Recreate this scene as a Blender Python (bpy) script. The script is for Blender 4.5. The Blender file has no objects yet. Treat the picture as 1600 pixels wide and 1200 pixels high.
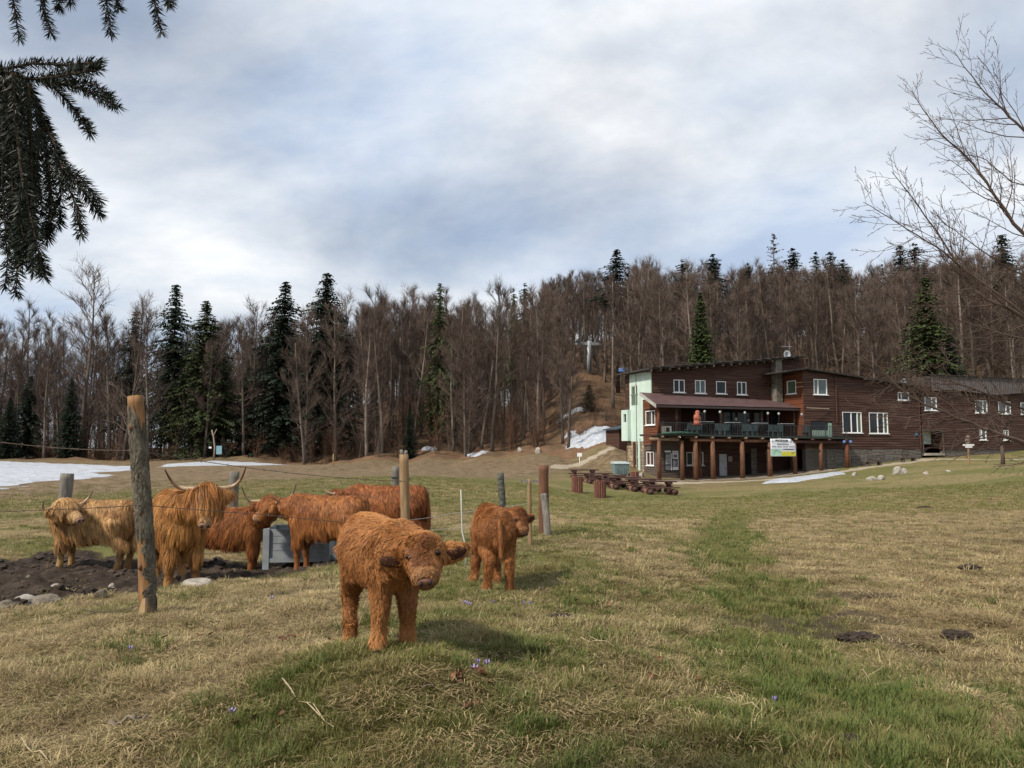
import bpy, bmesh, math, random
import numpy as np
from mathutils import Vector, Matrix, kdtree
R = math.radians
scene = bpy.context.scene
col = scene.collection

# ------------------------------------------------------------------ camera
CAM_Z = 1.6
FPX = 1200.0                      # focal length in photograph pixels (1600 wide)
HORIZON = 700.0
PITCH = math.atan((HORIZON - 600.0) / FPX)
camd = bpy.data.cameras.new('camera')
camd.sensor_width = 36.0
camd.lens = 36.0 * FPX / 1600.0
camd.clip_start = 0.05
camd.clip_end = 5000
cam = bpy.data.objects.new('camera', camd)
cam.location = (0, 0, CAM_Z)
cam.rotation_euler = (math.pi / 2 + PITCH, 0, 0)
col.objects.link(cam)
scene.camera = cam

# ------------------------------------------------------------------ sun, sky, exposure
SUN_EL = R(47)
SUN_AZ = R(232)                   # clockwise from +Y: the sun stands behind the camera's left shoulder
world = bpy.data.worlds.new('World')
scene.world = world
world.use_nodes = True
nt = world.node_tree
nt.nodes.clear()
def wn(t, **k):
    n = nt.nodes.new(t)
    for a, b in k.items(): setattr(n, a, b)
    return n
sky = wn('ShaderNodeTexSky', sky_type='NISHITA', sun_disc=False, sun_elevation=SUN_EL, sun_rotation=SUN_AZ, altitude=900, air_density=1.0, dust_density=1.0)
tc = wn('ShaderNodeTexCoord')
sep = wn('ShaderNodeSeparateXYZ')
nt.links.new(tc.outputs['Generated'], sep.inputs[0])
zm = wn('ShaderNodeMath', operation='MAXIMUM'); zm.inputs[1].default_value = 0.0
nt.links.new(sep.outputs[2], zm.inputs[0])
za = wn('ShaderNodeMath', operation='ADD'); za.inputs[1].default_value = 0.34
nt.links.new(zm.outputs[0], za.inputs[0])
dx = wn('ShaderNodeMath', operation='DIVIDE'); dy = wn('ShaderNodeMath', operation='DIVIDE')
nt.links.new(sep.outputs[0], dx.inputs[0]); nt.links.new(za.outputs[0], dx.inputs[1])
nt.links.new(sep.outputs[1], dy.inputs[0]); nt.links.new(za.outputs[0], dy.inputs[1])
cmb = wn('ShaderNodeCombineXYZ')
nt.links.new(dx.outputs[0], cmb.inputs[0]); nt.links.new(dy.outputs[0], cmb.inputs[1])
def wnoise(scale, detail, rough, loc, dist=0.0, sc=(1, 1, 1)):
    mp = wn('ShaderNodeMapping'); mp.inputs['Location'].default_value = loc; mp.inputs['Scale'].default_value = sc
    nt.links.new(cmb.outputs[0], mp.inputs[0])
    n = wn('ShaderNodeTexNoise'); n.inputs['Scale'].default_value = scale; n.inputs['Detail'].default_value = detail
    n.inputs['Roughness'].default_value = rough; n.inputs['Distortion'].default_value = dist
    nt.links.new(mp.outputs[0], n.inputs['Vector'])
    return n
def wramp(src, pts):
    r = wn('ShaderNodeValToRGB')
    while len(r.color_ramp.elements) < len(pts): r.color_ramp.elements.new(0.5)
    for e, (p, c) in zip(r.color_ramp.elements, pts):
        e.position = p; e.color = (c[0], c[1], c[2], 1)
    nt.links.new(src, r.inputs[0])
    return r
n1 = wnoise(1.25, 8, 0.55, (1.7, 0.4, 0.0), 0.2, (-0.9, 1.0, 1))
n2 = wnoise(1.35, 9, 0.58, (5.2, 2.4, 0.0), 0.25, (-0.9, 1.15, 1))
cover = wramp(n1.outputs[0], [(0.36, (0.42, 0.42, 0.42)), (0.58, (1, 1, 1))])
shade = wramp(n2.outputs[0], [(0.34, (5.9, 7.1, 9.1)), (0.49, (8.8, 9.4, 10.2)), (0.62, (11.6, 11.7, 11.8))])
mixc = wn('ShaderNodeMix', data_type='RGBA')
nt.links.new(cover.outputs[0], mixc.inputs[0])
nt.links.new(sky.outputs[0], mixc.inputs[6]); nt.links.new(shade.outputs[0], mixc.inputs[7])
bg = wn('ShaderNodeBackground'); bg.inputs[1].default_value = 0.085
nt.links.new(mixc.outputs[2], bg.inputs[0])
wo = wn('ShaderNodeOutputWorld'); nt.links.new(bg.outputs[0], wo.inputs[0])

sund = bpy.data.lights.new('sun', 'SUN')
sund.energy = 4.5
sund.angle = R(5)
sund.color = (1.0, 0.93, 0.82)
sun = bpy.data.objects.new('sun', sund)
SUNV = Vector((math.sin(SUN_AZ) * math.cos(SUN_EL), math.cos(SUN_AZ) * math.cos(SUN_EL), math.sin(SUN_EL)))
sun.rotation_euler = SUNV.to_track_quat('Z', 'Y').to_euler()
sun.location = SUNV * 50
col.objects.link(sun)

scene.view_settings.view_transform = 'Standard'
scene.view_settings.look = 'None'
scene.view_settings.gamma = 1.0
scene.view_settings.exposure = 0.14
scene.view_settings.use_curve_mapping = False
scene.cycles.max_bounces = 6
scene.cycles.transparent_max_bounces = 6
scene.cycles.use_denoising = True

# ------------------------------------------------------------------ helpers
def P(px, py, Y):
    """world point seen at photograph pixel (px, py) that stands Y metres in front of the camera"""
    cx = (px - 800.0) / FPX; cy = (600.0 - py) / FPX
    c, s = math.cos(PITCH), math.sin(PITCH)
    d = Vector((cx, c - cy * s, s + cy * c))
    k = Y / d.y
    return Vector((d.x * k, Y, CAM_Z + d.z * k))

def smooth01(a, b, x):
    t = np.clip((x - a) / (b - a), 0, 1)
    return t * t * (3 - 2 * t)

def _hash(ix, iy, s):
    h = np.sin(ix * 127.1 + iy * 311.7 + s * 74.7) * 43758.5453
    return h - np.floor(h)
def vnoise(x, y, s=0):
    x = np.asarray(x, float); y = np.asarray(y, float)
    ix = np.floor(x); iy = np.floor(y); fx = x - ix; fy = y - iy
    fx = fx * fx * (3 - 2 * fx); fy = fy * fy * (3 - 2 * fy)
    a = _hash(ix, iy, s); b = _hash(ix + 1, iy, s); c = _hash(ix, iy + 1, s); d = _hash(ix + 1, iy + 1, s)
    return (a * (1 - fx) + b * fx) * (1 - fy) + (c * (1 - fx) + d * fx) * fy
def fbm(x, y, oct=4, s=0, gain=0.5):
    t = 0; a = 1; n = 0
    for o in range(oct):
        t = t + a * vnoise(np.asarray(x) * 2 ** o, np.asarray(y) * 2 ** o, s + o); n += a; a *= gain
    return t / n

def link(o):
    col.objects.link(o); return o
def tag(o, label=None, cat=None, group=None, kind=None):
    if label: o['label'] = label
    if cat: o['category'] = cat
    if group: o['group'] = group
    if kind: o['kind'] = kind
    return o
def thing(name, label, cat, loc=(0, 0, 0), rotz=0.0, group=None):
    o = bpy.data.objects.new(name, None)
    o.empty_display_size = 0.2
    o.location = loc; o.rotation_euler = (0, 0, rotz)
    link(o)
    return tag(o, label, cat, group)
def copy_tree(o, parent=None):
    c = o.copy(); link(c); c.parent = parent
    if parent is not None: c.matrix_parent_inverse = o.matrix_parent_inverse.copy()
    for ch in o.children: copy_tree(ch, c)
    return c

class MB:
    def __init__(s): s.v = []; s.f = []
    def add(s, vs, fs):
        b = len(s.v); s.v.extend([tuple(p) for p in vs]); s.f.extend([tuple(i + b for i in f) for f in fs]); return s
    def hexa(s, p):            # 8 corners: bottom 4 ccw, top 4 ccw
        return s.add(p, [(3, 2, 1, 0), (4, 5, 6, 7), (0, 1, 5, 4), (1, 2, 6, 5), (2, 3, 7, 6), (3, 0, 4, 7)])
    def box(s, x0, x1, y0, y1, z0, z1):
        return s.hexa([(x0, y0, z0), (x1, y0, z0), (x1, y1, z0), (x0, y1, z0), (x0, y0, z1), (x1, y0, z1), (x1, y1, z1), (x0, y1, z1)])
    def beam(s, a, b, w, h, up=(0, 0, 1)):
        a = Vector(a); b = Vector(b); d = (b - a).normalized(); u = Vector(up)
        if abs(d.dot(u)) > 0.98: u = Vector((1, 0, 0))
        r = d.cross(u).normalized() * (w / 2); t = r.cross(d).normalized() * (h / 2)
        return s.hexa([a - r - t, b - r - t, b + r - t, a + r - t, a - r + t, b - r + t, b + r + t, a + r + t])
    def tube(s, pts, rad, n=8, cap=True, squash=None):
        pts = [Vector(p) for p in pts]; m = len(pts)
        if not hasattr(rad, '__len__'): rad = [rad] * m
        d0 = (pts[1] - pts[0]).normalized()
        ref = Vector((0, 0, 1)) if abs(d0.z) < 0.9 else Vector((1, 0, 0))
        x = d0.cross(ref).normalized()
        vs = []
        for i in range(m):
            d = (pts[min(i + 1, m - 1)] - pts[max(i - 1, 0)])
            if d.length < 1e-9: d = d0
            d = d.normalized()
            x = (x - d * x.dot(d)).normalized(); y = d.cross(x)
            for k in range(n):
                a = 2 * math.pi * k / n
                vs.append(pts[i] + x * (math.cos(a) * rad[i]) + y * (math.sin(a) * rad[i]))
        fs = []
        for i in range(m - 1):
            for k in range(n):
                k2 = (k + 1) % n
                fs.append((i * n + k, i * n + k2, (i + 1) * n + k2, (i + 1) * n + k))
        if cap:
            fs.append(tuple(range(n - 1, -1, -1))); fs.append(tuple((m - 1) * n + k for k in range(n)))
        return s.add(vs, fs)
    def ellipsoid(s, c, r, rot=None, nu=12, nv=8):
        c = Vector(c); vs = []; fs = []
        for j in range(1, nv):
            th = math.pi * j / nv
            for i in range(nu):
                ph = 2 * math.pi * i / nu
                vs.append(Vector((r[0] * math.sin(th) * math.cos(ph), r[1] * math.sin(th) * math.sin(ph), r[2] * math.cos(th))))
        top = len(vs); vs.append(Vector((0, 0, r[2]))); vs.append(Vector((0, 0, -r[2])))
        if rot is not None: vs = [rot @ v for v in vs]
        vs = [v + c for v in vs]
        for j in range(nv - 2):
            for i in range(nu):
                i2 = (i + 1) % nu
                fs.append((j * nu + i, (j + 1) * nu + i, (j + 1) * nu + i2, j * nu + i2))
        for i in range(nu):
            i2 = (i + 1) % nu
            fs.append((top, i, i2)); fs.append((top + 1, (nv - 2) * nu + i2, (nv - 2) * nu + i))
        return s.add(vs, fs)
    def mesh(s, name, smooth=False):
        me = bpy.data.meshes.new(name); me.from_pydata(s.v, [], s.f); me.update()
        if smooth: me.polygons.foreach_set('use_smooth', [True] * len(me.polygons))
        return me
    def build(s, name, m, parent=None, smooth=False, kind=None):
        me = s.mesh(name, smooth); me.materials.append(m)
        o = bpy.data.objects.new(name, me); link(o); o.parent = parent
        if kind: o['kind'] = kind
        return o

def np_mesh(name, verts, faces_flat, nper, mat_, smooth=False, cols=None, cname='Col'):
    """verts Nx3 array, faces_flat MxK array (K = nper corners)"""
    me = bpy.data.meshes.new(name)
    nv = len(verts); nf = len(faces_flat)
    me.vertices.add(nv); me.vertices.foreach_set('co', np.asarray(verts, np.float32).ravel())
    me.loops.add(nf * nper); me.loops.foreach_set('vertex_index', np.asarray(faces_flat, np.int32).ravel())
    me.polygons.add(nf); me.polygons.foreach_set('loop_start', np.arange(nf, dtype=np.int32) * nper)
    try: me.polygons.foreach_set('loop_total', np.full(nf, nper, np.int32))
    except Exception: pass
    if smooth: me.polygons.foreach_set('use_smooth', np.ones(nf, bool))
    if cols is not None:
        a = me.color_attributes.new(cname, 'FLOAT_COLOR', 'POINT')
        a.data.foreach_set('color', np.asarray(cols, np.float32).ravel())
    me.update(); me.validate()
    if mat_: me.materials.append(mat_)
    return me

# ------------------------------------------------------------------ materials
MATS = {}
class NT:
    def __init__(s, name):
        s.m = bpy.data.materials.new(name); s.m.use_nodes = True; s.t = s.m.node_tree
        s.b = s.t.nodes['Principled BSDF']; s.o = s.t.nodes['Material Output']
    def n(s, t, **k):
        x = s.t.nodes.new(t)
        for a, b in k.items(): setattr(x, a, b)
        return x
    def l(s, a, b): s.t.links.new(a, b)
    def noise(s, scale, detail=4, rough=0.55, vec=None, dist=0.0):
        x = s.n('ShaderNodeTexNoise'); x.inputs['Scale'].default_value = scale; x.inputs['Detail'].default_value = detail
        x.inputs['Roughness'].default_value = rough; x.inputs['Distortion'].default_value = dist
        if vec is not None: s.l(vec, x.inputs['Vector'])
        return x.outputs[0]
    def ramp(s, src, pts):
        r = s.n('ShaderNodeValToRGB')
        while len(r.color_ramp.elements) < len(pts): r.color_ramp.elements.new(0.5)
        for e, (p, c) in zip(r.color_ramp.elements, pts):
            e.position = p
            c = c if hasattr(c, '__len__') else (c, c, c)
            e.color = (c[0], c[1], c[2], 1)
        s.l(src, r.inputs[0]); return r.outputs[0]
    def mix(s, f, a, b, mode='MIX'):
        x = s.n('ShaderNodeMix', data_type='RGBA', blend_type=mode)
        for i, q in ((0, f), (6, a), (7, b)):
            if hasattr(q, 'is_linked') or hasattr(q, 'links'): s.l(q, x.inputs[i])
            elif i == 0: x.inputs[0].default_value = q
            else: x.inputs[i].default_value = (q[0], q[1], q[2], 1)
        return x.outputs[2]
    def math(s, op, a, b=None):
        x = s.n('ShaderNodeMath', operation=op)
        for i, q in ((0, a), (1, b)):
            if q is None: continue
            if hasattr(q, 'links'): s.l(q, x.inputs[i])
            else: x.inputs[i].default_value = q
        return x.outputs[0]
    def bump(s, src, dist, strength=1.0):
        x = s.n('ShaderNodeBump'); x.inputs['Distance'].default_value = dist; x.inputs['Strength'].default_value = strength
        s.l(src, x.inputs['Height']); s.l(x.outputs[0], s.b.inputs['Normal'])
def coords(t, kind='Object', scale=(1, 1, 1)):
    tc_ = t.n('ShaderNodeTexCoord'); mp = t.n('ShaderNodeMapping'); mp.inputs['Scale'].default_value = scale
    t.l(tc_.outputs[kind], mp.inputs[0]); return mp.outputs[0]
def mat(name, c1, c2=None, rough=0.8, scale=3.0, stretch=(1, 1, 1), bump=0.0, spec=0.3, metal=0.0, rnd=0.0, dirt=None, dirt_amt=0.5):
    if name in MATS: return MATS[name]
    t = NT(name); t.b.inputs['Roughness'].default_value = rough; t.b.inputs['Metallic'].default_value = metal
    t.b.inputs['Specular IOR Level'].default_value = spec
    if c2 is None: c2 = tuple(x * 0.78 for x in c1)
    v = coords(t, 'Object', stretch)
    nz = t.noise(scale, 6, 0.62, v)
    c = t.ramp(nz, [(0.32, c2), (0.68, c1)])
    if dirt is not None:
        n2_ = t.noise(scale * 0.37 + 0.4, 5, 0.65, v)
        c = t.mix(t.ramp(n2_, [(0.5, 0.0), (0.72, dirt_amt)]), c, dirt)
    if rnd > 0:
        oi = t.n('ShaderNodeObjectInfo')
        k = t.ramp(oi.outputs['Random'], [(0, 1 - rnd), (1, 1 + rnd)])
        c = t.mix(1.0, c, k, 'MULTIPLY')
    t.l(c, t.b.inputs['Base Color'])
    if bump > 0: t.bump(nz, bump)
    MATS[name] = t.m
    return t.m
# ------------------------------------------------------------------ terrain heights
def _uv(x, y):
    return np.arcsinh(np.asarray(x, float) / 6.0), np.arcsinh(np.asarray(y, float) / 6.0)
_ctl = []
def cp(px, py, Y):
    p = P(px, py, Y); _ctl.append((p.x, p.y, p.z))
def cz(px, Y, z): _ctl.append(((px - 800.0) / FPX * Y, Y, z))
# near ground and the hump the calf stands on
cp(800, 1195, 3.45); cp(300, 1195, 3.5); cp(0, 1190, 3.6); cp(1300, 1190, 3.4); cp(1600, 1190, 3.4)
cp(592, 1018, 4.62); cp(548, 1015, 4.98); cp(643, 1008, 4.75); cp(612, 1004, 5.1); cp(690, 1090, 3.95)
cp(772, 921, 7.25); cp(748, 913, 7.6); cp(860, 970, 5.9); cp(950, 900, 8.0)
cp(232, 967, 6.9); cp(60, 1000, 6.1); cp(430, 940, 7.3)
cp(295, 911, 10.0); cp(235, 905, 10.7); cp(110, 886, 12.2); cp(0, 890, 11.6); cp(390, 889, 12.6); cp(462, 889, 11.5); cp(560, 872, 12.6); cp(650, 850, 13.6)
cp(828, 853, 10.5); cp(850, 835, 11.6)
cp(1250, 1000, 6.0); cp(1500, 1000, 5.9); cp(1200, 900, 8.8); cp(1560, 900, 8.7); cp(1200, 830, 15); cp(1580, 840, 13.5); cp(1000, 830, 14.5)
cp(900, 800, 23); cp(1250, 795, 24); cp(1580, 785, 24)
# the meadow
cp(100, 790, 24); cp(0, 770, 34); cp(366, 785, 24); cp(618, 770, 27); cp(230, 730, 70); cp(20, 727, 80); cp(480, 727, 72); cp(720, 735, 60)
cp(920, 777, 43); cp(1030, 779, 43); cp(990, 757, 55); cp(900, 750, 54); cp(968, 748, 66); cp(1031, 750, 65); cp(1115, 751, 65); cp(1204, 746, 67); cp(1325, 733, 69); cp(1480, 716, 74)
cp(1590, 716, 72); cp(1560, 726, 54); cp(1400, 745, 50); cp(1250, 765, 45); cp(1550, 750, 40)
cp(560, 719, 95); cp(640, 718, 93.5); cp(800, 713, 89); cp(560, 725, 78); cp(640, 726, 76); cp(720, 725, 78); cp(800, 724, 76); cp(870, 722, 76); cp(640, 735, 58); cp(820, 738, 60); cp(540, 738, 58); cp(400, 727, 78); cp(320, 723, 88);
cp(960, 705, 78); cp(885, 708, 86); cp(720, 716, 93); cp(480, 720, 97); cp(150, 718, 101); cp(-100, 718, 104)
# the wooded hill
for px, prof in ((-250, ((130, -1.0), (170, -2.5), (300, -4))), (120, ((130, -0.8), (170, -2.5), (300, -4))), (330, ((125, 0.5), (165, 1.5), (300, 0))),
                 (520, ((112, 3.2), (135, 6.5), (180, 8.5), (300, 9))), (700, ((110, 3.5), (135, 8.5), (180, 16), (300, 20))),
                 (860, ((105, 4.0), (125, 8.8), (145, 12.2), (190, 29), (300, 38))), (1000, ((95, 2.5), (120, 8.5), (145, 13.4), (190, 29), (300, 38))),
                 (1200, ((88, 1.0), (105, 6.0), (140, 16), (190, 29), (300, 36))), (1450, ((90, 2.5), (110, 8.0), (140, 17), (190, 29), (300, 36))),
                 (1750, ((80, 2.5), (110, 9.0), (140, 17), (190, 23), (300, 24)))):
    for Y, z in prof: cz(px, Y, z)
for x, y, z in ((0, 0, 0.16), (-4, 0, 0.15), (4, 0, 0.2), (0, -10, 0.3), (-15, -5, 0.2), (15, -5, 0.3), (30, 10, 0.6), (-30, 8, -0.2), (-40, 40, -0.2), (60, 40, 1.5),
                (0, -100, 1), (-100, -60, 0), (100, -60, 2), (-300, 0, -2), (300, 0, 10), (0, -600, 5), (-900, 0, 0), (900, 0, 25), (-700, 700, -4), (700, 700, 30), (0, 900, 22), (0, 1500, 20), (1500, 1500, 30), (-1500, 1500, 0)):
    _ctl.append((x, y, z))
_c = np.array(_ctl); _cu, _cv = _uv(_c[:, 0], _c[:, 1])
def _phi(r): return r * r * np.log(r + 1e-9)
_n = len(_c)
_K = _phi(np.hypot(_cu[:, None] - _cu[None], _cv[:, None] - _cv[None])) + np.eye(_n) * 0.0015
_Pm = np.c_[np.ones(_n), _cu, _cv]
_A = np.block([[_K, _Pm], [_Pm.T, np.zeros((3, 3))]])
_w = np.linalg.solve(_A, np.r_[_c[:, 2], 0, 0, 0])
def base_height(x, y):
    x = np.asarray(x, float); y = np.asarray(y, float); sh = x.shape
    u, v = _uv(x.ravel(), y.ravel()); out = np.empty(u.shape)
    for i in range(0, len(u), 40000):
        a = slice(i, i + 40000)
        r = np.hypot(u[a][:, None] - _cu[None], v[a][:, None] - _cv[None])
        out[a] = _phi(r) @ _w[:_n] + _w[_n] + _w[_n + 1] * u[a] + _w[_n + 2] * v[a]
    return out.reshape(sh)

def in_poly(x, y, poly):
    ins = np.zeros(np.shape(x), bool); n = len(poly)
    for i in range(n):
        x1, y1 = poly[i]; x2, y2 = poly[(i + 1) % n]
        c = ((y1 > y) != (y2 > y)) & (x < (x2 - x1) * (y - y1) / (y2 - y1 + 1e-12) + x1)
        ins ^= c
    return ins
def poly_dist(x, y, poly, closed=True):
    d = np.full(np.shape(x), 1e9); n = len(poly)
    for i in range(n if closed else n - 1):
        x1, y1 = poly[i]; x2, y2 = poly[(i + 1) % n]
        dx_, dy_ = x2 - x1, y2 - y1; L = dx_ * dx_ + dy_ * dy_
        t = np.clip(((x - x1) * dx_ + (y - y1) * dy_) / L, 0, 1)
        d = np.minimum(d, np.hypot(x - x1 - t * dx_, y - y1 - t * dy_))
    return d
def sdist(x, y, poly):
    d = poly_dist(x, y, poly); return np.where(in_poly(x, y, poly), d, -d)
def px_xy(px, Y): return ((px - 800.0) / FPX * Y, Y)
MUD = [px_xy(-150, 7.7), px_xy(30, 7.9), px_xy(190, 8.8), px_xy(330, 9.6), px_xy(450, 10.5), px_xy(560, 11.6), px_xy(560, 13.2), px_xy(400, 13.2), px_xy(280, 13.6), px_xy(140, 14.2), px_xy(40, 13.0), px_xy(-150, 12.2)]
TRACK = [(1.25, 2.0), (1.45, 3.4), (1.75, 4.8), (2.25, 6.5), (2.55, 9.0), (3.45, 12.5), (5.0, 18), (7.6, 26)]
FOREST = [px_xy(-600, 105), px_xy(-100, 99), px_xy(150, 95.5), px_xy(330, 93), px_xy(480, 91), px_xy(720, 87), px_xy(870, 82), px_xy(900, 82), px_xy(985, 84), px_xy(1010, 90), px_xy(1200, 97), px_xy(1420, 98), px_xy(1700, 90), px_xy(2300, 80), (400, 90), (1500, 300), (1500, 2500), (-1500, 2500), (-1500, 300)]
PATH = [px_xy(1665, 71), px_xy(1560, 71), px_xy(1460, 73), px_xy(1390, 70.5), px_xy(1325, 67), px_xy(1262, 65.5), px_xy(1180, 64.3), px_xy(1100, 63.6), px_xy(1000, 62.5)]
TRAIL = [px_xy(868, 68), px_xy(880, 73), px_xy(910, 77), px_xy(955, 80)]
DIRT = [(2.35, 6.35, 0.75, 0.42), (3.0, 6.75, 0.45, 0.3), (2.95, 5.6, 0.25, 0.5), (3.3, 7.6, 0.5, 0.25), (-1.0, 6.9, 0.35, 0.25), (-1.6, 4.6, 0.22, 0.12)]
def zones(x, y):
    wob = (fbm(x * 1.3, y * 1.3, 4, 3) - 0.5) * 1.3
    mud = smooth01(-0.28, 0.28, sdist(x, y, MUD) + wob * 0.9)
    wob2 = (fbm(x * 0.12, y * 0.12, 4, 7) - 0.5) * 12
    litter = smooth01(-3.0, 3.0, sdist(x, y, FOREST) + wob2 * (np.asarray(y) > 50))
    dirt = np.zeros(np.shape(x))
    for cx_, cy_, rx, ry in DIRT:
        dirt = np.maximum(dirt, smooth01(1.25, 0.7, np.hypot((x - cx_) / rx, (y - cy_) / ry) + (fbm(x * 3, y * 3, 3, 11) - 0.5) * 1.1))
    track = smooth01(0.85, 0.25, poly_dist(x, y, TRACK, False) + (fbm(x * 1.1, y * 1.1, 3, 21) - 0.5) * 0.9)
    # how dry the grass is
    n = fbm(x * 0.55, y * 0.55, 4, 31) * 0.62 + fbm(x * 0.13 + 9, y * 0.13, 3, 37) * 0.38
    dry = smooth01(0.36, 0.58, n)
    px = x / np.maximum(y, 0.5) * FPX + 800
    rightstraw = smooth01(8.0, 9.5, y) * smooth01(21, 17, y) * smooth01(2.6, 4.2, x) 
    dry = np.clip(dry + rightstraw * 0.55, 0, 1)
    band = smooth01(2.2, 0.4, poly_dist(x, y, [(3.0, 20.5), (8, 24.5), (16, 26)], False) + (fbm(x * .6, y * .6, 3, 51) - .5) * 3)
    dry = np.maximum(dry, band * 0.85)
    far = smooth01(17, 24, y)
    greenfar = smooth01(-12, -2, x - 0.02 * y) * far
    dry = dry * (1 - far) + far * np.clip(np.maximum(dry * 0.55, band), 0, 1)
    brown = smooth01(30, 52, y + (fbm(x * .07, y * .07, 3, 41) - .5) * 26 + smooth01(0, -30, x) * 16 - smooth01(-4, 6, x) * 22 - smooth01(18, 40, x) * 60)
    path = smooth01(1.1, 0.7, poly_dist(x, y, PATH, False) + (fbm(x * .5, y * .5, 3, 61) - .5) * 0.9)
    trail = smooth01(1.0, 0.4, poly_dist(x, y, TRAIL, False) + (fbm(x * .5, y * .5, 3, 63) - .5) * 0.9)
    path = np.maximum(path, trail * 0.8)
    ring = smooth01(2.6, 1.2, poly_dist(x, y, TRACK, False)) * smooth01(3.5, 6, y)
    dry = np.clip((dry + .4 * ring) * (1 - track * 0.92), 0, 1)
    return dict(mud=np.maximum(mud, dirt * 0.52), pen=mud, litter=litter, dry=dry, brown=brown * (1 - litter), path=path, track=track)
def height(x, y, z_=None):
    x = np.asarray(x, float); y = np.asarray(y, float)
    h = base_height(x, y)
    z = zones(x, y) if z_ is None else z_
    r = np.hypot(x, y)
    near = smooth01(40, 15, r)
    h = h + near * ((fbm(x * 0.9, y * 0.9, 4, 71) - 0.5) * 0.13 + (fbm(x * 3.3, y * 3.3, 3, 75) - 0.5) * 0.085)
    churn = fbm(x * 2.6, y * 2.6, 4, 81, 0.6)
    h = h + z['pen'] * ((churn - 0.5) * 0.30 + np.abs(fbm(x * 6, y * 6, 3, 85) - 0.5) * 0.16 - 0.06)
    h = h + smooth01(20, 45, r) * (fbm(x * 0.18, y * 0.18, 3, 91) - 0.5) * 0.25
    h = h + z['litter'] * (fbm(x * 0.35, y * 0.35, 4, 95) - 0.5) * 1.6
    return h
def H(x, y): return float(height(np.array([x]), np.array([y]))[0])
def G(px, Y, dz=0.0):
    """point on the ground in the direction of photograph column px, Y metres ahead"""
    x, y = px_xy(px, Y); return Vector((x, y, H(x, y) + dz))

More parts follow.
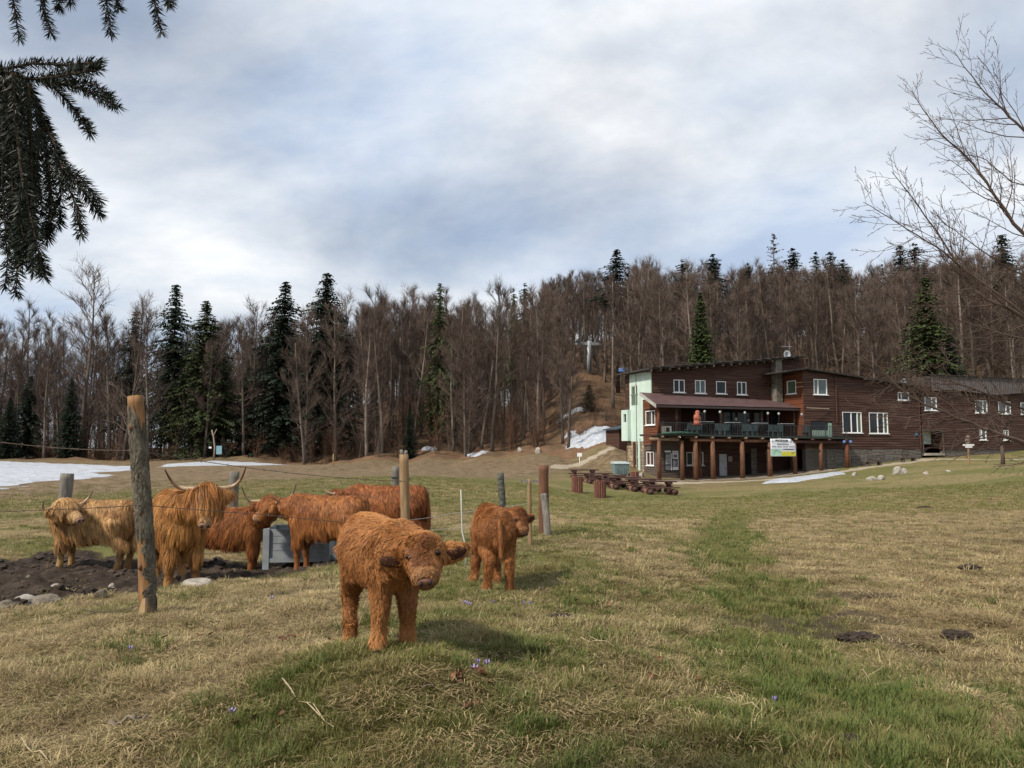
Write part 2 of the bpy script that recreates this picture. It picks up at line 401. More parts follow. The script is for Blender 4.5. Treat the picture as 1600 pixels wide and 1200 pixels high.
# ------------------------------------------------------------------ ground sheet (finer towards the camera)
def make_ground():
    rad = [0.0, 0.4]
    while rad[-1] < 2600: rad.append(rad[-1] * 1.0135 + 0.004)
    rad = np.array(rad[1:])
    a1 = np.radians(np.arange(-40, 40.01, 0.27)); a2 = np.radians(np.arange(44, 317, 4.0))
    ang = np.r_[a1, a2]
    na = len(ang)
    X = rad[:, None] * np.sin(ang)[None]; Y = rad[:, None] * np.cos(ang)[None]
    z = zones(X, Y); Z = height(X, Y, z)
    V = np.c_[X.ravel(), Y.ravel(), Z.ravel()]
    nr = len(rad)
    i = np.arange(nr - 1)[:, None] * na; k = np.arange(na)[None]; k2 = (k + 1) % na
    F = np.stack([i + k, i + na + k, i + na + k2, i + k2], -1).reshape(-1, 4)[:, ::-1]
    cols = np.stack([z['mud'].ravel(), z['litter'].ravel(), z['dry'].ravel(), z['path'].ravel()], -1)
    t = NT('ground_soil_grass'); t.b.inputs['Roughness'].default_value = 0.95; t.b.inputs['Specular IOR Level'].default_value = 0.15
    at = t.n('ShaderNodeVertexColor', layer_name='zone'); sp = t.n('ShaderNodeSeparateColor'); t.l(at.outputs[0], sp.inputs[0])
    at2 = t.n('ShaderNodeVertexColor', layer_name='zone2'); sp2 = t.n('ShaderNodeSeparateColor'); t.l(at2.outputs[0], sp2.inputs[0])
    g = t.n('ShaderNodeNewGeometry').outputs['Position']
    fine = t.noise(38, 5, 0.7, g); mid = t.noise(5.0, 6, 0.65, g); big = t.noise(0.55, 5, 0.6, g)
    green = t.mix(t.ramp(mid, [(0.35, 0), (0.65, 1)]), (0.105, 0.112, 0.030), (0.170, 0.165, 0.052))
    green = t.mix(t.ramp(big, [(0.4, 0), (0.65, 0.7)]), green, (0.155, 0.140, 0.050))
    straw = t.mix(t.ramp(mid, [(0.35, 0), (0.65, 1)]), (0.18, 0.135, 0.065), (0.36, 0.27, 0.135))
    dm = t.math('ADD', sp.outputs[2], t.math('MULTIPLY', t.math('SUBTRACT', mid, 0.5), 0.9))
    c = t.mix(t.ramp(dm, [(0.25, 0), (0.75, 1)]), green, straw)
    b2 = t.noise(1.6, 6, 0.7, g); brown = t.mix(t.ramp(b2, [(0.40, 0), (0.60, 1)]), (0.105, 0.068, 0.042), (0.27, 0.19, 0.12))
    c = t.mix(t.math('MULTIPLY', sp2.outputs[0], 0.9), c, brown)
    c = t.mix(t.ramp(fine, [(0.35, 0.6), (0.62, 0.0)]), c, (0.050, 0.040, 0.02))
    mudc = t.mix(t.ramp(mid, [(0.35, 0), (0.7, 1)]), (0.018, 0.013, 0.010), (0.072, 0.051, 0.036))
    mm = t.math('ADD', sp.outputs[0], t.math('MULTIPLY', t.math('SUBTRACT', mid, 0.5), 0.7))
    c = t.mix(t.ramp(mm, [(0.35, 0), (0.6, 1)]), c, mudc)
    lit = t.mix(t.ramp(mid, [(0.3, 0), (0.7, 1)]), (0.085, 0.046, 0.027), (0.21, 0.120, 0.070))
    lit = t.mix(t.ramp(t.noise(0.9, 6, 0.7, g), [(0.45, 0), (0.7, 0.6)]), lit, (0.20, 0.135, 0.078))
    lit = t.mix(t.ramp(t.noise(0.35, 5, 0.6, g), [(0.4, 0), (0.6, 0.55)]), lit, (0.055, 0.045, 0.026))
    lm = t.math('ADD', sp.outputs[1], t.math('MULTIPLY', t.math('SUBTRACT', big, 0.5), 0.8))
    c = t.mix(t.ramp(lm, [(0.35, 0), (0.65, 1)]), c, lit)
    pth = t.mix(t.ramp(mid, [(0.3, 0), (0.7, 1)]), (0.24, 0.195, 0.14), (0.40, 0.345, 0.265))
    pm = t.math('ADD', sp2.outputs[1], t.math('MULTIPLY', t.math('SUBTRACT', big, 0.5), 0.5))
    c = t.mix(t.ramp(pm, [(0.4, 0), (0.65, 1)]), c, pth)
    t.l(c, t.b.inputs['Base Color'])
    hh = t.math('ADD', t.math('MULTIPLY', fine, 0.5), mid)
    t.bump(hh, 0.05, 0.9)
    me = np_mesh('ground', V, F, 4, t.m, True, cols, 'zone')
    a = me.color_attributes.new('zone2', 'FLOAT_COLOR', 'POINT')
    a.data.foreach_set('color', np.stack([z['brown'].ravel(), z['path'].ravel(), z['track'].ravel(), np.ones(z['path'].size)], -1).astype(np.float32).ravel())
    o = bpy.data.objects.new('ground', me); link(o)
    tag(o, 'sloping alpine meadow of green and straw coloured grass with trodden mud', 'ground', kind='structure')
make_ground()

# ------------------------------------------------------------------ snow lying on the meadow and at the edge of the wood
def snow_mat():
    t = NT('old_snow'); t.b.inputs['Roughness'].default_value = 0.7
    t.b.inputs['Subsurface Weight'].default_value = 0.0
    g = t.n('ShaderNodeNewGeometry').outputs['Position']
    c = t.ramp(t.noise(1.4, 6, 0.65, g), [(0.3, (0.27, 0.285, 0.31)), (0.6, (0.43, 0.46, 0.51))])
    c = t.mix(t.ramp(t.noise(6, 5, 0.7, g), [(0.53, 0), (0.66, 0.85)]), c, (0.20, 0.17, 0.13))
    t.l(c, t.b.inputs['Base Color']); t.bump(t.noise(2.5, 5, 0.6, g), 0.06)
    return t.m
SNOW = snow_mat()
def snow_patch(poly, step, label, amp=1.0, freq=0.5, thick=0.16, ys=1.0, seed=0):
    pts = np.array(poly); x0, y0 = pts.min(0) - 1; x1, y1 = pts.max(0) + 1
    nx = int((x1 - x0) / step) + 2; ny = int((y1 - y0) / (step * ys)) + 2
    X, Y = np.meshgrid(np.linspace(x0, x1, nx), np.linspace(y0, y1, ny))
    sd = sdist(X, Y, poly) + (fbm(X * freq, Y * freq / max(ys, 1) , 6, 100 + seed, 0.72) - 0.5) * 2.8 * amp
    Z = height(X, Y) + thick * np.clip(sd / (amp * 0.8), -1.2, 1.0) + (fbm(X * 1.7, Y * 1.1, 4, 130, .65) - .5) * thick * 0.9
    idx = np.arange(nx * ny).reshape(ny, nx)
    F = np.stack([idx[:-1, :-1], idx[:-1, 1:], idx[1:, 1:], idx[1:, :-1]], -1).reshape(-1, 4)
    keep = (sd.ravel()[F] > -amp * 0.5).any(1)
    F = F[keep]; used = np.unique(F); rm = np.zeros(nx * ny, int); rm[used] = np.arange(len(used))
    V = np.c_[X.ravel(), Y.ravel(), Z.ravel()][used]
    me = np_mesh('snow_patch', V, rm[F], 4, SNOW, True)
    o = bpy.data.objects.new('snow_patch', me); link(o)
    return tag(o, label, 'snow', kind='structure')
snow_patch([px_xy(-300, 33), px_xy(20, 36.5), px_xy(110, 43), px_xy(200, 53), px_xy(230, 58), px_xy(225, 72), px_xy(150, 82), px_xy(0, 88), px_xy(-400, 88)], 0.5,
           'wide old snow field on the meadow behind the left fence posts', 2.2, 0.25, 0.14, 1.6, 1)
snow_patch([px_xy(245, 73), px_xy(330, 76), px_xy(420, 80), px_xy(485, 85), px_xy(430, 89), px_xy(330, 90), px_xy(268, 84)], 0.5,
           'long thin snow strip along the wood behind the long-horned cow', 1.2, 0.35, 0.12, 1.3, 2)
snow_patch([px_xy(890, 86), px_xy(925, 85), px_xy(965, 85), px_xy(972, 93), px_xy(930, 97), px_xy(910, 93), px_xy(885, 97)], 0.3,
           'patchy snow bank on the slope left of the lodge', 1.3, 0.5, 0.3, 1.0, 3)
snow_patch([px_xy(655, 97), px_xy(680, 96), px_xy(685, 100), px_xy(668, 103)], 0.3, 'small snow patch between trunks behind the forked fence post', 0.6, 0.5, 0.3, 1.0, 4)
snow_patch([px_xy(723, 91.5), px_xy(765, 91), px_xy(760, 94), px_xy(735, 94)], 0.3, 'small snow patch at the foot of the wood mid meadow', 0.6, 0.5, 0.25, 1.0, 5)
snow_patch([px_xy(868, 108), px_xy(912, 108), px_xy(908, 111), px_xy(880, 111)], 0.3, 'narrow snow streak on the slope under the lift pylon', 0.7, 0.5, 0.35, 1.0, 6)
snow_patch([px_xy(1190, 58.6), px_xy(1245, 57.8), px_xy(1318, 62), px_xy(1312, 66.8), px_xy(1240, 64.9), px_xy(1205, 63.8)], 0.2,
           'dirty snow remnant on the grass in front of the terrace posts', 0.45, 0.8, 0.10, 1.0, 7)
# ------------------------------------------------------------------ the lodge
LA = R(20)
LY0 = 68.0
LX0 = LY0 * (1019.0 - 800.0) / FPX
LZ = -1.25
UU = Vector((math.cos(LA), math.sin(LA), 0)); VV = Vector((-math.sin(LA), math.cos(LA), 0))
LO = Vector((LX0, LY0, LZ))
CAMP = Vector((0, 0, CAM_Z))
def _ray(px, py): return P(px, py, 10.0) - CAMP
def Lf(px, py, v):
    """(u, w) on the lodge plane v = const"""
    d = _ray(px, py); n = VV; k = ((LO + VV * v) - CAMP).dot(n) / d.dot(n); q = CAMP + d * k - LO
    return q.dot(UU), q.z
def Ls(px, py, u):
    """(v, w) on the lodge plane u = const"""
    d = _ray(px, py); n = UU; k = ((LO + UU * u) - CAMP).dot(n) / d.dot(n); q = CAMP + d * k - LO
    return q.dot(VV), q.z
def l2w(u, v, w): return LO + UU * u + VV * v + Vector((0, 0, w))

WOODBROWN = mat('brown_siding', (0.078, 0.037, 0.027), (0.034, 0.0155, 0.0115), 0.75, 2.2, (0.25, 0.25, 6), 0.004, 0.25, dirt=(0.15, 0.095, 0.068), dirt_amt=0.75)
WOODORANGE_LIT = mat('sunlit_orange_siding', (0.150, 0.050, 0.022), (0.085, 0.028, 0.015), 0.72, 2.2, (0.25, 0.25, 6), 0.004, 0.25, dirt=(0.20, 0.10, 0.05), dirt_amt=0.5)  # brown siding with the sun's brightness put into its colour
WOODGREY = mat('weathered_grey_boards', (0.135, 0.105, 0.085), (0.060, 0.044, 0.036), 0.9, 3, (0.25, 0.25, 8), 0.006, 0.2)
MINT = mat('mint_render', (0.55, 0.66, 0.59), (0.43, 0.54, 0.47), 0.85, 1.2, (1, 1, 0.5), 0.002, 0.2, dirt=(0.36, 0.46, 0.38), dirt_amt=0.5)
WHITEP = mat('white_window_paint', (0.80, 0.80, 0.80), (0.68, 0.68, 0.67), 0.5, 4)
POSTM = mat('debarked_log_orange', (0.165, 0.078, 0.042), (0.080, 0.037, 0.022), 0.7, 3, (2, 2, 0.6), 0.01, 0.25)
LOGM = mat('weathered_log', (0.22, 0.15, 0.10), (0.11, 0.07, 0.045), 0.85, 3, (1, 1, 1), 0.01)
ROOFDARK = mat('tarred_roof', (0.060, 0.052, 0.048), (0.026, 0.022, 0.021), 0.85, 2.5, (1, 1, 1), 0.01, 0.2)
TILEM = mat('burgundy_metal_tiles', (0.105, 0.062, 0.060), (0.070, 0.041, 0.041), 0.5, 1.6, (1, 1, 1), 0.0, 0.5)
STONE = mat('rubble_stone', (0.42, 0.32, 0.21), (0.16, 0.115, 0.08), 0.9, 2.2, (1, 1, 1), 0.03, 0.2, rnd=0.25)
GREYSTONE = mat('grey_stone_base', (0.19, 0.165, 0.145), (0.075, 0.065, 0.058), 0.92, 4, (1, 1, 1.6), 0.03, 0.2, rnd=0.2)
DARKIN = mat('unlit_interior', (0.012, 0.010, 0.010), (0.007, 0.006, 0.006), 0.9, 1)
IRON = mat('dark_iron', (0.030, 0.034, 0.036), (0.016, 0.018, 0.02), 0.5, 6, spec=0.5)
CONC = mat('pale_concrete', (0.42, 0.38, 0.32), (0.28, 0.25, 0.21), 0.9, 2)
CHIMM = mat('chimney_blocks', (0.20, 0.18, 0.15), (0.105, 0.09, 0.075), 0.92, 3, (1, 1, 1), 0.01)
GREYSHEET = mat('grey_corrugated_sheet', (0.125, 0.115, 0.115), (0.060, 0.052, 0.050), 0.75, 1.6, (2, 2, 0.4), 0.0, 0.3, dirt=(0.10, 0.055, 0.04), dirt_amt=0.7)
GREENSH = mat('green_tarp', (0.035, 0.085, 0.060), (0.018, 0.045, 0.032), 0.6, 3)
def glass_mat(name, c, rough=0.06):
    t = NT(name); t.b.inputs['Roughness'].default_value = rough; t.b.inputs['Specular IOR Level'].default_value = 0.28
    v = coords(t); k = t.ramp(t.noise(0.9, 3, 0.5, v), [(0.35, tuple(x * 0.7 for x in c)), (0.65, c)])
    t.l(k, t.b.inputs['Base Color']); return t.m
GLASS = glass_mat('dark_window_glass', (0.022, 0.027, 0.032))
GLASSC = glass_mat('curtained_glass', (0.12, 0.155, 0.165), 0.12)
GLASSP = glass_mat('pale_curtain_glass', (0.34, 0.36, 0.30), 0.2)
GREENBL = glass_mat('green_blind_glass', (0.10, 0.14, 0.085), 0.25)
MINTDARK = mat('mint_panel', (0.26, 0.36, 0.30), (0.19, 0.27, 0.22), 0.8, 1.5)

lodge = thing('mountain_lodge', 'long dark brown timber lodge with mint end wall and log terrace', 'lodge', LO, LA)
FMAP = lambda v: (lambda s, w, d: (s, v - d, w))          # a wall that faces the meadow
SMAP = lambda u: (lambda s, w, d: (u - d, s, w))          # a wall that faces left

def obox(mb, f, s0, s1, w0, w1, d0, d1):
    c = [f(s0, w0, d0), f(s1, w0, d0), f(s1, w0, d1), f(s0, w0, d1), f(s0, w1, d0), f(s1, w1, d0), f(s1, w1, d1), f(s0, w1, d1)]
    mb.hexa(c)
def boards(f, s0, s1, w0, wtop, holes, m, parent, pitch=0.21, seed=0, depth=0.05, name='siding'):
    """overlapping horizontal boards with real openings; wtop is a function of s"""
    rnd = random.Random(seed); mb = MB(); w = w0
    wmax = max(wtop(s0), wtop(s1))
    while w < wmax - 0.02:
        w1 = min(w + pitch * 0.93, wmax)
        a, b = s0, s1
        if wtop(s0) < w1 or wtop(s1) < w1:                 # clip under a sloping eave
            ws0, ws1 = wtop(s0), wtop(s1)
            if abs(ws1 - ws0) < 1e-6: break
            sc = s0 + (w1 - ws0) / (ws1 - ws0) * (s1 - s0)
            if ws0 < w1 and ws1 < w1: break
            if ws0 < w1: a = sc
            else: b = sc
        segs = [(a, b)]
        for (h0, h1, g0, g1) in holes:
            if g0 < w1 - 0.01 and g1 > w + 0.01:
                ns = []
                for (p, q) in segs:
                    if h1 <= p or h0 >= q: ns.append((p, q)); continue
                    if h0 > p: ns.append((p, h0))
                    if h1 < q: ns.append((h1, q))
                segs = ns
        for (p, q) in segs:
            cur = p                                          # boards are butted every few metres
            while cur < q - 0.02:
                nx = min(q, cur + rnd.uniform(3.2, 5.5))
                if q - nx < 0.6: nx = q
                if nx - cur > 0.03:
                    dj = rnd.uniform(-0.006, 0.008)
                    c = [f(cur, w, 0), f(nx - .004, w, 0), f(nx - .004, w, depth + dj), f(cur, w, depth + dj), f(cur, w1, 0), f(nx - .004, w1, 0), f(nx - .004, w1, depth * 0.45 + dj), f(cur, w1, depth * 0.45 + dj)]
                    mb.hexa(c)
                cur = nx
        w += pitch
    return mb.build(name, m, parent, kind='stuff')
def window(f, s0, s1, w0, w1, parent, glass=GLASS, split=(0.5,), sill=True, frame=WHITEP, fw=0.065, glass2=None, name='window'):
    fr = MB()
    obox(fr, f, s0, s0 + fw, w0, w1, -0.06, 0.055); obox(fr, f, s1 - fw, s1, w0, w1, -0.06, 0.055)
    obox(fr, f, s0 + fw, s1 - fw, w1 - fw, w1, -0.06, 0.053); obox(fr, f, s0 + fw, s1 - fw, w0, w0 + fw, -0.06, 0.053)
    for t in split:
        c = s0 + (s1 - s0) * t; obox(fr, f, c - fw * 0.6, c + fw * 0.6, w0 + fw, w1 - fw, -0.06, 0.05)
    o = fr.build(name, frame, parent)
    edges = [s0 + fw * 0.7] + [s0 + (s1 - s0) * t for t in split] + [s1 - fw * 0.7]
    for i in range(len(edges) - 1):
        g = MB(); obox(g, f, edges[i] + 0.005, edges[i + 1] - 0.005, w0 + fw * 0.7, w1 - fw * 0.7, -0.035, -0.02)
        g.build('pane', (glass2 if (glass2 and i == len(edges) - 2) else glass), o)
    if sill:
        g = MB(); obox(g, f, s0 - 0.12, s1 + 0.12, w0 - 0.07, w0 - 0.004, -0.04, 0.14); g.build('sill', WHITEP, o)
    return o
def hole(s0, s1, w0, w1): return (s0 - 0.004, s1 + 0.004, w0 - 0.004, w1 + 0.004)

# ---- heights and extents read off the photograph
U_CH0, _ = Lf(1205, 600, 0.0)                 # chimney
U_CH1 = U_CH0 + 0.75
VM = -3.2                                     # front of the middle wing
U_M, _ = Lf(1254.5, 600, VM)                  # its left corner
U_MR, _ = Lf(1437.5, 650, VM)
U_END = U_MR + 16.0
VL = 4.85
VB = 8.0                                      # back of the building
def roof1(s):                                 # roof over the left block rises to the right
    wl = Lf(1019, 579, 0)[1]; wr = Lf(1205, 564.5, 0)[1]
    return wl + (wr - wl) * s / U_CH0
# upper left block
Fu = FMAP(0.0)
wins = []
for (a, b, c, d, gl) in ((1052, 1069.5, 593, 613.5, GLASS), (1085.5, 1102, 593.8, 615, GLASSC), (1118.5, 1134, 595.5, 615.5, GLASS), (1151, 1166, 596.5, 617, GLASS)):
    u0, w1 = Lf(a, c, 0); u1, w0 = Lf(b, d, 0); wins.append((u0, u1, w0, w1, gl))
bal = (Lf(1186, 0, 0)[0], U_CH0 - 0.02, Lf(1190, 624, 0)[1], Lf(1190, 599, 0)[1])     # loggia opening
W_LT = Lf(1019, 614.5, 0)[1]                  # where the porch roof meets the wall
boards(Fu, 0.0, U_CH0, W_LT - 0.3, roof1, [hole(*x[:4]) for x in wins] + [bal], WOODBROWN, lodge, seed=1)
for i, x in enumerate(wins): window(Fu, *x[:4], lodge, x[4], (0.5,) if i != 2 else ())
# body of the left block behind the boards
b = MB(); u1 = U_CH0 + 4.0
b.hexa([(0.02, 0.09, -0.6), (u1, 0.09, -0.6), (u1, VL, -0.6), (0.02, VL, -0.6), (0.02, 0.09, roof1(0)), (u1, 0.09, roof1(u1)), (u1, VL, roof1(u1)), (0.02, VL, roof1(0))])
b.build('wall', WOODBROWN, lodge)
# loggia with slatted parapet
g = MB(); obox(g, Fu, bal[0], bal[1], bal[2], bal[3], -0.085, -0.06); g.build('loggia_shade_panel', DARKIN, lodge)  # near-black panel stands in for the shade inside the loggia
g = MB(); obox(g, Fu, bal[0] - .5, bal[1], bal[3], bal[3] + 0.12, 0.0, 0.35); g.build('loggia_canopy', WOODBROWN, lodge)
g = MB(); obox(g, Fu, bal[0], bal[1], bal[2] - 0.05, bal[2] + 0.30, -0.03, 0.03); g.build('loggia_rail', mat('red_plank', (0.22, 0.02, 0.02), None, 0.6), lodge)
nb = 9
for i in range(nb):
    s = bal[0] + 0.25 + (bal[1] - bal[0] - 0.3) * i / nb
    g = MB(); obox(g, Fu, s, s + 0.1, bal[2] + 0.3, bal[2] + 1.15, -0.02, 0.01); g.build('slat', mat('pale_green_slats', (0.25, 0.28, 0.22), None, 0.8), lodge)
# roof slab of the left block
def slab(pts_top, th, m, name, parent=lodge):
    n = len(pts_top); vs = list(pts_top) + [(p[0], p[1], p[2] - th) for p in pts_top]
    fs = [tuple(range(n)), tuple(range(2 * n - 1, n - 1, -1))] + [(i, n + i, n + (i + 1) % n, (i + 1) % n) for i in range(n)]
    mb = MB(); mb.add(vs, fs); return mb.build(name, m, parent)
uR = U_CH0 + 3.6
rf = slab([(-.8, -0.9, roof1(-.8) + .22), (uR, -0.9, roof1(uR) + .22), (uR, VL + .3, roof1(uR) + .24), (-.8, VL + .3, roof1(-.8) + .24)], 0.17, ROOFDARK, 'roof')
rr = random.Random(5)
for i in range(15):                            # rafter ends under the eave
    s = -0.6 + i * (U_CH0 + 1) / 15
    g = MB(); g.box(s, s + 0.16, -0.8 - rr.random() * .2, 0.0, roof1(s) - 0.14, roof1(s) + 0.045); g.build('rafter', WOODGREY, rf)
for i in range(16):                            # loose slates along the edge
    s = -.7 + i * (uR + .2) / 16 + rr.random() * .4
    g = MB(); z = roof1(s) + .24; g.hexa([(s, -1.05, z - .02), (s + .8, -1.05, z + .02), (s + .8, -.2, z + .02), (s, -.2, z - .02), (s, -1.05, z + .03), (s + .8, -1.0, z + .08 + rr.random() * .05), (s + .8, -.2, z + .07), (s, -.2, z + .05)])
    g.build('slate', ROOFDARK, rf)
# mint end wall (faces left)
Fs = SMAP(0.0)
v_in = 3.9; v_lo0, v_lo1 = 1.5, 4.9
wb_mint = Ls(990, 690, 0)[1]                   # bottom of the mint render
dv0, dw1 = Ls(997, 601, 0); dv1, dw0 = Ls(988, 633.5, 0)
b = MB()
def sbox(v0, v1_, w0, w1, d0, d1): obox(b, Fs, v0, v1_, w0, w1, d0, d1)
wt = roof1(0) - 0.02
sbox(0.0, dv0, W_LT - .5, wt, -0.02, 0.09); sbox(dv1, v_in, wb_mint, wt, -0.02, 0.09)
sbox(dv0, dv1, dw1, wt, -0.02, 0.09); sbox(dv0, dv1, wb_mint, dw0, -0.02, 0.09); sbox(v_lo0, dv0, wb_mint, W_LT - .5, -0.02, 0.09)
b.build('mint_wall', MINT, lodge)
b = MB(); w_bx = Ls(980, 641, 0)[1]; w_bx0 = Ls(980, 689, 0)[1]
hx0, hw1 = Ls(985, 647, 0); hx1, hw0 = Ls(981, 660, 0)
for q in ((v_in - 0.2, hx0, w_bx0, w_bx), (hx1, v_lo1, w_bx0, w_bx), (hx0, hx1, hw1, w_bx), (hx0, hx1, w_bx0, hw0)): obox(b, Fs, q[0], q[1], q[2], q[3], 0.0, 0.45)
b.build('mint_bay', MINT, lodge)
g = MB(); obox(g, Fs, hx0, hx1, hw0, hw1, 0.0, 0.3); g.build('pane', GLASS, lodge)
dr = MB(); obox(dr, Fs, dv0, dv1, dw0, dw1, -0.02, 0.0); dr = dr.build('balcony_door', GREENBL, lodge)
g = MB(); obox(g, Fs, dv0 + .35, dv0 + .5, dw0, dw1, 0.0, 0.05); obox(g, Fs, dv0, dv1, dw1 - .1, dw1, 0.0, 0.05); g.build('frame', WHITEP, dr)
g = MB()
for i in range(9): obox(g, Fs, dv0 + (dv1 - dv0) * i / 9 + .02, dv0 + (dv1 - dv0) * i / 9 + .06, dw0, dw0 + .95, 0.1, 0.13)
obox(g, Fs, dv0 - .1, dv1 + .1, dw0 + .95, dw0 + 1.0, 0.09, 0.15); g.build('railing', mat('sage_railing', (0.22, 0.27, 0.21), None, 0.7), dr)
g = MB(); obox(g, Fs, v_in, VL, w_bx, wt, 0.0, 0.05); g.build('wall_panel', WOODBROWN, lodge)
g = MB(); g.tube([(-0.13, 2.62, wb_mint - 2.3), (-0.13, 2.62, wt)], 0.035, 6); g.build('downpipe', mat('old_lead_pipe', (0.24, 0.31, 0.27), None, 0.6), lodge)
g = MB(); obox(g, Fs, 2.95, 3.25, -0.3, wb_mint, 0.05, 0.16); g.build('pier', WOODBROWN, lodge)
g = MB(); obox(g, Fs, 1.95, 2.25, -0.3, wb_mint + .3, 0.1, 0.2); g.build('pier', MINT, lodge)
# rubble stone below the mint wall, stone by stone
rs = random.Random(9); base_v0, base_v1 = 1.5, 4.6
back = MB(); obox(back, Fs, base_v0, base_v1, -0.8, wb_mint, -0.05, 0.0); back = back.build('stone_base', mat('mortar', (0.30, 0.26, 0.20), None, 0.9), lodge)
w = -0.4
while w < wb_mint - 0.05:
    hgt = rs.uniform(0.20, 0.34); v = base_v0
    w1 = min(w + hgt, wb_mint - .01)
    while v < base_v1 - 0.05:
        L = min(rs.uniform(0.22, 0.5), base_v1 - v)
        g = MB(); j = lambda: rs.uniform(-.02, .02)
        d = rs.uniform(0.03, 0.075)
        g.hexa([Fs(v + .02, w + .02, 0), Fs(v + L - .02, w + .02, 0), Fs(v + L - .05 + j(), w + .045 + j(), d), Fs(v + .05 + j(), w + .045 + j(), d),
                Fs(v + .02, w1 - .02, 0), Fs(v + L - .02, w1 - .02, 0), Fs(v + L - .05 + j(), w1 - .045 + j(), d), Fs(v + .05 + j(), w1 - .045 + j(), d)])
        g.build('stone', STONE, back); v += L
    w += hgt
# left end room below the porch roof
vr = -1.0
W_T = l2w(0, 0, 0).z
w_top_side = W_LT - 0.2
sw0, swt = Ls(1024, 641, 0); sw1, swb = Ls(1009.5, 664.5, 0)
wq_top = Ls(1015, 694, 0)[1]
boards(Fs, vr, 1.5, wq_top, lambda s: w_top_side - max(0, -s) * .38, [hole(sw0, sw1, swb, swt)], WOODORANGE_LIT, lodge, seed=3)  # left-facing boards take the tone with sunlight painted in
window(Fs, sw0, sw1, swb, swt, lodge, GLASSP, (0.35,))
gw0, gwt = Ls(1022, 706, 0); gw1, gwb = Ls(1011, 727, 0)
boards(Fs, vr, 1.5, -0.5, lambda s: wq_top - .1, [hole(gw0, gw1, gwb, gwt)], WOODGREY, lodge, seed=4, depth=0.06)
window(Fs, gw0, gw1, gwb, gwt, lodge, mat('boarded_pane', (0.10, 0.055, 0.04), None, 0.7), (0.5,))
g = MB(); obox(g, Fs, vr - .1, 1.5, wq_top - .1, wq_top, 0.0, 0.12); g.build('trim', WOODGREY, lodge)
# backing of the end room and its front
g = MB(); g.box(0.02, 2.3, vr + .02, 0.08, -0.6, W_LT - .75); g.build('wall', WOODBROWN, lodge)
Ff = FMAP(vr)
pu0 = Lf(1035.0, 720, vr)[0]; pu1 = Lf(1066, 720, vr)[0]
WT_FLOOR = Lf(1100, 683, vr)[1]
boards(Ff, 0.0, 2.3, WT_FLOOR + .1, lambda s: W_LT - .75, [], WOODBROWN, lodge, seed=6)
boards(Ff, 0.0, 2.3, -0.5, lambda s: WT_FLOOR - .1, [], WOODGREY, lodge, seed=5, depth=0.06)
# ground floor wall behind the posts, windows and doors
boards(Fu, 2.3, U_M + .6, -0.6, lambda s: WT_FLOOR - .05, [hole(*(Lf(1072, 700, 0)[0], Lf(1098, 700, 0)[0], Lf(1085, 727, 0)[1], Lf(1085, 706.5, 0)[1]))], WOODBROWN, lodge, seed=7)
window(Fu, Lf(1072, 700, 0)[0], Lf(1098, 700, 0)[0], Lf(1085, 727, 0)[1], Lf(1085, 706.5, 0)[1], lodge, GLASS, (0.36, 0.78))
d0, d1 = Lf(1123, 720, 0)[0], Lf(1134.5, 720, 0)[0]
g = MB(); obox(g, Fu, d0, d1, -0.05, Lf(1128, 709.5, 0)[1], 0.05, 0.11); dd = g.build('door', mat('pale_grey_door', (0.42, 0.43, 0.46), None, 0.6), lodge)
g = MB(); obox(g, Fu, d1 - .16, d1 - .1, .9, 1.05, 0.11, 0.16); g.build('handle', IRON, dd)
d0, d1 = Lf(1164, 720, 0)[0], Lf(1172, 720, 0)[0]
g = MB(); obox(g, Fu, d0, d1, 0, 2.4, 0.05, 0.09); g.build('door', DARKIN, lodge)
# grey blockwork pillars and pale panels deeper under the terrace
for a, bb, hh_ in ((1173, 1181, 2.7), (1196, 1203, 2.6), (1234, 1244, 2.6)):
    u0 = Lf(a, 720, 0)[0]; u1_ = Lf(bb, 720, 0)[0]; w = -0.4
    pl = MB(); obox(pl, Fu, u0, u1_, -.4, hh_, 0.05, 0.10); pl = pl.build('pillar', CONC, lodge)
    while w < hh_ - .1:
        g = MB(); obox(g, Fu, u0 - rs.uniform(0, .05), u1_ + rs.uniform(0, .05), w, w + .25, 0.10, 0.13 + rs.uniform(0, .06)); g.build('stone', GREYSTONE, pl); w += .27
# veranda back wall upstairs
boards(Fu, 2.3, U_M + .6, WT_FLOOR + .1, lambda s: W_LT - .15, [], mat('shaded_boards', (0.045, 0.020, 0.016), (0.022, 0.011, 0.009), 0.85, 2.2, (0.25, 0.25, 6), 0.004, 0.15), lodge, seed=8)  # siding darkened in colour for the shade deep in the veranda
for px in (1083, 1130, 1152, 1178, 1205, 1232):
    u0 = Lf(px, 660, 0)[0]; g = MB(); obox(g, Fu, u0, u0 + 1.3, WT_FLOOR + .25, WT_FLOOR + 2.5, 0.055, 0.075); dd = g.build('door', GLASS, lodge)
    g = MB(); obox(g, Fu, u0 - .08, u0, WT_FLOOR + .2, WT_FLOOR + 2.5, 0.05, 0.10); obox(g, Fu, u0 + 1.3, u0 + 1.38, WT_FLOOR + .2, WT_FLOOR + 2.5, 0.05, 0.10); g.build('frame', WOODBROWN, dd)
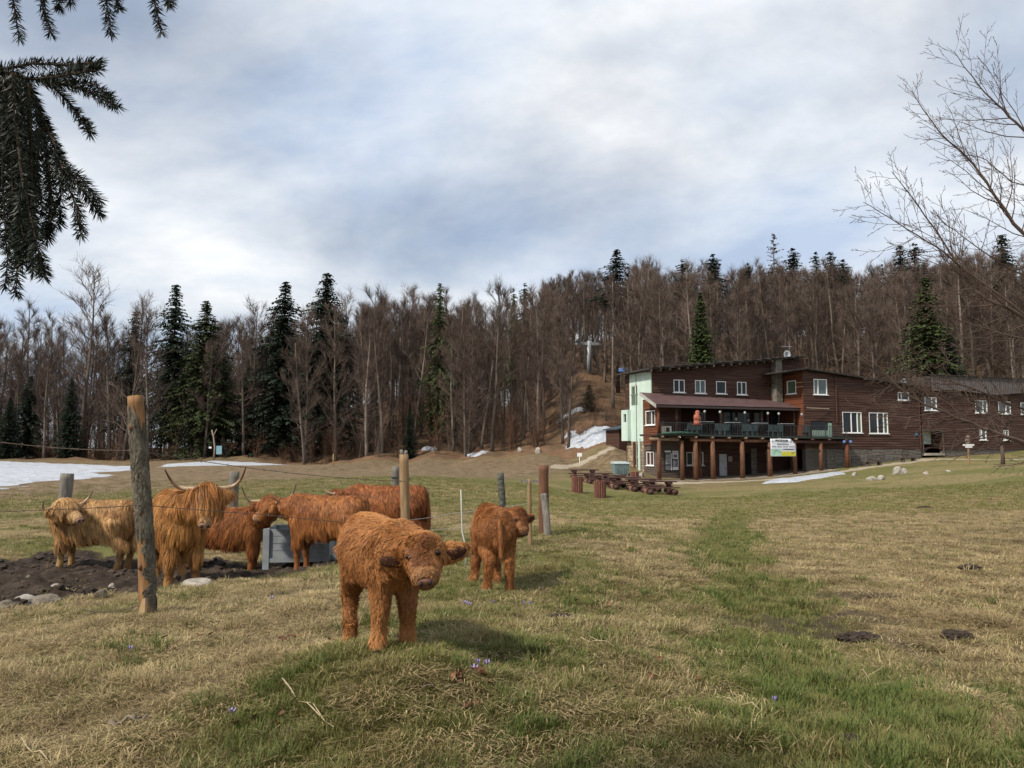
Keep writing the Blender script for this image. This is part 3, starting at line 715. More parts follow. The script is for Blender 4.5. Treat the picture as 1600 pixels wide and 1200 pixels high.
# porch roof of pressed metal tiles
ea_w = l2w(0, 0, 0).z
eave_v = -2.75
w_eL = Lf(1022, 632.5, eave_v)[1]; w_eR = Lf(1255, 638.5, eave_v)[1]; w_tL = W_LT; w_tR = Lf(1212, 627, 0)[1]
U_PL = -1.25; U_PR = U_M - 0.03
def porch(s, t):       # t = 0 at the wall, 1 at the eave
    k = (s - U_PL) / (U_PR - U_PL)
    return (w_tL + (w_tR - w_tL) * k) * (1 - t) + (w_eL + (w_eR - w_eL) * k) * t
ns, ntt = 330, 33
S, T = np.meshgrid(np.linspace(U_PL, U_PR, ns), np.linspace(0, 1, ntt))
k = (S - U_PL) / (U_PR - U_PL)
W_ = (w_tL + (w_tR - w_tL) * k) * (1 - T) + (w_eL + (w_eR - w_eL) * k) * T
W_ = W_ + 0.035 * np.abs(np.sin((S - U_PL) * math.pi / 0.28)) + 0.035 * (1 - (T * 8 % 1.0))
Vv = -T * (-eave_v)
Vt = np.c_[S.ravel(), (Vv).ravel() - 0.02, W_.ravel()]
idx = np.arange(ns * ntt).reshape(ntt, ns)
Fq = np.stack([idx[:-1, :-1], idx[1:, :-1], idx[1:, 1:], idx[:-1, 1:]], -1).reshape(-1, 4)
pm_ = np_mesh('porch_roof', Vt, Fq, 4, TILEM, False)
pr = bpy.data.objects.new('porch_roof', pm_); link(pr); pr.parent = lodge
slab([(U_PL, -0.03, porch(U_PL, 0) - .03), (U_PL, eave_v + .02, porch(U_PL, 1) - .03), (U_PR, eave_v + .02, porch(U_PR, 1) - .03), (U_PR, -0.03, porch(U_PR, 0) - .03)][::-1], 0.08, WOODBROWN, 'boarding', pr)
g = MB(); g.hexa([(U_PL - .03, -0.05, w_tL - .22), (U_PL + .02, -0.05, w_tL - .22), (U_PL + .02, eave_v - .06, w_eL - .26), (U_PL - .03, eave_v - .06, w_eL - .26), (U_PL - .03, -0.05, w_tL + .07), (U_PL + .02, -0.05, w_tL + .07), (U_PL + .02, eave_v - .06, w_eL + .03), (U_PL - .03, eave_v - .06, w_eL + .03)])
g.build('bargeboard', mat('greyed_white_board', (0.42, 0.42, 0.38), (0.27, 0.26, 0.23), 0.8, 3), pr)
g = MB(); g.hexa([(U_PL, eave_v - .09, w_eL - .2), (U_PR, eave_v - .09, w_eR - .2), (U_PR, eave_v - .01, w_eR - .2), (U_PL, eave_v - .01, w_eL - .2), (U_PL, eave_v - .09, w_eL - .02), (U_PR, eave_v - .09, w_eR - .02), (U_PR, eave_v - .01, w_eR - .02), (U_PL, eave_v - .01, w_eL - .02)])
g.build('gutter', mat('dark_gutter', (0.05, 0.035, 0.035), None, 0.5), pr)
# carved corner post upstairs and veranda posts
for px in (1029, 1057, 1127, 1190, 1262):
    u0 = Lf(px, 660, -2.3)[0]
    if u0 > U_M - .2: u0 = U_M - .35
    g = MB(); g.tube([(u0, -2.3, WT_FLOOR), (u0, -2.3, porch(u0, .84) - .1)], [0.13, 0.11], 8); g.build('veranda_post', WOODORANGE_LIT if px == 1029 else WOODBROWN, lodge, True)
# terrace floor, beams, log posts
def fl(px, py, v): u, w = Lf(px, py, v); return u, w
VT0, VT1 = -3.0, -4.3
uT0, wT0 = fl(1027, 678.5, VT0); uT1, wT1 = fl(1333, 684.5, VT1)
g = MB(); g.hexa([(uT0, VT0, wT0 - .12), (uT1, VT1, wT1 - .12), (uT1, -0.02, wT1 - .12), (uT0, -0.02, wT0 - .12), (uT0, VT0, wT0 + .04), (uT1, VT1, wT1 + .04), (uT1, -0.02, wT1 + .04), (uT0, -0.02, wT0 + .04)])
terr = g.build('terrace_floor', WOODBROWN, lodge)
def tline(px):
    k = (px - 1027) / (1333 - 1027.0)
    v = VT0 + (VT1 - VT0) * k; u = Lf(px, 680, v)[0]; return u, v, wT0 + (wT1 - wT0) * (u - uT0) / (uT1 - uT0)
g = MB(); g.beam((uT0 - .1, VT0 - .05, wT0 - .02), (uT1, VT1 - .05, wT1 - .02), 0.1, 0.16); g.build('edge_beam', mat('green_edge_beam', (0.030, 0.040, 0.034), None, 0.7), terr)
for px in list(range(1034, 1334, 26)):
    u, v, w = tline(px); g = MB(); g.tube([(u, v - .28, w - .2), (u, v + 1.5, w - .2)], 0.085, 8); g.build('joist', LOGM if px < 1250 else WOODBROWN, terr, True)
for (pa, pb, m_) in ((1017, 1062, LOGM), (1080, 1160, POSTM), (1165, 1205, POSTM), (1205, 1330, WOODBROWN)):
    ua, va, wa = tline(pa); ub, vb, wb = tline(pb)
    g = MB(); g.tube([(ua, va + .2, wa - .42), (ub, vb + .2, wb - .42)], [0.15, 0.13], 10); g.build('log_beam', m_, terr, True)
for px, py in ((1031, 751), (1067, 750), (1088, 752), (1115, 752.5), (1161, 751.5), (1204, 747), (1243, 743.5), (1284, 738.5), (1325, 733.5)):
    u, v, w = tline(px); v += 0.2
    g0 = l2w(u, v, 0); zb = H(g0.x, g0.y) - LZ - 0.15
    rad = 0.21 if px in (1088, 1115, 1161, 1204) else 0.18
    g = MB(); g.tube([(u, v, zb), (u + .02, v, (zb + w) / 2), (u, v, w - .50)], [rad * 1.08, rad, rad * .93], 10)
    g.build('post', POSTM if px < 1300 else WOODORANGE_LIT, lodge, True)
u, v, w = tline(1094); 
g = MB(); g.tube([(u + 1.2, -1.3, -.4), (u + 1.2, -1.3, w - .3)], 0.2, 10); g.build('post', POSTM, lodge, True)
# railing along the terrace
rail = MB()
ua, va, wa = tline(1031); ub, vb, wb = tline(1325)
rail.beam((ua, va, wa + 1.02), (ub, vb, wb + 1.02), 0.05, 0.05); rail.beam((ua, va, wa + 0.16), (ub, vb, wb + 0.16), 0.03, 0.03)
rail = rail.build('railing', IRON, terr)
g = MB(); n = 110
for i in range(n):
    k = (i + .5) / n; u = ua + (ub - ua) * k; v = va + (vb - va) * k; w = wa + (wb - wa) * k
    g.beam((u, v, w + .16), (u, v, w + 1.0), 0.022, 0.022)
g.build('balusters', IRON, terr, kind='stuff')
for px in (1036, 1080, 1127, 1160, 1201, 1219, 1254, 1290, 1322):
    u, v, w = tline(px); g = MB(); g.tube([(u, v, w), (u, v, w + 1.15)], .035, 6); g.build('railing_post', IRON, terr)
g = MB(); ua2, va2, wa2 = tline(1034); ub2, vb2, wb2 = tline(1090)
g.tube([(ua2, va2 - .2, wa2 + .08), ((ua2 + ub2) / 2, va2 - .22, wa2 + .14), (ub2, vb2 - .2, wb2 + .12)], [0.10, .13, .08], 8); g.build('rolled_tarp', GREENSH, terr, True)
# concrete apron in front of the ground floor
g = MB(); pts = []
for px in range(1030, 1330, 30):
    u, v, w = tline(px); a = l2w(u, v - .7, 0); bq = l2w(u, 0.0, 0); pts.append(((u, v - .7, H(a.x, a.y) - LZ + .05), (u, 0.0, H(a.x, a.y) - LZ + .13)))
vs = [q for pr_ in pts for q in pr_]; vs2 = [(x, y, z - .5) for x, y, z in vs]; n = len(vs)
fs = []
for i in range(len(pts) - 1):
    a = 2 * i; fs += [(a, a + 2, a + 3, a + 1), (a, n + a, n + a + 2, a + 2)]
g.add(vs + vs2, fs); g.build('apron', mat('trodden_concrete', (0.27, 0.22, 0.165), (0.14, 0.11, 0.08), 0.95, 1.5), lodge)

# ---- middle wing and right wing
Fm = FMAP(VM)
w_mL = Lf(1254.5, 578, VM)[1]; w_mR = Lf(1437.5, 606.5, VM)[1]
def roof2(s): return w_mL + (w_mR - w_mL) * (s - U_M) / (U_MR - U_M)
W_SB = Lf(1340, 701, VM)[1]                    # bottom of the boards
mw = []
for (a, b_, c, d, gl, sp_, g2) in ((1270.5, 1292, 592, 617, GLASSC, (0.33,), None), (1315.5, 1346.5, 643.5, 676.5, GLASS, (0.46, 0.78), GREENBL), (1357, 1387.5, 644.5, 677.5, GLASS, (0.46, 0.78), GREENBL),
                               (1402, 1419.5, 612.5, 625.5, GLASS, (0.32,), None)):
    u0, w1 = Lf(a, c, VM); u1_, w0 = Lf(b_, d, VM); mw.append((u0, u1_, w0, w1, gl, sp_, g2))
lo = (Lf(1266, 660, VM)[0], Lf(1300, 660, VM)[0], WT_FLOOR - .1, Lf(1280, 659, VM)[1])
boards(Fm, U_M, U_MR, W_SB, roof2, [hole(*x[:4]) for x in mw] + [lo], WOODBROWN, lodge, pitch=0.23, seed=11)
for x in mw: window(Fm, *x[:4], lodge, x[4], x[5], True, glass2=x[6])
g = MB(); obox(g, Fm, lo[0], lo[1], lo[2], lo[3], -0.085, -0.05); g.build('pane', GLASS, lodge)
g = MB(); obox(g, Fm, lo[1] - .45, lo[1] - .05, lo[2], lo[3] - .1, -0.05, 0.02); obox(g, Fm, lo[0] + .2, lo[1] - .5, lo[2] + .2, lo[2] + .75, -0.05, -.01); g.build('door_frame', MINTDARK, lodge)
b = MB(); b.hexa([(U_M + .06, VM + .09, W_SB - .02), (U_MR, VM + .09, W_SB - .02), (U_MR, VB, W_SB - .02), (U_M + .06, VB, W_SB - .02), (U_M + .06, VM + .09, roof2(U_M)), (U_MR, VM + .09, roof2(U_MR)), (U_MR, VB, roof2(U_MR)), (U_M + .06, VB, roof2(U_M))]); b.build('wall', WOODBROWN, lodge)
# side wall of the middle wing, sunlight painted in as brighter orange
Fms = SMAP(U_M)
mv0, mwt = Ls(1244, 594, U_M); mv1, mwb = Ls(1230.5, 616, U_M)
boards(Fms, VM + .0, 0.4, Lf(1254.5, 636, VM)[1] - 2.6, lambda s: w_mL - .02 - (s - VM) * .12, [hole(mv0, mv1, mwb, mwt)], WOODORANGE_LIT, lodge, seed=12)
window(Fms, mv0, mv1, mwb, mwt, lodge, GREENBL, ())
for wv in (0.55, 0.95):
    g = MB(); obox(g, Fms, VM, mv0 - .1, mwb + wv - .02, mwb + wv + .05, 0.05, 0.075); g.build('lath', mat('bright_new_lath', (0.46, 0.30, 0.17), None, 0.8), lodge)
rf2 = slab([(U_M - 2.1, VM - .5, roof2(U_M) - .15), (U_M + .15, VM - .5, roof2(U_M) + .17), (U_MR + .3, VM - .5, roof2(U_MR + .3) + .17), (U_MR + .3, VB, roof2(U_MR + .3) + .17), (U_M + .15, VB, roof2(U_M) + .17), (U_M - 2.1, -0.1, roof2(U_M) - .15)], 0.13, ROOFDARK, 'roof')
g = MB(); g.beam((U_M, VM - .48, Lf(1254.5, 637.5, VM)[1]), (U_M + 2.8, VM - .12, Lf(1300, 639, VM)[1]), .06, .07); g.build('flashing', mat('pale_flashing', (0.40, 0.33, 0.25), None, 0.7), lodge)
for px in (1305, 1434):
    u0 = Lf(px, 620, VM)[0]; g = MB(); g.tube([(u0, VM - .12, (W_SB if px > 1400 else Lf(px, 660, VM)[1])), (u0, VM - .12, roof2(u0) - .1)], 0.05, 8); g.build('downpipe', mat('rust_brown_pipe', (0.085, 0.04, 0.03), None, 0.5), lodge)
# chimney
cw0 = porch(U_CH0 + .3, .15); cw1 = Lf(1211, 562.5, -.4)[1]
g = MB(); w = cw0 - .4; i = 0
while w < cw1:
    e = 0.012 * (i % 2); g.box(U_CH0 + e, U_CH0 + .72 - e, -.72 + e, 0.0, w, min(w + .235, cw1)); w += .245; i += 1
g.build('chimney', CHIMM, lodge)
g = MB(); g.box(U_CH0 - .06, U_CH0 + .78, -.78, .02, cw1, cw1 + .09); g.build('chimney_cap', CONC, lodge)
# stone footing of the middle wing, in courses
foot = MB(); foot.box(U_M + .1, U_MR, VM + .04, VM + .5, -1.5, W_SB - .03); foot = foot.build('stone_footing', mat('dark_mortar', (0.10, 0.088, 0.078), None, 0.95), lodge)
u = Lf(1290, 700, VM)[0]
while u < U_MR - .2:
    L = rs.uniform(.5, 1.1); L = min(L, U_MR - .05 - u); w = -0.2 + rs.uniform(-.1, .1)
    while w < W_SB - .12:
        hh_ = min(rs.uniform(.22, .36), W_SB - .06 - w); d = rs.uniform(.01, .07)
        if hh_ > .08:
            g = MB(); obox(g, Fm, u + .02, u + L - .02, w + .015, w + hh_ - .015, -.05, d); g.build('stone', GREYSTONE, foot)
        w += hh_
    u += L
# right wing
w_rT = Lf(1450, 601, VM)[1]
go = (Lf(1442, 680, VM)[0], Lf(1472, 680, VM)[0], Lf(1455, 703.5, VM)[1] - .3, Lf(1455, 673.5, VM)[1])
rw = []
for (a, b_, c, d, sp_) in ((1444, 1463.5, 620.5, 641.5, (0.6,)), (1523, 1542.5, 625.5, 645.5, (0.66,)), (1559, 1579, 627, 647, (0.62,)), (1594, 1611, 629, 648, (0.5,)), (1530, 1541, 669, 687.5, (0.3,)), (1567, 1576, 672, 688, (0.4,))):
    u0, w1 = Lf(a, c, VM); u1_, w0 = Lf(b_, d, VM); rw.append((u0, u1_, w0, w1, sp_))
W_RB = W_SB - .05
boards(Fm, U_MR + .12, U_END, W_RB, lambda s: w_rT, [hole(*x[:4]) for x in rw] + [go], WOODBROWN, lodge, pitch=0.24, seed=13)
for x in rw: window(Fm, *x[:4], lodge, GLASSC, x[4])
b = MB(); b.box(U_MR, go[0], VM + .09, VB, W_RB, w_rT); b.box(go[1], U_END, VM + .09, VB, W_RB, w_rT); b.box(go[0], go[1], VM + .09, VB, go[3], w_rT); b.build('wall', WOODBROWN, lodge)
g = MB(); g.box(go[0] - .02, go[1] + .02, VM + 1.3, VM + 1.4, go[2] + .9, go[3]); g.build('back_panel', MINT, lodge)
g = MB(); g.box(go[0], go[1], VM - .2, VM + 2.2, go[2] - .2, go[2] + .02); g.build('threshold', CONC, lodge)
g = MB(); obox(g, Fm, go[0] - .16, go[0], go[2], go[3] + .1, 0, .08); obox(g, Fm, go[1], go[1] + .16, go[2], go[3] + .1, 0, .08); obox(g, Fm, go[0], go[1], go[3], go[3] + .14, 0, .07); g.build('door_frame', WOODGREY, lodge)
g = MB(); g.box(go[1] + .2, U_END, VM + .03, VM + .5, -1.0, W_RB - .02); g.box(U_MR, go[0] - .2, VM + .03, VM + .5, -1.0, W_RB - .02); g.build('footing', GREYSTONE, lodge)
# ribbed grey sheet parapet above the right wing
up0 = Lf(1455, 600, VM - .3)[0]; w_p1 = Lf(1455, 586.5, VM - .3)[1]; w_p0 = Lf(1455, 611, VM - .3)[1]
n = 240; g = MB(); vs = []; fs = []
for i in range(n + 1):
    s = up0 + (U_END + 1 - up0) * i / n; d = .035 * math.sin(i * math.pi / 2 + .3)
    k = i / n; vs += [(s, VM - .35 + d, w_p0 + .15 * math.sin(k * 9)), (s, VM - .30 + d, w_p1 + .04 * math.sin(k * 23))]
for i in range(n): fs.append((2 * i, 2 * i + 2, 2 * i + 3, 2 * i + 1))
g.add(vs, fs); g.build('parapet_sheet', GREYSHEET, lodge)
g = MB(); g.box(up0, U_END + 1, VM - .24, VB, w_p0 + .4, w_p1 - .05); g.build('parapet', ROOFDARK, lodge)
g = MB(); g.box(up0 - .1, U_END + 1, VM - .45, VM - .22, w_p1 + .03, w_p1 + .10); g.build('coping', ROOFDARK, lodge)
for i in range(9):
    s = up0 - 2.6 + i * .29; hh_ = rs.uniform(.5, 1.3)
    g = MB(); g.hexa([(s, VM + .2, roof2(U_MR) + .1), (s + .22, VM + .2, roof2(U_MR) + .1), (s + .22, VM + .3, roof2(U_MR) + .1), (s, VM + .3, roof2(U_MR) + .1)] + [(s + .08 * rs.random(), VM + .2, roof2(U_MR) + hh_), (s + .26, VM + .2, roof2(U_MR) + hh_ + .1), (s + .26, VM + .3, roof2(U_MR) + hh_ + .1), (s + .05, VM + .3, roof2(U_MR) + hh_)])
    g.build('plank', WOODGREY, lodge)
g = MB(); g.box(U_MR - .2, up0 + .1, VM + .3, VB, w_rT - .3, w_rT + .14); g.build('roof', ROOFDARK, lodge)

# ------------------------------------------------------------------ things on and about the lodge
def wpt(px, py, v):
    u, w = Lf(px, py, v); return l2w(u, v, w)
# banner
bu0, bw1 = Lf(1203.5, 685.5, -4.25); bu1, bw0 = Lf(1243.5, 713, -4.25)
ban = thing('banner', 'white printed banner with yellow and green fields hung between terrace posts', 'banner', l2w(bu0, -4.25, bw0), LA)
bw, bh = bu1 - bu0, bw1 - bw0
g = MB(); nseg = 16; vs = []; fs = []
for j in range(9):
    for i in range(nseg + 1):
        x = i / nseg; y = j / 8
        cut = max(0, (x - .8) / .2) * .34
        yy = min(y, 1 - cut) if y > .62 else y
        vs.append((x * bw, -0.03 * math.sin(x * 7 + y * 3), yy * bh))
for j in range(8):
    for i in range(nseg): a = j * (nseg + 1) + i; fs.append((a, a + 1, a + nseg + 2, a + nseg + 1))
g.add(vs, fs)
o = g.build('sheet', mat('banner_white', (0.72, 0.74, 0.78), (0.64, 0.66, 0.70), 0.6, 2), ban, True)
md = o.modifiers.new('thick', 'SOLIDIFY'); md.thickness = 0.008
def bpatch(name, x0, x1, y0, y1, m_):
    g = MB(); n = 6
    for i in range(n):
        a = x0 + (x1 - x0) * i / n; c = x0 + (x1 - x0) * (i + 1) / n
        ya = lambda x, y: -0.03 * math.sin(x * 7 + y * 3) - .014
        g.add([(a * bw, ya(a, y0), y0 * bh), (c * bw, ya(c, y0), y0 * bh), (c * bw, ya(c, y1), y1 * bh), (a * bw, ya(a, y1), y1 * bh)], [(0, 1, 2, 3)])
    return g.build(name, m_, ban)
bpatch('green_field', 0.01, .43, .02, .43, mat('banner_green', (0.40, 0.60, 0.48), None, 0.6))
bpatch('yellow_field', .44, .985, .02, .28, mat('banner_yellow', (0.62, 0.58, 0.06), None, 0.6))
INK = mat('black_print', (0.02, 0.02, 0.03), None, 0.6)
def text(body, size, loc, parent, m_, name='lettering', rx=math.pi / 2, bold=0.0, align='CENTER', width=None):
    c = bpy.data.curves.new(name, 'FONT'); c.body = body; c.size = size; c.align_x = align; c.offset = bold; c.extrude = 0.002
    t_ = bpy.data.objects.new(name, c); link(t_)
    dg = bpy.context.evaluated_depsgraph_get(); me = bpy.data.meshes.new_from_object(t_.evaluated_get(dg))
    bpy.data.objects.remove(t_); me.materials.clear(); me.materials.append(m_)
    o = bpy.data.objects.new(name, me); link(o); o.parent = parent; o.location = loc; o.rotation_euler = (rx, 0, 0)
    if width:
        xs = [v.co.x for v in me.vertices]; k = width / max(0.01, max(xs) - min(xs)); o.scale = (k, 1, 1)
    return o
text('PREZIDIUM', bh * .16, (bw * .43, -.06, bh * .84), ban, INK, bold=0.012, width=bw * .5)
LINE = mat('faded_print', (0.16, 0.16, 0.18), None, .6)
for (x0, x1, y) in ((.28, .44, .66), (.48, .72, .655), (.04, .22, .535), (.26, .46, .53), (.5, .7, .53), (.74, .95, .53), (.52, .95, .40), (.56, .9, .36), (.47, .7, .21), (.72, .94, .215), (.47, .9, .13)):
    bpatch('text_line', x0, x1, y, y + .035, LINE)
g = MB(); g.tube([(bw * .06, -.03, bh * .9), (bw * .08, -.03, bh * .97), (bw * .10, -.03, bh * .9)], .012, 4); g.tube([(bw * .05, -.03, bh * .86), (bw * .12, -.03, bh * .86)], .012, 4); g.build('emblem', INK, ban)
g = MB(); g.tube([(bw * .78, -.035, bh * .76), (bw * .82, -.035, bh * .93), (bw * .86, -.035, bh * .8), (bw * .80, -.035, bh * .84)], .014, 4); g.build('emblem', INK, ban)
g = MB(); g.tube([(bw * .1, -.05, bh * .1), (bw * .13, -.05, bh * .3), (bw * .2, -.05, bh * .38), (bw * .3, -.05, bh * .3), (bw * .36, -.05, bh * .34)], .008, 4); g.build('outline_drawing', mat('green_print', (0.10, 0.25, 0.17), None, .6), ban)
g = MB(); g.ellipsoid((bw * .485, -.05, bh * .385), (.05, .01, .05)); g.build('emblem', INK, ban)
# notice panels on the weathered wall
nu0, nw1 = Lf(1037, 703.5, vr); nu1, nw0 = Lf(1060, 735.5, vr)
nb_ = thing('notice_panel', 'black framed white notice panel on weathered wall under the terrace', 'notice board', l2w(nu0, vr - .07, nw0), LA)
nw_, nh_ = nu1 - nu0, nw1 - nw0
g = MB(); g.box(0, nw_, -.03, 0, 0, nh_); g.build('board', mat('black_frame', (0.02, 0.02, 0.024), None, .5), nb_)
WP = mat('white_paper', (0.70, 0.70, 0.72), (0.60, 0.60, 0.62), .7); GP = mat('grey_slate_print', (0.10, 0.105, 0.12), (0.17, 0.175, 0.19), .6, 6)
for q in ((.03, .46, .90, .98, WP), (.06, .42, .30, .86, GP), (.44, .50, .03, .86, WP), (.07, .41, .04, .26, GP), (.56, .96, .58, .97, WP), (.56, .92, .22, .54, GP), (.56, .96, .04, .20, WP), (.93, .97, .22, .56, WP)):
    g = MB(); g.box(q[0] * nw_, q[1] * nw_, -.045, -.03, q[2] * nh_, q[3] * nh_); g.build('sheet', q[4], nb_)
for q in ((.62, .88, .64, .80), (.62, .90, .88, .91)):
    g = MB(); g.box(q[0] * nw_, q[1] * nw_, -.052, -.045, q[2] * nh_, q[3] * nh_); g.build('printed_block', GP, nb_)
for k in range(7):
    z = .35 + .065 * k
    for (x0, x1) in ((.1, .24), (.28, .38)):
        g = MB(); g.box(x0 * nw_, x1 * nw_, -.052, -.045, z * nh_, (z + .02) * nh_); g.build('text_line', WP, nb_)
    if k < 4:
        g = MB(); g.box(.60 * nw_, (.74 + .03 * (k % 3)) * nw_, -.052, -.045, (.26 + .065 * k) * nh_, (.285 + .065 * k) * nh_); g.build('text_line', WP, nb_)
q0, q1 = Lf(1137, 713, 0), Lf(1143.5, 721, 0)
o = MB(); o.box(0, q1[0] - q0[0], -.02, 0, 0, q0[1] - q1[1]); o = o.build('paper_notice', mat('yellowed_paper', (0.30, 0.27, 0.20), None, .8), None); o.location = l2w(q0[0], -.06, q1[1]); o.rotation_euler = (0, 0, LA)
tag(o, 'yellowed paper notice beside the pale door under the terrace', 'notice')
# carved orange figure on the railing
u, v, w = tline(1089)
fig = thing('carved_figure', 'orange carved wooden figure standing on the terrace railing', 'figurine', l2w(u, v, w + .95), LA)
g = MB(); g.tube([(0, 0, .0), (0, 0, .1), (0, 0, .35), (.02, 0, .55), (.04, 0, .72), (.06, 0, .78), (.1, 0, .95), (.1, 0, 1.1), (.1, 0, 1.16)], [.34, .27, .24, .30, .26, .16, .2, .18, .08], 10)
g.ellipsoid((-.16, -.1, .5), (.14, .15, .2)); g.ellipsoid((.2, -.12, .45), (.13, .14, .2)); g.build('body', mat('orange_stain', (0.36, 0.115, 0.065), (0.25, 0.075, 0.045), .7, 4), fig, True)
g = MB(); g.box(-.36, .36, -.3, .3, -.08, .0); g.build('base', mat('red_brown_base', (0.2, 0.06, 0.035), None, .7), fig)
# air conditioner
u, v, w = tline(1044); 
ac = thing('air_conditioner', 'beige outdoor air conditioner unit standing on the terrace edge', 'air conditioner', l2w(u - .35, v + .25, w + .05), LA)
g = MB(); g.box(0, .72, -.18, .15, 0, .66); g.build('casing', mat('beige_casing', (0.46, 0.42, 0.36), None, .5), ac)
g = MB(); g.box(.22, .50, -.20, -.18, .18, .54); g.build('fan_grille', DARKIN, ac)
# terrace furniture
CH = mat('blue_grey_plastic', (0.085, 0.125, 0.135), (0.06, 0.09, 0.10), .5); TT = mat('pale_table_top', (0.40, 0.42, 0.43), None, .45)
def chair(u, v, w, rz, label):
    t = thing('terrace_chair', label, 'chair', l2w(u, v, w), LA + rz, 'chairs behind the terrace railing')
    g = MB(); g.box(-.24, .24, -.24, .24, .42, .46); g.build('seat', CH, t)
    g = MB(); g.hexa([(-.24, .2, .46), (.24, .2, .46), (.24, .24, .46), (-.24, .24, .46), (-.22, .3, 1.0), (.22, .3, 1.0), (.22, .33, 1.0), (-.22, .33, 1.0)]); g.build('backrest', CH, t)
    for a in (-.22, .22):
        for b_ in (-.22, .22): g = MB(); g.beam((a, b_, 0), (a * .95, b_ * .95, .43), .035, .035); g.build('leg', CH, t)
ii = 0
ordn = ['first', 'second', 'third', 'fourth', 'fifth', 'sixth', 'seventh', 'eighth', 'ninth', 'tenth', 'eleventh', 'twelfth', 'thirteenth']
for k, px in enumerate((1083, 1091, 1099, 1126, 1134, 1142, 1170, 1178, 1186, 1210, 1218, 1226, 1268)):
    u, v, w = tline(px); chair(u, v + .75, w + .04, math.pi, 'blue-grey terrace chair, ' + ordn[k] + ' from the left along the railing')
for k, px in enumerate((1111, 1153, 1197, 1238)):
    u, v, w = tline(px)
    t = thing('terrace_table', 'pale topped terrace table, ' + ordn[k] + ' from the left behind the railing', 'table', l2w(u, v + .8, w + .04), LA, 'tables behind the terrace railing')
    g = MB(); g.box(-.6, .6, -.4, .4, 1.12, 1.16); g.build('table_top', TT, t)
    for a in (-.5, .5): g = MB(); g.beam((a, 0, 0), (a, 0, 1.12), .06, .06); g.build('leg', IRON, t)
for k, px in enumerate((1102, 1126, 1165, 1201, 1218, 1254)):
    u, v, w = tline(px)
    t = thing('railing_lamp', 'small globe lamp on thin stem, ' + ordn[k] + ' from the left on the railing', 'lamp', l2w(u, v + .02, w + 1.0), LA, 'globe lamps on the terrace railing')
    g = MB(); g.tube([(0, 0, 0), (0, 0, .95)], .018, 5); g.build('stem', IRON, t)
    g = MB(); g.ellipsoid((0, 0, 1.02), (.11, .11, .13), nu=8, nv=6); g.build('globe', mat('frosted_globe', (0.34, 0.36, 0.34), None, .3), t, True)
for (a, b_, c, d) in ((1148, 653, 1152, 657), (1168, 655.5, 1171, 658)):
    q0, q1 = Lf(a, b_, -.1), Lf(c, d, -.1); o = MB(); o.box(0, q1[0] - q0[0], -.02, 0, 0, q0[1] - q1[1]); o = o.build('door_notice', WP, None); o.location = l2w(q0[0], -.1, q1[1]); o.rotation_euler = (0, 0, LA)
    tag(o, 'white paper pinned to dark veranda door, ' + ('larger' if a == 1148 else 'smaller') + ' of two', 'notice')
# lamps and plates
for k, px in enumerate((1319, 1329)):
    p = wpt(px, 690.5, -4.6); t = thing('globe_light', 'blue globe light on the last terrace post, ' + ('left' if k == 0 else 'right') + ' one', 'lamp', p, LA, 'blue globe lights at the terrace end')
    g = MB(); g.ellipsoid((0, 0, 0), (.14, .14, .16)); g.build('globe', mat('blue_glass_globe', (0.10, 0.20, 0.42), (0.06, 0.12, .3), .15, spec=.7), t, True)
    g = MB(); g.beam((0, 0, 0), ((-.25 if k else .3), .1, .0), .04, .04); g.build('bracket', IRON, t)
q = wpt(1430, 681, VM - .06); o = MB(); o.box(0, .33, -.02, 0, 0, .28); o = o.build('number_plate', mat('blue_enamel', (0.05, 0.20, 0.38), None, .4), None); o.location = q; o.rotation_euler = (0, 0, LA)
tag(o, 'small blue enamel plate on the brown wall beside the drainpipe', 'plate')
# satellite dishes
def dish(px, py, v, r, label):
    p = wpt(px, py, v); t = thing('satellite_dish', label, 'satellite dish', p, LA)
    g = MB(); vs = [(0, .12 * r, 0)]; fs = []; n = 16
    for j in (1, 2, 3):
        for i in range(n):
            a = 2 * math.pi * i / n; q = j / 3; vs.append((math.cos(a) * r * q, .12 * r - .30 * r * q * q, math.sin(a) * r * q))
    for i in range(n):
        fs.append((0, 1 + i, 1 + (i + 1) % n))
        for j in (0, 1): fs.append((1 + j * n + i, 1 + (j + 1) * n + i, 1 + (j + 1) * n + (i + 1) % n, 1 + j * n + (i + 1) % n))
    g.add(vs, fs); o = g.build('reflector', mat('dish_white', (0.55, 0.57, 0.60), None, .4), t, True); o.modifiers.new('t', 'SOLIDIFY').thickness = .015
    g = MB(); g.tube([(0, .1, -.1), (0, .25, -.3), (0, .25, -1.0)], .03, 6); g.build('mast', IRON, t)
    g = MB(); g.tube([(0, -.15, -r * .9), (0, -.6 * r - .2, -.2)], .015, 5); g.build('feed_arm', IRON, t)
dish(1229.5, 554.5, 1.5, .42, 'white satellite dish on the upper roof edge behind the chimney')
dish(1412, 597.5, VM + .4, .36, 'small satellite dish at the low end of the middle roof')
g = MB(); ap = wpt(1229, 543, 1.5)
ant = thing('roof_antenna', 'thin television antenna above the satellite dish on the roof', 'antenna', ap - Vector((0, 0, 1.6)), LA)
g.tube([(0, 0, 0), (0, 0, 1.8)], .02, 5); g.build('mast', IRON, ant)
g = MB(); g.tube([(-.6, 0, 1.7), (.6, 0, 1.72)], .015, 5)
for i in range(6): g.tube([(-.5 + .2 * i, -.25, 1.7), (-.5 + .2 * i, .25, 1.7)], .008, 4)
g.build('aerial', mat('aluminium', (0.5, 0.5, 0.5), None, .4, metal=.6), ant)
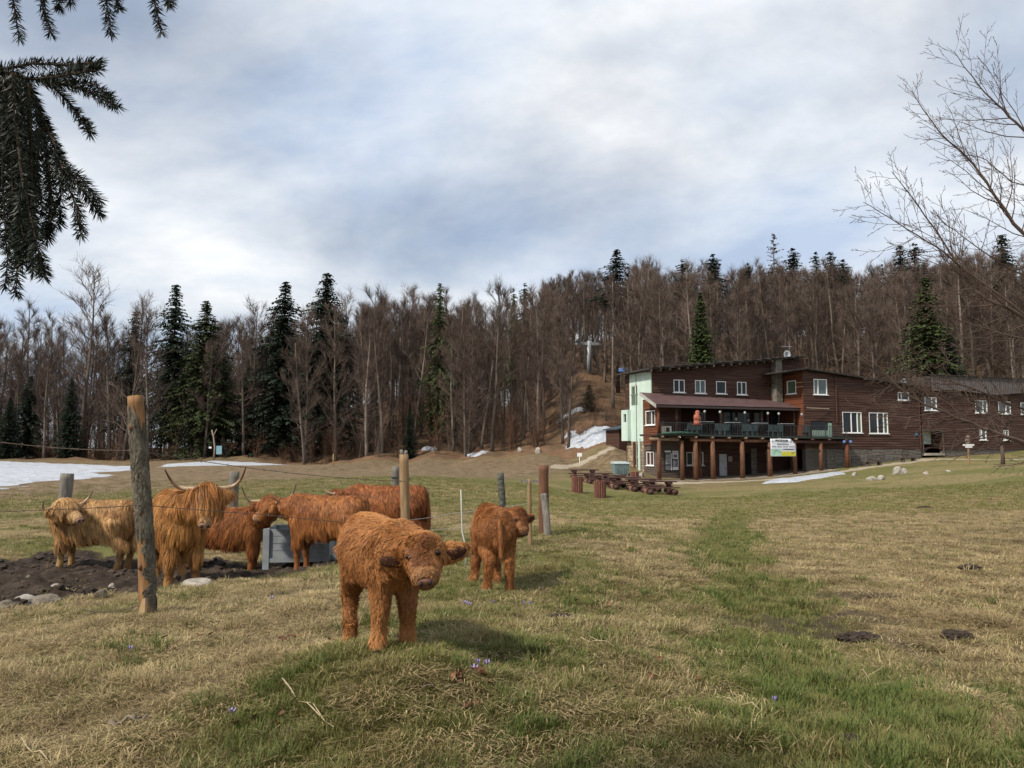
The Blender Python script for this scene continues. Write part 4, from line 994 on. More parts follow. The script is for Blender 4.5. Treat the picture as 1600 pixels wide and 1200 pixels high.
# shed and bin left of the lodge
sp_ = G(967, 80)
shed = thing('timber_shed', 'small dark timber shed with slate-blue roof left of the mint wall', 'shed', sp_, LA)
g = MB(); g.box(0, 3.4, 0, 3, -.4, 2.1); g.build('wall', WOODBROWN, shed)
g = MB(); g.hexa([(-.3, -.3, 2.0), (3.5, -.3, 2.35), (3.5, 3.2, 2.35), (-.3, 3.2, 2.0), (-.3, -.3, 2.12), (3.5, -.3, 2.95), (3.5, 3.2, 2.95), (-.3, 3.2, 2.12)]); g.build('roof', mat('blue_grey_roof', (0.045, 0.06, 0.075), None, .6), shed)
bp = G(968, 67)
binn = thing('waste_container', 'grey-green wheeled waste container on the grass left of the lodge', 'waste container', bp, R(12))
g = MB(); g.hexa([(-.60, -.42, .2), (.60, -.42, .2), (.60, .42, .2), (-.60, .42, .2), (-.67, -.5, 1.12), (.67, -.5, 1.12), (.67, .5, 1.12), (-.67, .5, 1.12)])
for i in range(6): g.box(-.5 + i * .2, -.45 + i * .2, -.5, -.47, .3, 1.05)
g.build('body', mat('galvanised_green', (0.20, 0.27, 0.27), (0.13, 0.18, 0.18), .5, 3, metal=.2), binn)
g = MB(); g.hexa([(-.71, -.55, 1.12), (.71, -.55, 1.12), (.71, .53, 1.12), (-.71, .53, 1.12), (-.69, -.45, 1.22), (.69, -.45, 1.22), (.66, .4, 1.32), (-.66, .4, 1.32)]); g.build('lid', mat('pale_bin_lid', (0.40, 0.45, 0.45), None, .5), binn)
for a in (-.5, .5):
    for b_ in (-.36, .36):
        g = MB(); g.tube([(a - .04, b_, .1), (a + .04, b_, .1)], .1, 10); g.build('wheel', mat('pale_rubber', (0.3, 0.3, 0.3), None, .7), binn)
# ------------------------------------------------------------------ the wood on the hill
BARK = mat('beech_bark', (0.180, 0.148, 0.122), (0.062, 0.049, 0.040), 0.9, 1.3, (2, 2, 0.5), 0.0, 0.15, rnd=0.45)
TWIG = mat('bare_twigs', (0.138, 0.102, 0.083), (0.068, 0.049, 0.040), 0.9, 0.6, rnd=0.35, spec=0.1)
TWIGL = mat('bare_twigs_near', (0.105, 0.075, 0.060), (0.060, 0.042, 0.034), 0.85, 1.0, spec=0.15)
SPR_BARK = mat('spruce_bark', (0.095, 0.065, 0.048), (0.05, 0.034, 0.026), 0.9, 2)
def needle_mat(name, a, b):
    t = NT(name); t.b.inputs['Roughness'].default_value = 0.7; t.b.inputs['Specular IOR Level'].default_value = 0.2
    g = t.n('ShaderNodeNewGeometry'); oi = t.n('ShaderNodeObjectInfo')
    c = t.ramp(t.noise(1.1, 4, 0.6, g.outputs['Position']), [(0.35, b), (0.65, a)])
    c = t.mix(1.0, c, t.ramp(oi.outputs['Random'], [(0, 0.75), (1, 1.25)]), 'MULTIPLY')
    t.l(c, t.b.inputs['Base Color']); MATS[name] = t.m; return t.m
NEED_D = needle_mat('dark_spruce_needles', (0.026, 0.040, 0.022), (0.012, 0.020, 0.012))
NEED_B = needle_mat('sunny_spruce_needles', (0.070, 0.100, 0.026), (0.030, 0.050, 0.015))
NEED_O = needle_mat('olive_spruce_needles', (0.062, 0.078, 0.026), (0.028, 0.040, 0.015))

def rvec(rn): 
    while True:
        v = Vector((rn.uniform(-1, 1), rn.uniform(-1, 1), rn.uniform(-1, 1)))
        if 0.05 < v.length < 1: return v.normalized()
def grow(mb, rn, p, d, L, r, up, wob, seg):
    pts = [p.copy()]; rads = [r]
    for i in range(seg):
        d = (d + rvec(rn) * wob + Vector((0, 0, up))).normalized()
        p = p + d * (L / seg); pts.append(p.copy()); rads.append(r * (1 - 0.75 * (i + 1) / seg))
    return pts, rads
def strip(mb, pts, w0, w1, rn):
    side = (pts[-1] - pts[0]).cross(rvec(rn)).normalized(); n = len(pts); vs = []
    for i, q in enumerate(pts):
        w = (w0 + (w1 - w0) * i / (n - 1)) / 2; vs += [q - side * w, q + side * w]
    mb.add(vs, [(2 * i, 2 * i + 1, 2 * i + 3, 2 * i + 2) for i in range(n - 1)])
def bare_tree(seed, Ht, start, spread, nprim, fork=0.0, nsec=9, ntw=9, lean=0.05):
    rn = random.Random(seed); tr = MB(); cr = MB()
    r0 = Ht * 0.0105
    pts = []; p = Vector((0, 0, -0.6)); d = Vector((rn.uniform(-lean, lean), rn.uniform(-lean, lean), 1)).normalized()
    n = 10
    for i in range(n + 1):
        pts.append(p.copy()); d = (d + rvec(rn) * 0.05 + Vector((0, 0, .06))).normalized(); p = p + d * (Ht * 0.95 / n)
    rads = [r0 * (1.25 if i == 0 else 1.0) * (1 - 0.9 * (i / n) ** 1.1) + 0.02 for i in range(n + 1)]
    tr.tube(pts, rads, 7)
    def at(h):
        x = max(0, min(n - 1e-4, h * n)); i = int(x); return pts[i].lerp(pts[i + 1], x - i), rads[i] + (rads[i + 1] - rads[i]) * (x - i)
    for k in range(nprim):
        h = start + (0.97 - start) * ((k + rn.random()) / nprim) ** 0.9
        b, rb = at(h); a = rn.uniform(0, 2 * math.pi)
        out = Vector((math.cos(a), math.sin(a), 0)); steep = 0.55 + 0.75 * h + rn.uniform(-.2, .3)
        L = Ht * spread * (1.15 - h * 0.75) * rn.uniform(.65, 1.15)
        q, qr = grow(cr, rn, b, (out + Vector((0, 0, steep))).normalized(), L, min(rb * 0.55, 0.012 * L + .012), 0.07, 0.16, 5)
        cr.tube(q, qr, 4, False)
        for s in range(nsec):
            t = rn.uniform(.15, 1.0); x = t * 5; i = min(4, int(x)); c = q[i].lerp(q[i + 1], x - i)
            dd = ((q[i + 1] - q[i]).normalized() + rvec(rn) * 0.75 + Vector((0, 0, .25))).normalized(); L2 = L * rn.uniform(.25, .5) * (1.1 - .45 * t)
            q2, _ = grow(cr, rn, c, dd, L2, .02, .06, .2, 3)
            strip(cr, q2, 0.045, 0.02, rn)
            for w in range(ntw):
                t2 = rn.uniform(.2, 1); x2 = t2 * 3; i2 = min(2, int(x2)); c2 = q2[i2].lerp(q2[i2 + 1], x2 - i2)
                d2 = ((q2[i2 + 1] - q2[i2]).normalized() + rvec(rn) * 0.8 + Vector((0, 0, .3))).normalized(); L3 = rn.uniform(.5, 1.3)
                mid_ = c2 + d2 * L3 * .5; d3 = (d2 + rvec(rn) * .35 + Vector((0, 0, .12))).normalized()
                strip(cr, [c2, mid_, mid_ + d3 * L3 * .5], 0.026, 0.012, rn)
    for k in range(70):                                    # short shoots along the bole
        h = rn.uniform(.06, start + .15); b, rb = at(h); a = rn.uniform(0, 6.283); dd = Vector((math.cos(a), math.sin(a), rn.uniform(.1, .9))).normalized(); L2 = rn.uniform(.7, 2.2)
        q2, _ = grow(cr, rn, b, dd, L2, .02, .06, .2, 3); strip(cr, q2, 0.034, 0.014, rn)
        for w in range(5):
            c2 = q2[rn.randint(1, 3)]; d2 = (dd + rvec(rn) * .8 + Vector((0, 0, .3))).normalized(); L3 = rn.uniform(.3, .9); strip(cr, [c2, c2 + d2 * L3 * .5, c2 + (d2 + rvec(rn) * .3).normalized() * L3], .022, .010, rn)
    return tr.mesh('trunk', True), cr.mesh('crown')
def spruce(seed, Ht, Rm, base=0.08, gap=0.0, droop=0.35, ragged=0.25, dens=1.0):
    rn = random.Random(seed); tr = MB(); cr = MB()
    tr.tube([(0, 0, -.6), (0, 0, Ht * .5), (0.05, 0, Ht * .97)], [Ht * .013, Ht * .008, .02], 7)
    z = Ht * base
    while z < Ht * .985:
        f = (z - Ht * base) / (Ht * (1 - base)); rad = Rm * (1 - f) ** 0.82 + .12
        if f < 0.12: rad *= 0.7 + 2.5 * f
        nb = int(rn.uniform(5, 8) * dens) + (0 if f < .85 else -1); a0 = rn.random() * 6.28
        for k in range(nb):
            if rn.random() < gap: continue
            a = a0 + 6.283 * k / nb + rn.uniform(-.25, .25); L = rad * rn.uniform(1 - ragged * 1.2, 1 + ragged * .8) * (1 + ragged * .6 * math.sin(z * 1.7 + seed))
            out = Vector((math.cos(a), math.sin(a), 0)); side = Vector((-math.sin(a), math.cos(a), 0))
            m = 5; zz = z + rn.uniform(-.15, .15); pts = []
            up = .25 * (f - .2)
            for i in range(m + 1):
                t = i / m; pts.append(out * (L * t) + Vector((0, 0, zz + L * (up * t - droop * t * t + .14 * t ** 3))))
            strip(cr, pts, .10, .04, rn)
            ns = max(3, int(L / .22))
            for s in range(ns):
                t = (s + rn.random()) / ns; x = t * m; i = min(m - 1, int(x)); c = pts[i].lerp(pts[i + 1], x - i)
                for sg in (-1, 1):
                    l = (0.22 + .34 * L / 3 * (1 - .6 * t)) * rn.uniform(.7, 1.35)
                    d = (side * sg * rn.uniform(.45, 1) + out * rn.uniform(.3, .8) + Vector((0, 0, rn.uniform(-.95, .02)))).normalized()
                    w = rn.uniform(.14, .25); e = d.cross(Vector((rn.uniform(-.4, .4), rn.uniform(-.4, .4), 1))).normalized() * w / 2
                    tip = c + d * l
                    cr.add([c - e * .6, c + e * .6, c + d * l * .55 + e, tip, c + d * l * .55 - e], [(0, 1, 2, 3, 4)])
        z += rn.uniform(.26, .42) * (0.75 + .5 * (1 - f))
    return tr.mesh('trunk', True), cr.mesh('crown')
def tree_obj(name, meshes, p, sc, rz, label, group, tm, cm, sz=1.0):
    t = thing(name, label, 'tree', p, rz, group); t.scale = (sc, sc, sc * sz)
    for nm, me, m_ in (('trunk', meshes[0], tm), ('crown', meshes[1], cm)):
        if not me.materials: me.materials.append(m_)
        o = bpy.data.objects.new(nm, me); link(o); o.parent = t
        if me.materials[0] != m_:
            o.material_slots[0].link = 'OBJECT'; o.material_slots[0].material = m_
    return t
BT = [bare_tree(100 + i, 20, (.30, .36, .20, .42, .28, .5, .16, .34)[i], (.23, .19, .28, .17, .22, .16, .29, .19)[i], (24, 22, 27, 19, 24, 18, 29, 22)[i]) for i in range(8)]
SP = [spruce(200 + i, 20, (5.2, 4.9, 3.9, 3.6)[i], (.06, .1, .2, .32)[i], (.0, .02, .12, .22)[i], .42, (.30, .34, .45, .45)[i], (1.5, 1.5, 1.25, 1.2)[i]) for i in range(4)]
SPH = spruce(230, 20, 2.6, .62, .05, .42, .4, 1.4)
SPL = spruce(210, 20, 4.4, .02, 0.0, .22, .14, 1.9)

rt = random.Random(77)
placed = []
def ok(x, y, dmin):
    for (a, b_) in placed:
        if (a - x) ** 2 + (b_ - y) ** 2 < dmin * dmin: return False
    placed.append((x, y)); return True
def conifer(px, ytop, Y, kind, width_k=1.0, m_=None, label=None, group=None, zoff=0.0):
    x, y = px_xy(px, Y); z = H(x, y); top = P(px, ytop, Y).z; h = top - z
    me = SPL if kind == 9 else (SPH if kind == 8 else SP[kind]); placed.append((x, y))
    t = tree_obj('spruce_tree', me, (x, y, z), h / 20.0, rt.uniform(0, 6.28), label, group, SPR_BARK, m_ or NEED_D)
    t.scale = (h / 20.0 * width_k, h / 20.0 * width_k, h / 20.0)
    return t
conifer(268, 440, 102, 1, .95, NEED_D, 'tall dark spruce standing above the left edge of the wood')
conifer(317, 465, 97.5, 0, 1.05, NEED_O, 'broad green spruce with boughs to the ground behind the snow strip')
conifer(206, 482, 104, 2, .9, NEED_D, 'thin ragged spruce left of the tall dark one')
conifer(441, 434, 100, 0, 1.05, NEED_D, 'dense dark spruce, left of the pair towering over the wood')
conifer(507, 422, 101, 1, 1.15, NEED_D, 'dense dark spruce, right of the pair towering over the wood')
conifer(470, 500, 106, 2, .9, NEED_D, 'lower dark spruce squeezed between the towering pair')
conifer(686, 438, 103, 1, .62, NEED_O, 'bright green slender spruce alone in the middle of the wood')
conifer(820, 438, 122, 3, .8, NEED_D, 'sparse spruce top above beeches left of the lift pylon')
conifer(803, 446, 118, 3, .55, NEED_O, 'ivy-green narrow spruce beside the sparse spruce top')
conifer(966, 386, 128, 8, 1.2, NEED_D, 'high-crowned spruce on long bare trunk above the lift pylon')
conifer(1098, 458, 92, 9, .82, NEED_B, 'bright yellow-green conical spruce right behind the lodge roof')
conifer(1455, 428, 96, 0, 1.1, NEED_O, 'big olive spruce rising behind the middle roof of the lodge')
conifer(1490, 520, 94, 1, 1.0, NEED_D, 'shorter dark spruce leaning on the big olive one behind the lodge')
SKO = ['second', 'fourth', 'fifth', 'sixth', 'seventh', 'ninth', 'tenth', 'eighth', 'eleventh', 'first', 'third']; sk = 0
for px, yt, Y, k, w in ((1120, 393, 138, 3, 1.3), (1247, 384, 140, 3, 1.35), (1283, 390, 146, 3, 1.0), (1306, 390, 142, 2, 1.2), (1326, 402, 146, 3, 1.3), (1417, 380, 138, 2, 1.1), (1440, 376, 140, 3, 1.3), (1388, 410, 148, 3, .9), (1580, 363, 130, 1, 1.1), (1070, 402, 144, 3, 1.1), (1175, 408, 150, 3, 1.0)):
    conifer(px, yt, Y, k, w, NEED_D, 'ragged dark spruce top on the skyline above the lodge, ' + SKO[sk] + ' from the left', 'spruce tops on the skyline'); sk += 1
conifer(640, 630, 94, 9, .8, NEED_D, 'young dark spruce behind the forked fence post')
conifer(921, 600, 107, 0, 1.6, NEED_D, 'young dark spruce at the foot of the lift pylon')
LOWL = ['low dark spruce cut by the left photo edge', 'low dark spruce standing back, second from the left photo edge', 'broad low spruce left of the tall fence post', 'lowest dark spruce in front at the left photo edge', 'thin low spruce right of the broad green one', 'low dark spruce beneath the towering pair, left of it']; sk = 0
for px, yt, Y, k, w in ((-20, 560, 99, 9, .9), (45, 585, 102, 0, 1.2), (110, 590, 98, 9, .9), (15, 620, 96, 9, 1.2), (350, 560, 101, 2, 1.0), (385, 570, 103, 1, .9)):
    conifer(px, yt, Y, k, w, NEED_D, LOWL[sk], 'low spruces at the left edge'); sk += 1
# bare beeches: the individuals that show largest
BB = mat('dead_snag_bark', (0.13, 0.11, 0.10), None, .9)
x, y = px_xy(1216, 140); z = H(x, y); hsn = P(1216, 360, 140).z - z
tree_obj('dead_tree', spruce(400, 20, 2.6, .35, .5, .1, .4, .8), (x, y, z), hsn / 20, 0.3, 'bare dead conifer on the skyline above the lodge chimney', None, BB, BB).children[1].scale = (1, 1, 1)
def skyline(px):
    xs = [-200, 0, 60, 130, 200, 260, 330, 380, 450, 540, 620, 700, 740, 800, 870, 940, 1000, 1060, 1120, 1200, 1300, 1400, 1500, 1700, 2000]
    ys = [455, 455, 425, 418, 460, 478, 462, 465, 462, 440, 432, 450, 438, 430, 425, 402, 402, 398, 395, 402, 410, 405, 395, 390, 380]
    return np.interp(px, xs, ys)
count = 0; tries = 0
while count < 262 and tries < 20000:
    tries += 1
    u = rt.random(); Y = 92 + 62 * u ** 1.25; px = rt.uniform(-40, 1640)
    x, y = px_xy(px, Y)
    if float(sdist(np.array([x]), np.array([y]), FOREST)[0]) < 0.5: continue
    if (900 < px < 942 and Y < 139) or (886 < px < 972 and Y < 139 and rt.random() < .72): continue          # clearing under the lift
    if px < 330 and Y > 122 and rt.random() < .6: continue
    if px > 975 and Y < 112 and rt.random() < .5: continue
    if not ok(x, y, 2.6): continue
    z = H(x, y)
    hmax = P(px, skyline(px), Y).z - z
    h = min(rt.uniform(15, 25), hmax * rt.uniform(.84, 1.07))
    if h < 7: continue
    k = rt.randrange(8)
    spot = [s for lim, s in ((90, 'at the left photo edge behind the snow field'), (200, 'left of the tall fence post'), (300, 'behind the tall fence post'), (430, 'right of the broad green spruce'), (560, 'about the towering pair of spruces'),
            (660, 'between the towering pair and the bright slender spruce'), (740, 'about the bright slender spruce'), (820, 'right of the bright slender spruce'), (900, 'left of the lift pylon'), (1010, 'above the lift pylon'),
            (1090, 'above the mint end of the lodge'), (1170, 'right of the conical spruce behind the lodge'), (1260, 'above the lodge chimney'), (1350, 'above the large paired windows of the lodge'), (1440, 'left of the big olive spruce'), (1530, 'right of the big olive spruce'), (9999, 'at the right photo edge')) if px < lim][0]
    row = 'front row' if Y < 106 else ('middle row' if Y < 124 else 'back row')
    lab, gr = ('bare brown beech, ' + row + ', ' + spot), 'beeches ' + spot
    tree_obj('beech_tree', BT[k], (x, y, z), h / 20.0, rt.uniform(0, 6.28), lab, gr, BARK, TWIG)
    count += 1
# two stout edge trees that can be told apart
for px, Y, yt, k, lab in ((887, 87, 470, 1, 'tall bare double-trunked tree at the edge of the snow bank'), (130, 100, 412, 6, 'widest bare tree with fan-shaped crown at the left skyline')):
    x, y = px_xy(px, Y); z = H(x, y); h = P(px, yt, Y).z - z
    tree_obj('beech_tree', BT[k], (x, y, z), h / 20.0, 1.0, lab, None, BARK, TWIG)
# everything farther back is one mass
def inst_group(name, coll_objs, pts, scales, rots, m_idx=None, tilt=None):
    """one object whose vertices carry instances of the given (unlinked) objects"""
    me = bpy.data.meshes.new(name); me.vertices.add(len(pts)); me.vertices.foreach_set('co', np.asarray(pts, np.float32).ravel())
    for nm, arr in (('sc', scales), ('rz', rots), ('kx', m_idx if m_idx is not None else np.random.RandomState(1).randint(0, len(coll_objs), len(pts)))):
        if nm == 'kx': a = me.attributes.new(nm, 'INT', 'POINT'); a.data.foreach_set('value', np.asarray(arr, np.int32))
        else: a = me.attributes.new(nm, 'FLOAT', 'POINT'); a.data.foreach_set('value', np.asarray(arr, np.float32))
    o = bpy.data.objects.new(name, me); link(o)
    c = bpy.data.collections.new(name + '_sources')
    for q in coll_objs: c.objects.link(q)
    ng = bpy.data.node_groups.new(name + '_scatter', 'GeometryNodeTree')
    ng.interface.new_socket('Geometry', in_out='INPUT', socket_type='NodeSocketGeometry'); ng.interface.new_socket('Geometry', in_out='OUTPUT', socket_type='NodeSocketGeometry')
    N = ng.nodes.new; gi = N('NodeGroupInput'); go_ = N('NodeGroupOutput'); ci = N('GeometryNodeCollectionInfo'); ci.inputs[0].default_value = c
    ci.inputs['Separate Children'].default_value = True; ci.inputs['Reset Children'].default_value = True
    ip = N('GeometryNodeInstanceOnPoints'); ip.inputs['Pick Instance'].default_value = True
    def attr(nm, ty):
        a = N('GeometryNodeInputNamedAttribute'); a.data_type = ty; a.inputs[0].default_value = nm; return a.outputs[0]
    cx = N('ShaderNodeCombineXYZ'); ng.links.new(attr('rz', 'FLOAT'), cx.inputs[2])
    ng.links.new(gi.outputs[0], ip.inputs['Points']); ng.links.new(ci.outputs[0], ip.inputs['Instance'])
    ng.links.new(attr('kx', 'INT'), ip.inputs['Instance Index']); ng.links.new(cx.outputs[0], ip.inputs['Rotation'])
    ng.links.new(attr('sc', 'FLOAT'), ip.inputs['Scale']); ng.links.new(ip.outputs[0], go_.inputs[0])
    md = o.modifiers.new('scatter', 'NODES'); md.node_group = ng
    return o
def join_tree(i):
    a, b_ = BT[i]; nv = len(a.vertices)
    V = np.empty((nv + len(b_.vertices)) * 3, np.float32); t1 = np.empty(nv * 3, np.float32); a.vertices.foreach_get('co', t1); t2 = np.empty(len(b_.vertices) * 3, np.float32); b_.vertices.foreach_get('co', t2)
    me = bpy.data.meshes.new('wood_tree'); f = [tuple(p.vertices) for p in a.polygons] + [tuple(v + nv for v in p.vertices) for p in b_.polygons]
    me.from_pydata(np.concatenate([t1, t2]).reshape(-1, 3).tolist(), [], f); me.materials.append(TWIG); me.materials.append(BARK)
    mi = np.zeros(len(f), np.int32); mi[:len(a.polygons)] = 1; me.polygons.foreach_set('material_index', mi)
    return bpy.data.objects.new('wood_tree', me)
src = [join_tree(i) for i in (0, 1, 3, 4, 5, 7)]
pts = []; scs = []; tries = 0
while len(pts) < 700 and tries < 30000:
    tries += 1
    Y = rt.uniform(104, 205); px = rt.uniform(-80, 1680)
    x, y = px_xy(px, Y)
    if (900 < px < 942 and Y < 140) or (886 < px < 975 and Y < 140 and rt.random() < .6): continue
    if px < 340 and rt.random() < .72: continue
    if not ok(x, y, 2.0): continue
    z = H(x, y); h = min(rt.uniform(14, 21), (P(px, skyline(px) + rt.uniform(-6, 22), Y).z - z))
    if h < 6: continue
    pts.append((x, y, z)); scs.append(h / 20)
o = inst_group('distant_wood', src, pts, scs, [rt.uniform(0, 6.28) for _ in pts])
tag(o, 'mass of bare beeches farther back on the hill', 'wood', kind='stuff')
# undergrowth
def bush(seed, h, n, spread):
    rn = random.Random(seed); mb = MB()
    for i in range(n):
        a = rn.uniform(0, 6.28); d = Vector((math.cos(a) * spread * rn.random(), math.sin(a) * spread * rn.random(), 1)).normalized()
        q, _ = grow(mb, rn, Vector((rn.uniform(-.3, .3), rn.uniform(-.3, .3), -.1)), d, h * rn.uniform(.6, 1.1), .02, -.02, .2, 4); strip(mb, q, .05, .02, rn)
        for k in range(7):
            c = q[rn.randint(1, 4)]; dd = (d + rvec(rn) * .9).normalized(); L = h * rn.uniform(.15, .4); strip(mb, [c, c + dd * L * .5, c + (dd + rvec(rn) * .3).normalized() * L], .028, .012, rn)
    me = mb.mesh('undergrowth'); me.materials.append(TWIG if seed % 2 else mat('rusty_beech_brush', (0.115, 0.060, 0.034), (0.07, 0.038, 0.024), .9, 1, rnd=.3)); return bpy.data.objects.new('undergrowth', me)
src = [bush(i, (2.4, 1.6, 3.4, 1.2, 6.5, 8.0)[i], (16, 16, 16, 16, 12, 10)[i], (.9, .9, .8, .9, .28, .22)[i]) for i in range(6)]
pts = []; scs = []
for i in range(1300):
    px = rt.uniform(-60, 1660); x0, Y = 0, rt.uniform(92, 150)
    x, y = px_xy(px, Y)
    sd = float(sdist(np.array([x]), np.array([y]), FOREST)[0])
    if sd < 0.2 or (sd > 14 and rt.random() < .5): continue
    if 895 < px < 980 and rt.random() < .7: continue
    pts.append((x, y, H(x, y))); scs.append(rt.uniform(.5, 1.3) * (1.0 if sd < 10 else .8))
o = inst_group('undergrowth', src, pts, scs, [rt.uniform(0, 6.28) for _ in pts])
tag(o, 'brown brushwood and saplings under the trees at the edge of the wood', 'undergrowth', kind='stuff')
# ------------------------------------------------------------------ highland cattle
def fur_mat(name, rough=0.55):
    t = NT(name); t.b.inputs['Roughness'].default_value = rough; t.b.inputs['Specular IOR Level'].default_value = 0.25
    at = t.n('ShaderNodeVertexColor', layer_name='Col'); t.l(at.outputs[0], t.b.inputs['Base Color'])
    tl = t.n('ShaderNodeBsdfTranslucent'); t.l(at.outputs[0], tl.inputs[0]); mx = t.n('ShaderNodeMixShader'); mx.inputs[0].default_value = 0.22
    t.l(t.b.outputs[0], mx.inputs[1]); t.l(tl.outputs[0], mx.inputs[2]); t.l(mx.outputs[0], t.o.inputs[0])
    return t.m
FUR = fur_mat('long_fur')
HORN = None
def horn_mat():
    t = NT('horn'); t.b.inputs['Roughness'].default_value = 0.4
    at = t.n('ShaderNodeVertexColor', layer_name='Col')
    c = t.mix(t.ramp(t.noise(18, 4, .6, coords(t, 'Object', (1, 1, 1))), [(.35, .0), (.7, .35)]), at.outputs[0], (0.12, 0.075, 0.045)); t.l(c, t.b.inputs['Base Color']); return t.m
HORN = horn_mat()
EYE = mat('dark_eye', (0.012, 0.008, 0.006), (0.006, 0.004, 0.004), 0.15, spec=.35)
NOSEA = mat('pale_muzzle_skin', (0.42, 0.27, 0.20), (0.26, 0.15, 0.11), 0.45, 20)
NOSEC = mat('rosy_brown_muzzle_skin', (0.22, 0.105, 0.07), (0.12, 0.055, 0.04), 0.4, 30)
NOSTR = mat('nostril', (0.03, 0.012, 0.01), None, .6)
HOOF = mat('hoof_horn', (0.05, 0.038, 0.03), (0.03, 0.022, 0.018), .6, 20)
EARIN = mat('ear_inside', (0.070, 0.026, 0.014), (0.035, 0.013, 0.008), .9, 20)

def n3(p, f, s):        # cheap smooth 3-d noise, -1..1
    return (np.sin(p[:, 0] * f * 1.0 + s) * np.cos(p[:, 1] * f * 1.13 + 1.7 * s) + np.sin(p[:, 1] * f * .93 + p[:, 2] * f * 1.21 + 2.3 * s) + np.cos(p[:, 2] * f * 1.07 - p[:, 0] * f * .71 + .6 * s)) / 2.4
def unit(a): return a / np.maximum(np.linalg.norm(a, axis=1, keepdims=True), 1e-9)
CA = dict(body=[(-.80, .93, .10, .14), (-.76, .90, .20, .25), (-.62, .87, .27, .32), (-.30, .83, .30, .35), (.05, .80, .315, .375), (.35, .82, .285, .375), (.56, .87, .24, .35), (.70, .91, .17, .25), (.76, .92, .10, .16)],
          fx=.47, fy=.17, hx=-.60, hy=.17, zs=.80, fore=[(.02, .80, .15), (.0, .55, .095), (.02, .36, .075), (0, .16, .055), (.0, .06, .066), (.02, -.02, .066)],
          hind=[(.08, .86, .21), (.14, .60, .15), (-.08, .42, .085), (-.03, .17, .056), (.0, .06, .066), (.02, -.02, .066)], neck0=(.55, .98, .24), neckm=.19, headL=.50, hr=(.125, .138, .108, .088, .072), vox=.024, ear=(.15, .075, .03))
CC = dict(body=[(-.40, .55, .05, .07), (-.385, .54, .11, .13), (-.31, .53, .155, .175), (-.14, .515, .165, .185), (.04, .505, .165, .185), (.18, .515, .15, .185), (.29, .54, .12, .165), (.36, .55, .08, .11)],
          fx=.235, fy=.088, hx=-.285, hy=.10, zs=.5, fore=[(.01, .50, .085), (.0, .34, .060), (.01, .235, .048), (0, .11, .033), (.0, .045, .042), (.012, -.015, .042)],
          hind=[(.05, .53, .115), (.07, .38, .080), (-.05, .27, .048), (-.02, .12, .033), (.0, .045, .042), (.012, -.015, .042)], neck0=(.28, .58, .135), neckm=.12, headL=.228, hr=(.104, .112, .090, .068, .050), vox=.0115, ear=(.098, .055, .018))

